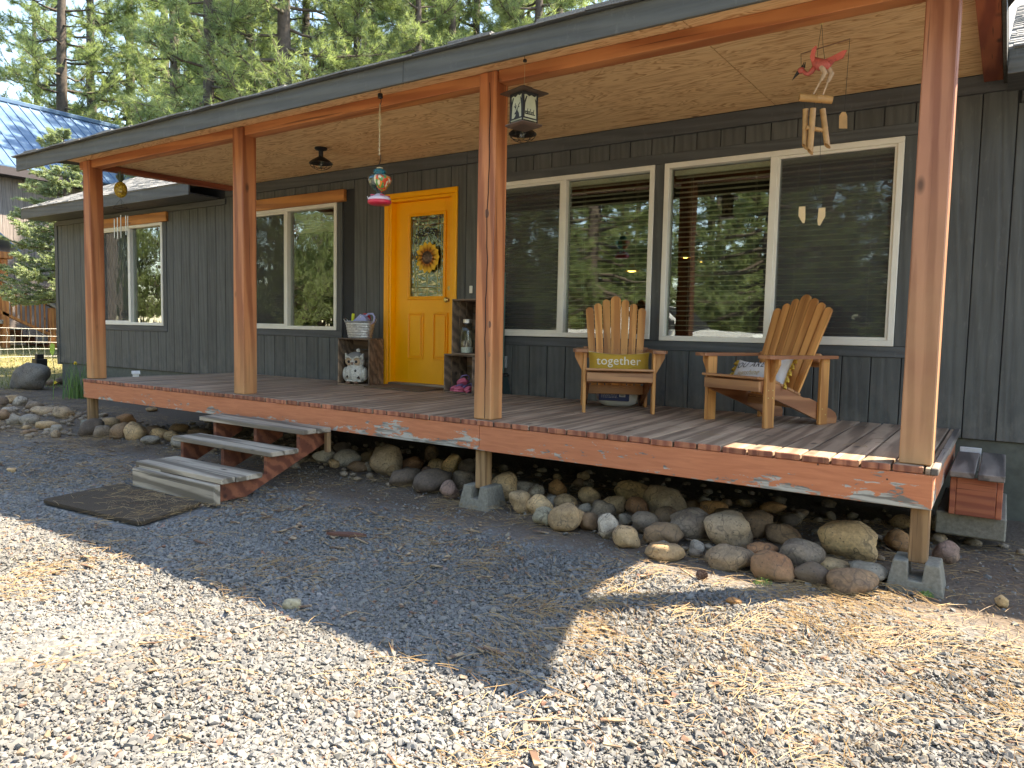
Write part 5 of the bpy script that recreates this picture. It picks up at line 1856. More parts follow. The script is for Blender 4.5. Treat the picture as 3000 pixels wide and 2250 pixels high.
# little white bird house on the ground by the far end
bh = thing('bird_house', 'small white bird house standing on the deck behind the far left post', 'bird house', (-7.83, 0.50, 0.0015), rad(-25))
bh.scale = (0.6, 0.6, 0.6)
MB().prism([(-0.055, 0), (0.055, 0), (0.055, 0.06), (0.0, 0.10), (-0.055, 0.06)], 'y', -0.05, 0.05).build('box', M['cloth_white'], bh)
for s in (-1, 1):
    MB().prism([(s * 0.001, 0.102), (s * 0.08, 0.050), (s * 0.08, 0.058), (s * 0.001, 0.111)], 'y', -0.07, 0.07).build('roof_panel', M['cloth_white'], bh)
MB().lathe([(0.011, 0), (0.011, 0.004), (0.001, 0.0042)], 12, M=Matrix.Translation((0, -0.05, 0.06)) @ Matrix.Rotation(rad(90), 4, 'X')).build('hole', M['blackmetal'], bh)
MB().lathe([(0.007, 0), (0.007, 0.004), (0.001, 0.0042)], 10, M=Matrix.Translation((0.012, -0.05, 0.025)) @ Matrix.Rotation(rad(90), 4, 'X')).build('hole', M['blackmetal'], bh)


# lit lamps inside
def pendant(label, loc, r):
    t = thing('pendant_lamp', label, 'lamp', loc, 0, 'lit pendant lamps inside the right windows')
    MB().lathe([(0.028, 0.085), (0.03, 0.075), (r * 0.85, 0.01), (r, 0.0), (r * 0.97, 0.0), (r * 0.8, 0.01), (0.02, 0.07)], 24).build('lamp_shade', simple('amber_glass', (0.55, 0.36, 0.08), 0.3), t, smooth=True)
    MB().ell((0, 0, 0.018), (r * 0.62, r * 0.62, 0.028), 14, 8).build('bulb', M['bulb'], t, smooth='all')
    MB().tube([(0, 0, 0.085), (0, 0, 2.36 - loc[2])], 0.004, 6).build('cord', M['blackmetal'], t)
    return t


pendant('lit amber pendant lamp seen through the window behind the front facing chair', (-3.246, 3.6, 1.29), 0.085)
pendant('left one of the pair of lit lamps inside the right window', (-2.63, 3.6, 1.42), 0.055)
pendant('right one of the pair of lit lamps inside the right window', (-2.51, 3.75, 1.39), 0.045)

# ------------------------------------------------------------ rocks along the porch
import bmesh
ROCKS = [(-4.601,0.401,0.205,0.12,"g"),(-4.871,0.84,0.156,0.091,"d"),(-4.365,0.415,0.212,0.141,"g"),(-4.38,0.279,0.076,0.07,"t"),(-4.112,0.298,0.148,0.08,"b"),(-4.342,0.656,0.122,0.091,"t"),
(-4.044,0.353,0.074,0.082,"g"),(-3.871,0.389,0.224,0.218,"gt"),(-3.76,0.352,0.116,0.094,"t"),(-3.834,0.651,0.169,0.099,"r"),(-3.965,1.049,0.118,0.13,"b"),(-3.564,0.645,0.125,0.119,"t"),
(-3.543,0.498,0.094,0.078,"m"),(-3.442,0.148,0.224,0.13,"d"),(-3.171,0.134,0.262,0.151,"d"),(-3.434,0.696,0.146,0.161,"y"),(-2.943,0.038,0.126,0.112,"m"),(-3.292,0.694,0.133,0.147,"d"),
(-3.048,0.334,0.154,0.134,"gb"),(-2.613,0.251,0.16,0.176,"t"),(-2.567,0.46,0.21,0.1,"g"),(-2.337,0.036,0.136,0.136,"t"),(-2.456,0.425,0.103,0.089,"p"),(-2.203,0.043,0.143,0.116,"t"),
(-2.388,0.592,0.115,0.105,"o"),(-2.222,0.263,0.093,0.075,"g"),(-2.127,0.258,0.129,0.092,"t"),(-2.061,-0.125,0.115,0.107,"gg"),(-1.894,-0.13,0.179,0.15,"t"),(-2.072,0.49,0.124,0.114,"t"),
(-1.954,0.22,0.09,0.068,"g"),(-1.777,-0.068,0.096,0.106,"b"),(-2.493,1.182,0.094,0.066,"t"),(-2.656,1.059,0.055,0.044,"t"),(-2.406,0.96,0.085,0.059,"b"),(-1.892,0.821,0.241,0.114,"y"),
(-1.832,0.409,0.134,0.101,"t"),(-1.693,0.441,0.133,0.105,"r"),(-1.554,0.577,0.238,0.166,"gt"),(-1.832,0.229,0.119,0.103,"gb"),(-1.42,0.688,0.146,0.078,"b"),(-1.265,0.672,0.164,0.109,"o"),
(-1.412,0.272,0.124,0.114,"b"),(-1.478,0.075,0.146,0.121,"gb"),(-1.634,0.147,0.084,0.068,"g"),(-1.628,-0.114,0.109,0.12,"p"),(-1.471,-0.198,0.129,0.115,"t"),(-1.296,-0.064,0.187,0.11,"b"),
(-1.207,0.132,0.24,0.162,"gb"),(-1.183,0.626,0.151,0.076,"b"),(-0.976,0.094,0.235,0.197,"gt"),(-0.912,0.386,0.178,0.154,"b"),(-0.742,0.348,0.174,0.101,"b"),(-0.805,0.769,0.095,0.074,"d"),
(-0.373,0.291,0.279,0.185,"y"),(-1.198,-0.277,0.177,0.091,"t"),(-1.079,-0.13,0.074,0.074,"g"),(-0.872,-0.216,0.21,0.118,"gt"),(-0.765,0.007,0.136,0.077,"r"),(-0.651,-0.244,0.197,0.126,"r"),
(-0.554,-0.036,0.182,0.134,"gb"),(-0.407,0.027,0.16,0.048,"t"),(-0.245,-0.017,0.175,0.075,"g"),(-0.459,-0.21,0.153,0.095,"d"),(-0.282,-0.216,0.192,0.104,"b"),(-0.221,1.162,0.106,0.085,"t"),
(-0.179,0.608,0.113,0.104,"o"),(0.006,1.21,0.155,0.104,"g"),(0.001,0.885,0.078,0.068,"gb"),(0.057,0.511,0.116,0.108,"m"),(-0.685,-0.026,0.071,0.04,"p"),(-0.539,0.276,0.084,0.056,"g"),
(-1.827,1.227,0.051,0.056,"g"),(-1.187,1.115,0.076,0.047,"t"),(-1.287,1.035,0.076,0.047,"b"),(-1.436,1.011,0.071,0.047,"g"),(-0.807,1.052,0.089,0.05,"b"),(-0.978,1.06,0.136,0.068,"o"),
(-0.699,-0.689,0.054,0.031,"o"),(-7.705,-0.055,0.204,0.167,"d"),(-7.528,-0.03,0.166,0.116,"gb"),(-8.035,0.312,0.178,0.116,"t"),(-8.195,0.587,0.169,0.121,"o"),(-7.324,0.048,0.186,0.15,"b"),
(-7.114,0.081,0.184,0.156,"t"),(-7.171,0.292,0.146,0.102,"b"),(-6.975,0.268,0.158,0.1,"t"),(-7.181,0.619,0.181,0.091,"o"),(-6.671,0.221,0.14,0.098,"t"),(-6.279,0.054,0.119,0.106,"g"),
(-6.841,0.624,0.207,0.074,"b"),(-6.686,0.012,0.15,0.082,"g"),(-9.032,1.363,0.128,0.055,"t"),(-9.48,0.276,0.242,0.097,"gt"),(-9.372,0.363,0.097,0.105,"gt"),(-9.069,0.295,0.212,0.133,"gt"),
(-8.52,-0.132,0.204,0.08,"t"),(-7.922,-0.311,0.082,0.089,"gt"),(-8.188,-0.174,0.113,0.085,"g"),(-8.875,-0.155,0.178,0.126,"g"),(-9.019,-0.237,0.149,0.119,"g"),(-9.867,0.323,0.182,0.124,"gb"),
(-10.788,0.434,0.194,0.115,"t"),(-10.492,0.424,0.139,0.121,"g"),(-9.456,-0.184,0.116,0.116,"b"),(-9.773,0.019,0.16,0.08,"g"),(-8.38,-0.403,0.084,0.049,"b"),(-8.42,-0.315,0.078,0.043,"b"),
(-8.655,-0.275,0.073,0.051,"t"),(-8.325,-0.205,0.079,0.036,"g"),(-6.333,-1.355,0.058,0.037,"t"),(-10.511,0.209,0.119,0.131,"d"),(-12.842,1.843,0.185,0.087,"b"),(-12.915,2.05,0.188,0.133,"d"),
(0.308,-0.053,0.043,0.046,"y"),(-2.235,-1.917,0.073,0.047,"gg"),]
RC = {'g': ((.20, .195, .18), 'grey'), 'd': ((.085, .07, .06), 'dark'), 'gt': ((.25, .205, .15), 'grey tan'), 't': ((.31, .235, .145), 'tan'), 'b': ((.165, .115, .075), 'brown'), 'r': ((.22, .12, .065), 'rust'),
      'm': ((.155, .11, .10), 'mauve'), 'y': ((.34, .255, .15), 'yellow'), 'gb': ((.165, .14, .115), 'grey brown'), 'o': ((.27, .155, .07), 'orange brown'), 'p': ((.38, .36, .32), 'pale'), 'gg': ((.22, .23, .19), 'greenish grey')}


def ico(sub):
    bm = bmesh.new()
    bmesh.ops.create_icosphere(bm, subdivisions=sub, radius=1.0)
    vs = np.array([v.co[:] for v in bm.verts])
    fs = [tuple(v.index for v in f.verts) for f in bm.faces]
    bm.free()
    return vs, fs


IV, IF = ico(3)


def rock_mesh(seed, w, d, h, angular):
    rr = random.Random(seed)
    off = Vector((rr.uniform(-50, 50), rr.uniform(-50, 50), rr.uniform(-50, 50)))
    planes = []
    for k in range(6 if angular else 3):
        n = Vector((rr.uniform(-1, 1), rr.uniform(-1, 1), rr.uniform(-0.3, 1))).normalized()
        planes.append((n, rr.uniform(0.70, 0.88) if angular else rr.uniform(0.84, 0.96)))
    out = []
    sk = rr.uniform(-0.18, 0.18)
    for v in IV:
        p = Vector(v)
        e = (abs(p.x) ** 2.15 + abs(p.y) ** 2.15 + abs(p.z) ** 2.15) ** (-1 / 2.15)
        p = p * e
        p *= 1 + 0.34 * mnoise.noise(Vector(v) * 1.1 + off) + 0.07 * mnoise.noise(Vector(v) * 2.7 + off) + 0.02 * mnoise.noise(Vector(v) * 7.0 + off)
        for n, dd in planes:
            s = p.dot(n) - dd
            if s > 0:
                p -= n * s * 0.8
        p.x += sk * p.z
        p.z *= 1 - 0.15 * p.x * sk * 3
        out.append((p.x * w / 2, p.y * d / 2, p.z * h / 2))
    me = bpy.data.meshes.new('river_rock')
    me.from_pydata(out, [], IF)
    me.materials.append(M['rock'])
    me.polygons.foreach_set('use_smooth', [True] * len(me.polygons))
    return me


def rzone(x, y):
    if y < -0.45 and x > -5.9:
        return 'lying on the gravel'
    if x < -8.02:
        return 'in the left border'
    if x < -5.9:
        return 'under the left porch end'
    if x < -3.05:
        return 'between steps and middle leg'
    if x < -2.15:
        return 'beside the middle leg'
    if x < -1.45:
        return 'right of the middle leg'
    if x < -0.88:
        return 'midway along the right half'
    if x < -0.2:
        return 'close left of the corner leg'
    return 'beside the right corner leg'


info = []
for (x, y, w, h, c) in ROCKS:
    size = 'large' if w > 0.2 else ('mid sized' if w > 0.125 else 'small')
    ratio = h / w
    shape = 'round' if ratio > 0.85 else ('egg shaped' if ratio > 0.62 else 'flat')
    info.append((size, RC[c][1], shape, rzone(x, y), math.atan2(x - CAM.x, y - CAM.y)))
ORD = ['leftmost', 'second from left', 'third from left', 'fourth from left', 'fifth from left']
for i, (x, y, w, h, c) in enumerate(ROCKS):
    w, h = w * 1.16, h * 1.16
    me = rock_mesh(100 + i, w, min(w, max(h * 1.1, 0.7 * w)), h * 1.0, c in ('d', 'm', 'g') and i % 2 == 0)
    key = info[i][:4]
    same = sorted([j for j in range(len(ROCKS)) if info[j][:4] == key], key=lambda j: info[j][4])
    base = '%s %s %s rock %s' % key
    if len(same) > 1:
        o_ = ORD[same.index(i)] if same.index(i) < len(same) - 1 else 'rightmost'
        base = '%s of the %s %s %s rocks %s' % (o_, *key)
    rr = random.Random(i)
    base_c = RC[c][0]
    q = rr.uniform(0.85, 1.2)
    o = link('river_rock', me, None, loc=(x, y, gz(x, y) + h * 0.40), rot=(rr.uniform(-.15, .15), rr.uniform(-.12, .12), math.atan2(y - CAM.y, x - CAM.x) - math.pi / 2 + rr.uniform(-.35, .35)), color=tuple(k * q * w_ for k, w_ in zip(base_c, (1.38, 1.2, 1.0))))
    tag(o, base, 'rock', 'river rocks along the porch')

me = rock_mesh(7, 0.60, 0.45, 0.50, True)
tag(link('boulder', me, None, loc=(-12.42, 1.35, gz(-12.4, 1.3) + 0.20), rot=(0, 0.1, 0.5), color=(.15, .14, .125)), 'big dark grey boulder at the left edge behind the rock border', 'boulder')
# short dark garden stake
gl_ = thing('garden_stake', 'short dark notched post standing beside the boulder', 'stake', (-13.95, 2.15, gz(-13.9, 2.1) - 0.05))
MB().box((-0.09, -0.09, 0), (0.09, 0.09, 0.42), 0.006).build('stake_body', M['blackmetal'], gl_)
MB().box((-0.045, -0.06, 0.4205), (0.045, 0.06, 0.50), 0.006).build('stake_cap', M['blackmetal'], gl_)


# ------------------------------------------------------------ mesh from arrays
def tri_mesh(name, V, T, mat_, tint=None):
    me = bpy.data.meshes.new(name)
    V = np.asarray(V, np.float32)
    T = np.asarray(T, np.int32)
    k = T.shape[1]
    me.vertices.add(len(V))
    me.vertices.foreach_set('co', V.ravel())
    me.loops.add(T.size)
    me.loops.foreach_set('vertex_index', T.ravel())
    me.polygons.add(len(T))
    me.polygons.foreach_set('loop_start', np.arange(0, T.size, k, dtype=np.int32))
    me.polygons.foreach_set('loop_total', np.full(len(T), k, np.int32))
    me.update(calc_edges=True)
    me.materials.append(mat_)
    if tint is not None:
        a = me.attributes.new('tint', 'FLOAT', 'POINT')
        a.data.foreach_set('value', np.asarray(tint, np.float32))
    return me


def unit(v):
    return v / np.maximum(np.linalg.norm(v, axis=-1, keepdims=True), 1e-9)


# daffodils by the deck corner
def blades_plant(name, label, cat, loc, n, hgt, spread, seed, mat_, wid=0.008, droop=0.35):
    R_ = np.random.RandomState(seed)
    a = R_.uniform(0, 2 * np.pi, n)
    bx_ = R_.normal(0, spread * 0.35, (n, 2))
    lean = R_.uniform(0.05, droop, n)
    H = hgt * R_.uniform(0.6, 1.1, n)
    V, T, ti = [], [], []
    for i in range(n):
        d = np.array([math.cos(a[i]), math.sin(a[i])])
        s = np.array([-d[1], d[0]]) * wid
        for j in range(4):
            t = j / 3
            c = bx_[i] + d * lean[i] * H[i] * t ** 1.8
            w = (1 - t * 0.9)
            V += [(c[0] - s[0] * w, c[1] - s[1] * w, H[i] * t * (1 - 0.18 * lean[i] * t)), (c[0] + s[0] * w, c[1] + s[1] * w, H[i] * t * (1 - 0.18 * lean[i] * t))]
        o = 8 * i
        T += [(o + 2 * j, o + 2 * j + 1, o + 2 * j + 3, o + 2 * j + 2) for j in range(3)]
        ti += [R_.rand()] * 8
    t_ = thing(name, label, cat, loc)
    link('leaves', tri_mesh('leaves', V, T, mat_, ti), t_, kind='stuff')
    return t_


df = blades_plant('daffodil_clump', 'clump of daffodils with long green leaves beside the left deck corner', 'flower', (-10.95, 1.37, gz(-10.95, 1.37)), 75, 0.54, 0.34, 3, M['green'], 0.009, 0.5)
for (dx, dy, hh) in ((-0.25, -0.20, 0.22), (-0.18, 0.05, 0.50), (0.10, 0.1, 0.52)):
    fl = MB()
    for k in range(6):
        a = 2 * math.pi * k / 6
        fl.add([(0, 0, 0), (0.02 * math.cos(a - .4), 0.004, 0.02 * math.sin(a - .4)), (0.034 * math.cos(a), 0, 0.034 * math.sin(a)), (0.02 * math.cos(a + .4), 0.004, 0.02 * math.sin(a + .4)), (0.016 * math.cos(a), -0.004, 0.016 * math.sin(a))], [(0, 1, 4), (1, 2, 4), (2, 3, 4), (3, 0, 4), (3, 2, 1, 0)])
    fl.lathe([(0.010, 0), (0.013, 0.018), (0.015, 0.022), (0.009, 0.012), (0.001, 0.004)], 10, M=Matrix.Rotation(rad(90), 4, 'X'))
    fl.build('daffodil_flower', simple('daffodil_yellow', (0.75, 0.55, 0.03), 0.5), df, loc=(dx, dy, hh), rot=(0.3, 0, 0.5))
    MB().tube([(dx, dy, hh), (dx * 0.7, dy * 0.7 + 0.02, hh * 0.5), (dx * 0.5, dy * 0.5, 0)], 0.004, 5).build('stem', M['green'], df)
sh = thing('young_sapling', 'thin bare sapling with one bright green leaf at the house corner', 'sapling', (-12.55, 1.75, gz(-12.5, 1.75)))
MB().tube([(0, 0, 0), (0.03, 0.01, 0.22), (-0.01, 0.0, 0.45), (0.0, 0, 0.56)], [0.008, 0.006, 0.005, 0.003], 6).build('stem', M['twig'], sh)
mb = MB().prism([(-0.01, 0.50), (-0.09, 0.56), (-0.10, 0.66), (-0.04, 0.72), (0.06, 0.70), (0.07, 0.62), (0.03, 0.55)], 'y', -0.004, 0.0)
mb.build('leaf', simple('bright_leaf', (0.22, 0.42, 0.02), 0.4), sh)

# ------------------------------------------------------------ gravel (points carrying stone instances)
R_ = np.random.RandomState(21)
proto = bpy.data.collections.new('stone_shapes')
for k in range(10):
    bm = bmesh.new()
    rr = random.Random(k + 300)
    for q in range(15):
        v = Vector((rr.gauss(0, 1), rr.gauss(0, 1), rr.gauss(0, 1))).normalized() * rr.uniform(0.8, 1.05)
        bm.verts.new((v.x * 1.1, v.y * rr.uniform(0.75, 0.95), v.z * 0.58))
    r = bmesh.ops.convex_hull(bm, input=bm.verts)
    bmesh.ops.delete(bm, geom=[e for e in bm.verts if not e.link_faces], context='VERTS')
    me = bpy.data.meshes.new('stone_shape')
    bm.to_mesh(me)
    bm.free()
    me.materials.append(M['stone'])
    proto.objects.link(bpy.data.objects.new('stone_shape', me))

N = 720000
px = R_.uniform(-13.5, 2.6, N)
py = R_.uniform(-4.6, 0.9, N)
nz_ = np.array([mnoise.noise(Vector((a * 0.9, b * 0.9, 3.0))) for a, b in zip(px[:], py[:])])
soil = np.clip((py + 0.55 + 0.5 * nz_) / 0.28, 0, 1)
soil = np.maximum(soil, np.clip((-5.9 - px + 1.5 * nz_ + 1.3 * (py + 1.3)) / 1.8, 0, 1))
soil = np.where(px > 0.25, np.maximum(soil, np.clip((py + 0.35) / 0.4, 0, 1)), soil)
keep = R_.rand(N) < (1 - 0.93 * soil)
dist = np.hypot(px - CAM.x, py - CAM.y)
keep &= R_.rand(N) < np.clip(1.25 - dist / 13.0, 0.25, 1)
keep &= ~((px > -5.1) & (px < -3.95) & (py > -1.72) & (py < -1.05) & (R_.rand(N) < 0.985))
px, py, nz_, soil = px[keep], py[keep], nz_[keep], soil[keep]
n = len(px)
rs = np.exp(R_.normal(math.log(0.0068), 0.50, n)) * (1 - 0.25 * soil)
rs = np.clip(rs, 0.0035, 0.024)
pzv = np.array([gz(a, b) for a, b in zip(px, py)]) + rs * 0.15 + R_.uniform(0, 0.006, n)
me = bpy.data.meshes.new('gravel')
me.vertices.add(n)
me.vertices.foreach_set('co', np.stack([px, py, pzv], 1).astype(np.float32).ravel())
for nm, ty, arr in (('rot', 'FLOAT_VECTOR', R_.uniform(0, 6.283, (n, 3)) * np.array([0.12, 0.12, 1])), ('scl', 'FLOAT', rs), ('idx', 'INT', R_.randint(0, 10, n))):
    at = me.attributes.new(nm, ty, 'POINT')
    at.data.foreach_set('vector' if ty == 'FLOAT_VECTOR' else 'value', arr.astype(np.int32 if ty == 'INT' else np.float32).ravel())
gv_o = link('gravel', me, kind='stuff')
gv_o['label'] = 'grey crushed stone gravel covering the drive in front of the porch'
ng = bpy.data.node_groups.new('scatter_stones', 'GeometryNodeTree')
ng.interface.new_socket('Geometry', in_out='INPUT', socket_type='NodeSocketGeometry')
ng.interface.new_socket('Geometry', in_out='OUTPUT', socket_type='NodeSocketGeometry')
gi, go = ng.nodes.new('NodeGroupInput'), ng.nodes.new('NodeGroupOutput')
ci = ng.nodes.new('GeometryNodeCollectionInfo')
ci.inputs[0].default_value = proto
ci.inputs[1].default_value = True
ci.inputs[2].default_value = True
ip = ng.nodes.new('GeometryNodeInstanceOnPoints')


def named(nm, ty):
    a = ng.nodes.new('GeometryNodeInputNamedAttribute')
    a.data_type = ty
    a.inputs[0].default_value = nm
    return [s for s in a.outputs if s.enabled and s.name == 'Attribute'][0]


ng.links.new(gi.outputs[0], ip.inputs['Points'])
ng.links.new(ci.outputs[0], ip.inputs['Instance'])
ip.inputs['Pick Instance'].default_value = True
ng.links.new(named('idx', 'INT'), ip.inputs['Instance Index'])
ng.links.new(named('rot', 'FLOAT_VECTOR'), ip.inputs['Rotation'])
ng.links.new(named('scl', 'FLOAT'), ip.inputs['Scale'])
ng.links.new(ip.outputs[0], go.inputs[0])
gm = gv_o.modifiers.new('scatter', 'NODES')
gm.node_group = ng

# ------------------------------------------------------------ dry pine needles
N = 420000
px = R_.uniform(-12.5, 2.6, N)
py = R_.uniform(-4.2, 1.2, N)
nn = np.array([mnoise.noise(Vector((a * 1.3, b * 1.3, 9.0))) + 0.5 * mnoise.noise(Vector((a * 4.1, b * 4.1, 2.0))) for a, b in zip(px, py)])
dens = np.clip(0.07 + 0.55 * (nn - 0.12), 0.025, 1)
right = np.clip((px + 1.6) / 1.6, 0, 1) * np.clip((-0.05 - py) / 0.25, 0, 1) * np.clip((py + 3.2) / 1.6, 0, 1)
dens = np.clip(dens + right * (0.22 + 0.7 * np.clip(nn + 0.15, 0, 1)), 0, 1)
shade = np.clip(1 - abs(py + 0.8) / 0.8, 0, 1)
dens = np.clip(dens + 0.20 * shade, 0, 1)
dens = np.where(py > -0.25, dens * 0.8 + 0.10, dens)
keep = R_.rand(N) < dens * 0.54 * np.clip(1.0 - (-2.2 - py) * 0.45, 0.45, 1)
px, py, nn = px[keep], py[keep], nn[keep]
n = len(px)
ang = np.array([mnoise.noise(Vector((a * 2.1, b * 2.1, 5.0))) for a, b in zip(px, py)]) * 5.0 + R_.normal(0, 0.75, n)
L = R_.uniform(0.04, 0.135, n)
bend = R_.normal(0, 0.22, n)
wd = R_.uniform(0.0006, 0.0011, n)
z0 = np.array([gz(a, b) for a, b in zip(px, py)]) + 0.010 + R_.uniform(0.0, 0.022, n)
onmat = (px > -5.1) & (px < -3.95) & (py > -1.72) & (py < -1.08)
z0 = np.where(onmat, G0 + 0.036, z0)
ondk = R_.rand(n) < 0.004
py = np.where(ondk, R_.uniform(-0.03, 1.7, n), py)
px = np.where(ondk, R_.uniform(-7.8, -0.05, n), px)
z0 = np.where(ondk, 0.003, z0)
tilt = R_.normal(0, 0.05, n)
V = np.zeros((n, 8, 3), np.float32)
for j in range(4):
    t = j / 3 - 0.5
    a = ang + bend * t
    cx, cy, cz = px + np.cos(a) * L * t, py + np.sin(a) * L * t, z0 + tilt * L * t * 2 + 0.004 * (1 - 4 * t * t)
    for s, q in ((-1, 0), (1, 1)):
        V[:, 2 * j + q, 0] = cx - np.sin(a) * wd * s
        V[:, 2 * j + q, 1] = cy + np.cos(a) * wd * s
        V[:, 2 * j + q, 2] = cz + 0.0005 * s
o = np.arange(n)[:, None] * 8
T = np.concatenate([o + np.array([[2 * j, 2 * j + 1, 2 * j + 3, 2 * j + 2]]) for j in range(3)], 0)
ti = np.repeat(R_.beta(1.6, 1.3, n), 8)
nd = link('dry_needles', tri_mesh('dry_needles', V.reshape(-1, 3), T, M['straw'], ti), kind='stuff')
nd['label'] = 'dry fallen pine needles scattered over the gravel and soil'

# bark chips and sticks
mb = MB()
rng = random.Random(31)
for i in range(650):
    x, y = rng.uniform(-11, 2.2), rng.uniform(-3.2, 1.0)
    if rng.random() < 0.5:
        x, y = rng.uniform(-9.5, -2), rng.uniform(-1.3, -0.3)
    l, w = rng.uniform(0.012, 0.05), rng.uniform(0.003, 0.010)
    Mx = Matrix.Translation((x, y, gz(x, y) + 0.018)) @ Matrix.Rotation(rng.uniform(0, 6.3), 4, 'Z') @ Matrix.Rotation(rng.uniform(-.3, .3), 4, 'Y')
    mb.box((-l, -w, -0.002), (l, w, 0.003), 0, Mx)
mb.build('wood_chips', wood('chip_wood', (0.38, 0.27, 0.16), (0.14, 0.08, 0.05), 'x', 60, 0.85, 0.0, False), kind='stuff')

# small cobbles and pebbles packed in behind the rocks
rng = random.Random(55)
Vv, Ff, oo = [], [], 0
lo_v, lo_f = ico(1)
for i in range(900):
    x = rng.uniform(-7.7, 0.5) if i < 560 else rng.uniform(-11.5, -7.6)
    y = rng.uniform(0.05, 1.5) if x < -2 else rng.uniform(-0.2, 1.6)
    if i >= 560:
        y = rng.uniform(-0.55, 0.75)
    if x > -0.05 and y < 0.75:
        continue
    r = rng.uniform(0.010, 0.030) if rng.random() < 0.7 else rng.uniform(0.03, 0.052)
    off = Vector((rng.uniform(-9, 9),) * 3)
    sx2, sy2, sz2 = rng.uniform(.8, 1.3), rng.uniform(.8, 1.2), rng.uniform(.5, .8)
    for v in lo_v:
        k_ = r * (1 + 0.3 * mnoise.noise(Vector(v) * 1.3 + off))
        Vv.append((x + v[0] * k_ * sx2, y + v[1] * k_ * sy2, gz(x, y) + r * 0.35 + v[2] * k_ * sz2))
    Ff += [tuple(q + oo for q in f) for f in lo_f]
    oo += len(lo_v)
pb = bpy.data.meshes.new('pebbles')
pb.from_pydata(Vv, [], Ff)
pb.materials.append(M['rock'])
pb.polygons.foreach_set('use_smooth', [True] * len(pb.polygons))
link('pebbles', pb, kind='stuff', color=(0.26, 0.20, 0.14))

mbk = MB().prism([(-0.11, 0.0), (-0.05, 0.018), (0.04, 0.022), (0.10, 0.012), (0.12, -0.004), (0.05, -0.020), (-0.06, -0.016)], 'z', 0.0, 0.016)
tag(mbk.build('bark_piece', simple('red_bark', (0.13, 0.055, 0.035), 0.85), loc=(-2.85, -1.03, G0 + 0.018), rot=(0.1, 0.08, 0.75)), 'curved reddish bark piece on the shaded gravel', 'bark')


def pine_cone(label, loc, L, r, rot):
    t = thing('pine_cone', label, 'pine cone', loc, 0)
    t.rotation_euler = rot
    MB().ell((0, 0, 0), (L * 0.46, r * 0.6, r * 0.6), 14, 8).build('core', M['bark'], t, smooth='all')
    mb = MB()
    n = 70
    for i in range(n):
        u = (i + 0.5) / n
        x = L * (u - 0.5)
        a = i * 2.39996
        rr_ = r * math.sqrt(max(0.05, 1 - (2 * u - 1) ** 2)) * 0.62
        ca, sa = math.cos(a), math.sin(a)
        o_ = Vector((x, rr_ * ca, rr_ * sa))
        tip = o_ + Vector((L * 0.05, r * 0.42 * ca, r * 0.42 * sa))
        s = Vector((0, -sa, ca)) * r * 0.22
        up = Vector((L * 0.03, 0, 0))
        mb.add([o_ - s, o_ + s, tip + s * .7, tip - s * .7, o_ + up, tip + up], [(0, 1, 2, 3), (3, 2, 5), (0, 4, 1), (1, 4, 5, 2), (0, 3, 5, 4)])
    mb.build('scales', simple('cone_scale', (0.14, 0.075, 0.045), 0.7, 0, 0.4, 40), t)


pine_cone('brown pine cone lying by the left end of the lowest step', (-5.27, -0.83, G0 + 0.06), 0.15, 0.055, (0.2, 0.1, 0.3))
pine_cone('small reddish pine cone on the sunlit gravel triangle', (-0.93, -0.47, G0 + 0.03), 0.05, 0.028, (0, 0.4, 1.0))
for i, (x, y, s, lab) in enumerate(((0.02, -0.13, 0.035, 'small bright moss tuft at the foot of the corner pier block'), (-0.80, -2.45, 0.03, 'tiny yellow green moss tuft on the sunny gravel'), (-0.66, -0.36, 0.05, 'dark green moss patch against the rusty rock'))):
    n = 160
    d = unit(R_.normal(0, 1, (n, 3)))
    d[:, 2] = abs(d[:, 2]) * 0.6
    c = d * s * R_.uniform(0.5, 1, (n, 1)) + np.array([x, y, gz(x, y) + 0.012])
    a = unit(R_.normal(0, 1, (n, 3))) * 0.006
    b = unit(R_.normal(0, 1, (n, 3))) * 0.006
    V = np.stack([c - a, c + a, c + b], 1).reshape(-1, 3)
    tag(link('moss_tuft', tri_mesh('moss_tuft', V, np.arange(3 * n).reshape(-1, 3), M['green'], np.repeat(R_.rand(n), 3)), kind='stuff'), lab, 'moss')

# ------------------------------------------------------------ grass of the yard
N = 42000
px = R_.uniform(-24.5, -12.4, N)
py = R_.uniform(-1.5, 11.5, N)
hh = R_.uniform(0.02, 0.075, N)
a = R_.uniform(0, 6.283, N)
w = R_.uniform(0.003, 0.008, N)
lz = np.array([gz(q, s) for q, s in zip(px, py)])
ln = R_.normal(0, 0.5, (N, 2)) * hh[:, None]
V = np.zeros((N, 3, 3), np.float32)
V[:, 0] = np.stack([px - np.cos(a) * w, py - np.sin(a) * w, lz], 1)
V[:, 1] = np.stack([px + np.cos(a) * w, py + np.sin(a) * w, lz], 1)
V[:, 2] = np.stack([px + ln[:, 0], py + ln[:, 1], lz + hh], 1)
gr_o = link('grass', tri_mesh('grass', V.reshape(-1, 3), np.arange(3 * N).reshape(-1, 3), M['grass'], np.repeat(R_.rand(N), 3)), kind='stuff')

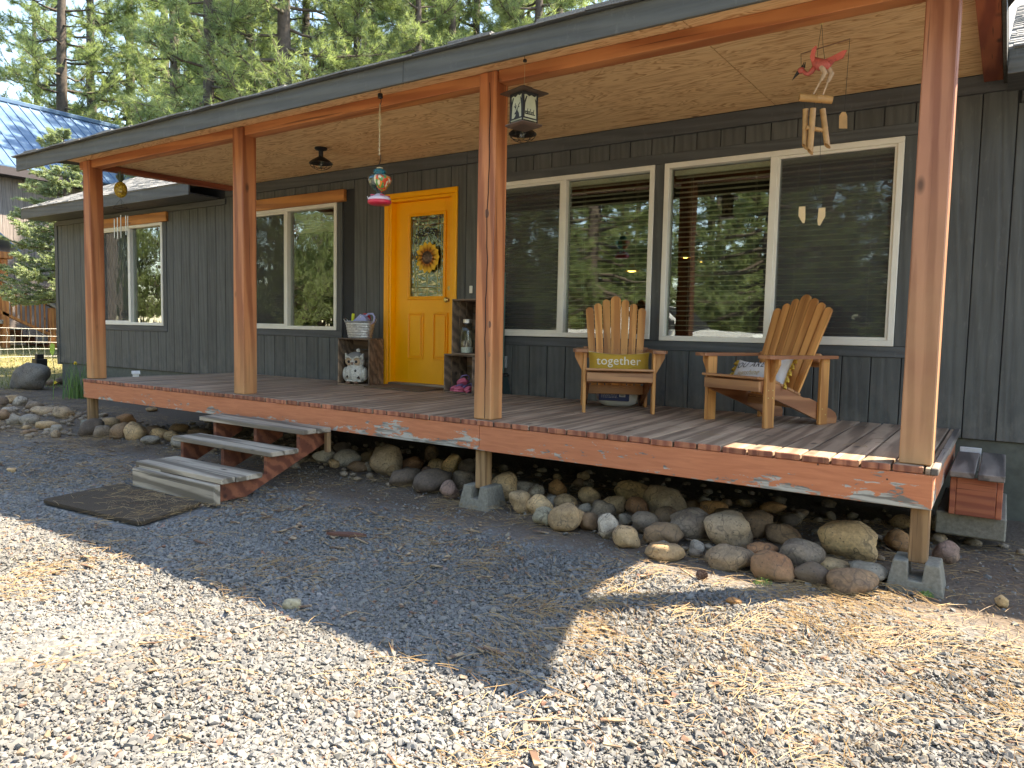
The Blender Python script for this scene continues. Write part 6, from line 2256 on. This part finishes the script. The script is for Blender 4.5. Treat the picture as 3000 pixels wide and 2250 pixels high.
# ------------------------------------------------------------ wire fence
fe = thing('wire_fence', 'light wire mesh fence across the sunny yard at the left edge', 'fence', (-18.0, 3.5, gz(-18, 3)))
zb = gz(-18, 3)
zs = [0.435, 0.265, 0.125, -0.03, -0.20, -0.37]
wm = simple('fence_wire', (0.62, 0.61, 0.56), 0.4, 0.4)
rng = random.Random(9)
for z in zs:
    MB().tube([(0.03 * math.sin(i * 1.7 + z * 9), -6.5 + 0.75 * i, z - zb + 0.01 * math.sin(i * 2.3 + z * 5)) for i in range(18)], 0.0038, 4).build('wire', wm, fe)
vm = []
for k in range(3):
    vm.append(MB().tube([(0.01 * rng.uniform(-1, 1), 0.022 * rng.uniform(-1, 1), z - zb) for z in zs], 0.0032, 4).mesh('wire', wm))
for i in range(84):
    link('wire', vm[i % 3], fe, loc=(0.02 * math.sin(i * 0.37), -6.4 + 0.15 * i, 0))
for y in (-6.5, 6.2):
    MB().box((-0.03, y - 0.03, -0.1), (0.03, y + 0.03, 1.0), 0.004).build('fence_post', M['bark'], fe)

# ------------------------------------------------------------ neighbour's house
nh = thing('neighbour_house', 'grey brown house with blue ribbed metal roof behind the spruce', 'house', (0, 0, 0))
NX, NY0, NY1 = -25.5, -6.0, 12.5
NE, NZ = -24.9, 5.25
SR = 0.72
RX = -29.0
RZ = NZ + SR * (NE - RX)
y = NY0
me = MB().box((NX - 0.02, -0.141, -0.9), (NX + 0.014, 0.141, 5.3), 0.004).mesh('siding_board', M['nwall'])
while y < NY1:
    link('siding_board', me, nh, loc=(0, y + 0.145, 0))
    y += 0.29
mb = MB().box((-33.1, NY0, -0.9), (NX - 0.021, NY1, 5.25), 0)
mb.prism([(NX - 0.03, 5.2), (-33.0, 5.2), (RX - 0.2, RZ - 0.35)], 'y', NY0 + 0.02, NY0 + 0.2)
mb.prism([(NX - 0.03, 5.2), (-33.0, 5.2), (RX - 0.2, RZ - 0.35)], 'y', NY1 - 0.2, NY1 - 0.02)
mb.build('wall', M['nwall'], nh)
W2 = 2 * RX - NE
mb = MB()
mb.prism([(NE, NZ - 0.04), (RX, RZ - 0.04), (RX, RZ), (NE, NZ)], 'y', NY0 - 0.5, NY1 + 0.5)
mb.prism([(W2, NZ - 0.04), (RX, RZ - 0.04), (RX, RZ), (W2, NZ)], 'y', NY0 - 0.5, NY1 + 0.5)
mb.build('roof', M['blue'], nh)
rib = MB().prism([(NE, NZ + 0.001), (RX, RZ + 0.001), (RX, RZ + 0.035), (NE, NZ + 0.035)], 'y', -0.016, 0.016).mesh('roof_rib', M['blue'])
y = NY0 - 0.4
while y < NY1 + 0.4:
    link('roof_rib', rib, nh, loc=(0, y, 0))
    y += 0.345
MB().box((RX - 0.2, NY0 - 0.5, RZ - 0.10), (RX + 0.2, NY1 + 0.5, RZ + 0.05), 0.02).build('ridge_cap', M['blue'], nh)
MB().box((NE - 0.03, NY0 - 0.5, NZ - 0.28), (NE - 0.001, NY1 + 0.5, NZ - 0.045), 0.004).build('eave_board', simple('brown_fascia', (0.055, 0.045, 0.05), 0.6), nh)
MB().box((NX + 0.016, NY0 - 0.5, NZ - 0.27), (NE - 0.032, NY1 + 0.5, NZ - 0.25), 0).build('soffit', simple('brown_soffit', (0.05, 0.042, 0.04), 0.7), nh)
# its little porch
PY = 4.0
mb = MB()
for s in (1, -1):
    mb.prism([(PY, 4.20), (PY + s * 1.75, 2.60), (PY + s * 1.75, 2.56), (PY, 4.16)], 'x', -25.4, -23.3)
mb.build('porch_roof', M['blue'], nh)
mb = MB()
for s in (1, -1):
    for k in range(6):
        x = -25.3 + 0.38 * k
        mb.prism([(PY, 4.205), (PY + s * 1.75, 2.605), (PY + s * 1.75, 2.64), (PY, 4.24)], 'x', x, x + 0.03)
mb.build('porch_roof_rib', M['blue'], nh)
MB().box((-25.45, PY - 1.6, 2.36), (-23.45, PY + 1.62, 2.55), 0.01).build('porch_beam', M['orange_wood'], nh)
for y in (PY + 1.42, PY - 1.42):
    MB().box((-23.72, y - 0.09, -0.3), (-23.52, y + 0.09, 2.355), 0.01).build('porch_post', M['orange_wood'], nh)
MB().prism([(PY + 1.33, 2.35), (PY + 0.75, 2.35), (PY + 1.33, 1.85)], 'x', -23.66, -23.58).build('porch_brace', M['orange_wood'], nh)
MB().box((-25.45, PY - 1.5, 0.50), (-23.5, PY + 1.35, 0.62), 0.01).build('porch_floor', M['grey_wood'], nh)
for k in range(3):
    MB().box((-25.0, PY + 1.53 + 0.34 * k, 0.34 - 0.2 * k), (-23.6, PY + 1.88 + 0.34 * k, 0.39 - 0.2 * k), 0.006).build('stair_tread', M['grey_wood'], nh)
    MB().box((-25.0, PY + 1.86 + 0.34 * k, 0.17 - 0.2 * k), (-23.6, PY + 1.875 + 0.34 * k, 0.335 - 0.2 * k), 0.003).build('stair_riser', M['red_wood'], nh)
MB().box((-23.66, PY + 2.58, -0.35), (-23.48, PY + 2.74, 1.0), 0.01).build('newel_post', M['orange_wood'], nh)
MB().prism([(PY + 1.3, 1.72), (PY + 2.75, 0.98), (PY + 2.75, 1.06), (PY + 1.3, 1.80)], 'x', -23.68, -23.46).build('hand_rail', M['grey_wood'], nh)
MB().prism([(PY + 1.3, 0.80), (PY + 2.75, 0.08), (PY + 2.75, 0.17), (PY + 1.3, 0.89)], 'x', -23.62, -23.52).build('lower_rail', M['orange_wood'], nh)
for k in range(9):
    yy = PY + 1.46 + 0.125 * k
    zz = 0.80 - 0.497 * (yy - PY - 1.3)
    MB().box((-23.595, yy - 0.018, zz + 0.05), (-23.545, yy + 0.018, zz + 0.95), 0.003).build('baluster', M['orange_wood'], nh)


# ------------------------------------------------------------ trees
def tube_arrays(P, r, n=5):
    """P: (m,3) centre line -> verts, quads"""
    P = np.asarray(P, float)
    t = np.gradient(P, axis=0)
    t = unit(t)
    ref = np.array([0.31, 0.27, 0.91])
    nx_ = unit(np.cross(t, ref))
    ny_ = np.cross(t, nx_)
    a = np.linspace(0, 2 * np.pi, n, endpoint=False)
    V = P[:, None] + (nx_[:, None] * np.cos(a)[None, :, None] + ny_[:, None] * np.sin(a)[None, :, None]) * np.asarray(r)[:, None, None]
    m = len(P)
    q = []
    for i in range(m - 1):
        for k in range(n):
            l = (k + 1) % n
            q.append((i * n + k, i * n + l, (i + 1) * n + l, (i + 1) * n + k))
    return V.reshape(-1, 3), q


class Acc:
    def __init__(s):
        s.V, s.Q, s.o = [], [], 0

    def add(s, V, Q):
        s.V.append(V)
        s.Q.append(np.asarray(Q) + s.o)
        s.o += len(V)

    def mesh(s, name, mat_, smooth=True):
        me = tri_mesh(name, np.concatenate(s.V), np.concatenate(s.Q), mat_)
        me.polygons.foreach_set('use_smooth', [True] * len(me.polygons))
        return me


def pine_meshes(seed, H, r0, z_lo, nb, blen, tufts, needles, nl=0.25):
    R = np.random.RandomState(seed)
    tr = Acc()
    zz = np.linspace(-0.4, H, 14)
    wob = np.cumsum(R.normal(0, 0.05, (14, 2)), 0) * 0.6
    P = np.stack([wob[:, 0], wob[:, 1], zz], 1)
    rr = r0 * (1 - np.clip(zz / H, 0, 1)) ** 0.8 + 0.02
    rr[0] *= 1.35
    V, Q = tube_arrays(P, rr, 12)
    V += R.normal(0, 0.012, V.shape)
    tr.add(V, Q)
    br = Acc()
    tc, td = [], []
    for b in range(nb):
        f = (b + R.rand()) / nb
        z = z_lo + (H - z_lo) * f ** 1.6
        az = b * 2.399 + R.normal(0, 0.4)
        L = blen * (1 - 0.72 * f) * R.uniform(0.65, 1.15)
        bare = z < z_lo + 1.2 and R.rand() < 0.25
        d = np.array([math.cos(az), math.sin(az), 0.0])
        m = 8
        t = np.linspace(0, 1, m)
        elev = R.uniform(-0.15, 0.35) - 0.25 * (1 - f)
        up = R.uniform(0.1, 0.55)
        x0 = np.array([np.interp(z, zz, P[:, 0]), np.interp(z, zz, P[:, 1]), z])
        side = np.array([-d[1], d[0], 0]) * R.normal(0, 0.18)
        C = x0 + d * (L * t)[:, None] + side * (L * t ** 2)[:, None] + np.array([0, 0, 1]) * (L * (elev * t + up * (t ** 3 - 0.4 * t)))[:, None]
        C += R.normal(0, 0.03, C.shape) * t[:, None]
        rb = (0.016 + 0.021 * L) * (1 - 0.82 * t)
        V, Q = tube_arrays(C, rb, 5)
        br.add(V, Q)
        if bare:
            continue
        k = max(4, int(tufts * L / blen))
        for j in range(k):
            s = R.uniform(0.30, 1.0) ** 0.8
            c = np.array([np.interp(s, t, C[:, q]) for q in range(3)])
            tang = unit((C[min(m - 1, int(s * (m - 1)) + 1)] - C[max(0, int(s * (m - 1)) - 1)])[None])[0]
            dv = unit((tang * R.uniform(0.3, 1.1) + np.array([-d[1], d[0], 0]) * R.normal(0, 0.9) + np.array([0, 0, R.uniform(-0.55, 1.0)]))[None])[0]
            l = R.uniform(0.22, 1.0) * (1.2 - 0.5 * s) * min(1, L / 2)
            mid = c + dv * l * 0.55 + R.normal(0, 0.04, 3)
            e = c + dv * l + np.array([0, 0, 0.12 * l])
            V, Q = tube_arrays(np.stack([c, mid, e]), [0.015, 0.011, 0.005], 3)
            br.add(V, Q)
            tc.append(e)
            td.append(unit((e - mid)[None])[0])
            if R.rand() < 0.75:
                tc.append(mid + R.normal(0, 0.06, 3))
                td.append(unit((dv + R.normal(0, 0.6, 3) + np.array([0, 0, .3]))[None])[0])
    tc, td = np.array(tc), np.array(td)
    m = len(tc)
    nv = unit(td[:, None] * R.uniform(0.1, 1.3, (m, needles, 1)) + unit(R.normal(0, 1, (m, needles, 3))) * 0.85)
    base = tc[:, None] - td[:, None] * R.uniform(-0.02, 0.17, (m, needles, 1))
    ln = nl * R.uniform(0.65, 1.1, (m, needles, 1))
    tip = base + nv * ln + np.array([0, 0, -0.02])
    wv = unit(np.cross(nv, R.normal(0, 1, (m, needles, 3)))) * (0.0048 + 0.0035 * R.rand(m, needles, 1))
    V = np.stack([base - wv, base + wv, tip], 2).reshape(-1, 3)
    T = np.arange(len(V)).reshape(-1, 3)
    zt = np.clip(R.beta(2, 2, m) * 0.8 + 0.15 * R.rand(m), 0, 1)
    ti = np.repeat(np.repeat(zt, needles) + R.normal(0, 0.1, m * needles), 3)
    crown = tri_mesh('crown', V, T, M['needle'], np.clip(ti, 0, 1))
    return tr.mesh('trunk', M['bark']), br.mesh('branches', M['twig']), crown


PINES = [pine_meshes(1, 19, 0.28, 1.6, 105, 4.0, 42, 36), pine_meshes(2, 17, 0.22, 1.4, 100, 3.3, 40, 36), pine_meshes(3, 21, 0.30, 2.6, 92, 3.7, 40, 36), pine_meshes(4, 15, 0.15, 2.4, 70, 2.3, 30, 34)]


def pine(v, x, y, s, rz_, label, group=None, z=None):
    t = thing('pine_tree', label, 'tree', (x, y, gz(x, y) if z is None else z), rz_, group)
    t.scale = (s, s, s)
    link('trunk', PINES[v][0], t)
    link('branches', PINES[v][1], t)
    link('crown', PINES[v][2], t, kind='stuff')
    return t


BACK = [
    (0, -17.6, 10.4, 1.0, 0.3, 'big pine with thick trunk and bright drooping sprays above the porch roof'),
    (2, -34.0, 11.9, 1.05, 2.0, 'tall pine with a bare trunk rising behind the blue roof'),
    (1, -19.2, 9.2, 1.0, 1.1, 'dense yellow green pine just right of the blue roof'),
    (1, -22.5, 15.2, 1.15, 4.0, 'pine behind the dense yellow green pine'),
    (0, -24.0, 20.5, 1.1, 5.0, 'pine further back left of the thick trunked pine'),
    (3, -16.6, 12.4, 1.1, 0.6, 'slim pine trunk just right of the thick trunked pine'),
    (3, -17.2, 15.2, 1.2, 2.2, 'slim dark pine trunk in the middle of the tree line'),
    (3, -15.6, 15.6, 1.2, 3.3, 'leftmost of the close pair of slim trunks before the blue sky'),
    (3, -16.3, 18.0, 1.35, 0.2, 'slim dark trunk right of the close pair'),
    (1, -12.6, 16.2, 1.0, 2.6, 'bright bushy pine at the right end of the visible tree line'),
    (2, -13.8, 19.5, 1.1, 3.6, 'tall pine behind the bright bushy pine at the right end'),
    (1, -20.5, 19.5, 1.1, 0.9, 'pine filling the gap behind the thick trunked pine'),
    (2, -8.4, 20.5, 1.0, 1.9, 'pine whose branch tips show past the sky gap on the right'),
    (0, -38.5, 8.5, 1.1, 4.4, 'pine at the left edge behind the blue roof'),
    (1, -37.0, 5.0, 1.1, 0.8, 'bushy pine at the far left edge above the blue roof'),
    (1, -30.5, 19.5, 1.1, 2.9, 'pine behind the right end of the blue roof'),
    (0, -26.0, 25.5, 1.2, 1.3, 'distant pine behind the tree line on the left'),
    (0, -19.0, 26.0, 1.2, 2.3, 'distant pine behind the middle of the tree line'),
    (2, -15.0, 27.0, 1.2, 4.3, 'distant pine behind the right end of the tree line'),
    (1, -21.8, 11.8, 0.95, 5.5, 'bushy pine between the blue roof and the thick trunked pine'),
    (1, -15.0, 13.4, 0.85, 1.8, 'low bushy pine in front of the slim dark trunks'),
    (1, -28.0, 29.0, 1.3, 3.0, 'far pine deep in the wood left of the thick trunk'),
    (1, -23.0, 32.0, 1.3, 0.4, 'far pine deep in the wood right of the thick trunk'),
    (0, -18.0, 34.0, 1.3, 1.0, 'far pine deep in the wood behind the close pair of trunks'),
    (0, -33.0, 27.0, 1.3, 2.0, 'far pine deep in the wood behind the blue ridge'),
    (1, -29.5, 16.3, 1.05, 1.6, 'dense pine just beyond the hidden end of the blue roof'),
    (1, -33.8, 17.2, 1.2, 0.3, 'broad pine behind the blue ridge, right of the bare trunk'),
    (0, -38.5, 17.5, 1.3, 3.8, 'tall pine behind the broad pine and the blue ridge'),
    (1, -25.0, 13.8, 0.95, 2.4, 'leafy pine rising over the left part of the porch roof'),
    (1, -37.3, 14.7, 1.4, 5.1, 'tall leafy pine well behind the middle of the blue ridge'),
    (0, -40.5, 20.0, 1.4, 2.1, 'tallest far pine behind the blue ridge'),
    (1, -28.6, 13.9, 1.1, 0.9, 'leafy pine close behind the far end of the blue roof'),
    (1, -22.3, 12.6, 1.0, 3.9, 'leafy pine over the second porch bay'),
    (1, -24.6, 19.2, 1.2, 2.7, 'full pine behind the thick trunked pine'),
    (1, -20.8, 17.4, 1.05, 1.9, 'full pine left of the slim dark trunks'),
    (1, -18.5, 19.4, 1.1, 5.6, 'full pine behind the slim dark trunks'),
    (1, -18.9, 24.1, 1.2, 3.2, 'full pine deeper behind the close pair of trunks'),
    (1, -14.2, 17.6, 0.95, 4.9, 'full pine under the sky gap at the right'),
    (1, -43.0, 15.0, 1.2, 1.0, 'far pine beyond the neighbouring house on the left'),
]
for a_ in BACK:
    pine(*a_)
FRONT = [(2, -6.2, -17.0, 0.95, 3), (2, 2.5, -19.5, 1.0, 0.5), (2, -15.0, -21.0, 1.0, 1.5)]
rng = random.Random(77)
for i in range(54):
    row = i % 3
    FRONT.append((rng.choice((0, 1, 1, 1)), -62 + 1.8 * i + rng.uniform(-.9, .9), -35 - 7 * row - 4 * rng.random(), rng.uniform(1.0, 1.3), rng.uniform(0, 6)))
for i in range(14):
    FRONT.append((1, -42 - 5 * (i % 3) + rng.uniform(-1, 1), -34 + 2.6 * i, rng.uniform(1.0, 1.25), rng.uniform(0, 6)))
for a_ in FRONT:
    pine(*a_, 'pine across the drive, seen only as a reflection in the windows', 'pines across the drive')


def spruce_meshes(seed, H, rad_):
    R = np.random.RandomState(seed)
    tr, br = Acc(), Acc()
    zz = np.linspace(-0.2, H, 8)
    V, Q = tube_arrays(np.stack([zz * 0, zz * 0, zz], 1), 0.085 * (1 - zz / (H * 1.02)) + 0.008, 8)
    tr.add(V, Q)
    A, B, Ti = [], [], []
    nl = 18
    for l in range(nl):
        z = 1.45 + (H - 1.5) * (l / (nl - 1)) ** 0.95
        rl = rad_ * (1 - 0.93 * l / (nl - 1)) ** 0.8
        for k in range(max(5, int(9 - 0.2 * l))):
            az = k * 6.283 / 9 + l * 1.3 + R.normal(0, 0.25)
            L = rl * R.uniform(0.75, 1.1) + 0.06
            d = np.array([math.cos(az), math.sin(az), 0])
            t = np.linspace(0, 1, 7)
            el = 0.75 if l > nl - 4 else R.uniform(-0.12, 0.12)
            C = np.array([0, 0, z]) + d * (L * t)[:, None] + np.array([0, 0, 1]) * (L * (el * t - 0.12 * t + 0.22 * t ** 3))[:, None]
            V, Q = tube_arrays(C, (0.008 + 0.006 * L) * (1 - 0.8 * t), 4)
            br.add(V, Q)
            sd_ = np.array([-d[1], d[0], 0])
            nt = int(7 + 13 * L)
            tone = R.rand()
            for j in range(nt):
                s = R.uniform(0.18, 1.0)
                c = np.array([np.interp(s, t, C[:, q]) for q in range(3)])
                sg_ = R.choice([-1, 1])
                tl = (0.10 + 0.30 * L * (1 - s) ** 0.8 * 0.9) * R.uniform(0.7, 1.2)
                dv = unit((d * R.uniform(0.5, 1.0) + sd_ * sg_ * R.uniform(0.3, 1.0) + np.array([0, 0, R.uniform(-0.3, 0.4)]))[None])[0]
                for q in range(2):
                    A.append(c + dv * tl * 0.5 * q)
                    B.append(c + dv * tl * (0.5 * q + 0.55))
                    Ti.append(0.35 * R.rand() + 0.4 * s + 0.25 * tone)
            A.append(C[-2])
            B.append(C[-1] + d * 0.05)
            Ti.append(0.9)
    A, B, Ti = np.array(A), np.array(B), np.array(Ti)
    m, k = len(A), 42
    ax = unit(B - A)
    u = R.rand(m, k, 1)
    base = A[:, None] * (1 - u) + B[:, None] * u
    nv = unit(ax[:, None] * R.uniform(0.2, 0.9, (m, k, 1)) + unit(R.normal(0, 1, (m, k, 3))) + np.array([0, 0, 0.25]))
    ln = R.uniform(0.03, 0.055, (m, k, 1))
    w = unit(np.cross(nv, R.normal(0, 1, (m, k, 3)))) * 0.0075
    V = np.stack([base - w, base + w, base + nv * ln], 2).reshape(-1, 3)
    ti = np.repeat(np.repeat(Ti, k) + R.normal(0, 0.08, m * k), 3)
    return tr.mesh('trunk', M['bark']), br.mesh('branches', M['twig']), tri_mesh('crown', V, np.arange(len(V)).reshape(-1, 3), M['spruce'], np.clip(ti, 0, 1))


sp = spruce_meshes(5, 4.55, 1.28)
t = thing('spruce_tree', 'young blue green spruce between the house corner and the neighbouring wall', 'tree', (-15.05, 3.15, gz(-15.1, 3.1)))
link('trunk', sp[0], t)
link('branches', sp[1], t)
link('crown', sp[2], t, kind='stuff')

# ------------------------------------------------------------ white pickup across the drive (reflected in the windows)
tk = thing('pickup_truck', 'white pickup parked across the drive, seen only reflected in the windows', 'truck', (-6.7, -9.0, G0))
wp = simple('truck_white', (0.72, 0.74, 0.73), 0.25)
prof = [(-2.6, 0.45), (-1.95, 0.42), (-1.9, 0.62), (-1.65, 0.8), (-1.35, 0.8), (-1.1, 0.6), (-1.05, 0.4), (1.05, 0.4), (1.1, 0.6), (1.35, 0.8), (1.65, 0.8), (1.9, 0.62), (1.95, 0.42), (2.6, 0.45), (2.65, 0.95), (2.45, 1.22), (1.0, 1.30), (0.35, 1.32), (-2.6, 1.30)]
mb = MB().prism(prof, 'y', -0.92, 0.92)
o = mb.build('body', wp, tk)
MB().prism([(0.95, 1.30), (0.30, 1.86), (-0.75, 1.88), (-0.95, 1.30)], 'y', -0.78, 0.78).build('cab', wp, tk)
for s in (-1, 1):
    MB().prism([(0.82, 1.34), (0.28, 1.78), (-0.18, 1.80), (-0.18, 1.34)], 'y', s * 0.781, s * 0.80).build('side_window', M['blackmetal'], tk)
    for x in (-1.5, 1.5):
        MB().lathe([(0.001, -0.12), (0.30, -0.12), (0.37, -0.08), (0.37, 0.08), (0.30, 0.12), (0.18, 0.10), (0.001, 0.09)], 28, M=Matrix.Translation((x, s * 0.80, 0.37)) @ Matrix.Rotation(rad(-90 * s), 4, 'X')).build('wheel', M['blackmetal'], tk, smooth=True)
    MB().box((0.62, s * 0.93, 1.34), (0.75, s * 1.12, 1.52), 0.03).build('mirror', M['blackmetal'], tk)
    MB().box((2.5, s * 0.55, 0.85), (2.665, s * 0.88, 1.05), 0.02).build('headlight', M['steel'], tk)
MB().prism([(0.99, 1.335), (0.36, 1.83), (0.39, 1.84), (1.02, 1.335)], 'y', -0.70, 0.70).build('windscreen', M['blackmetal'], tk)
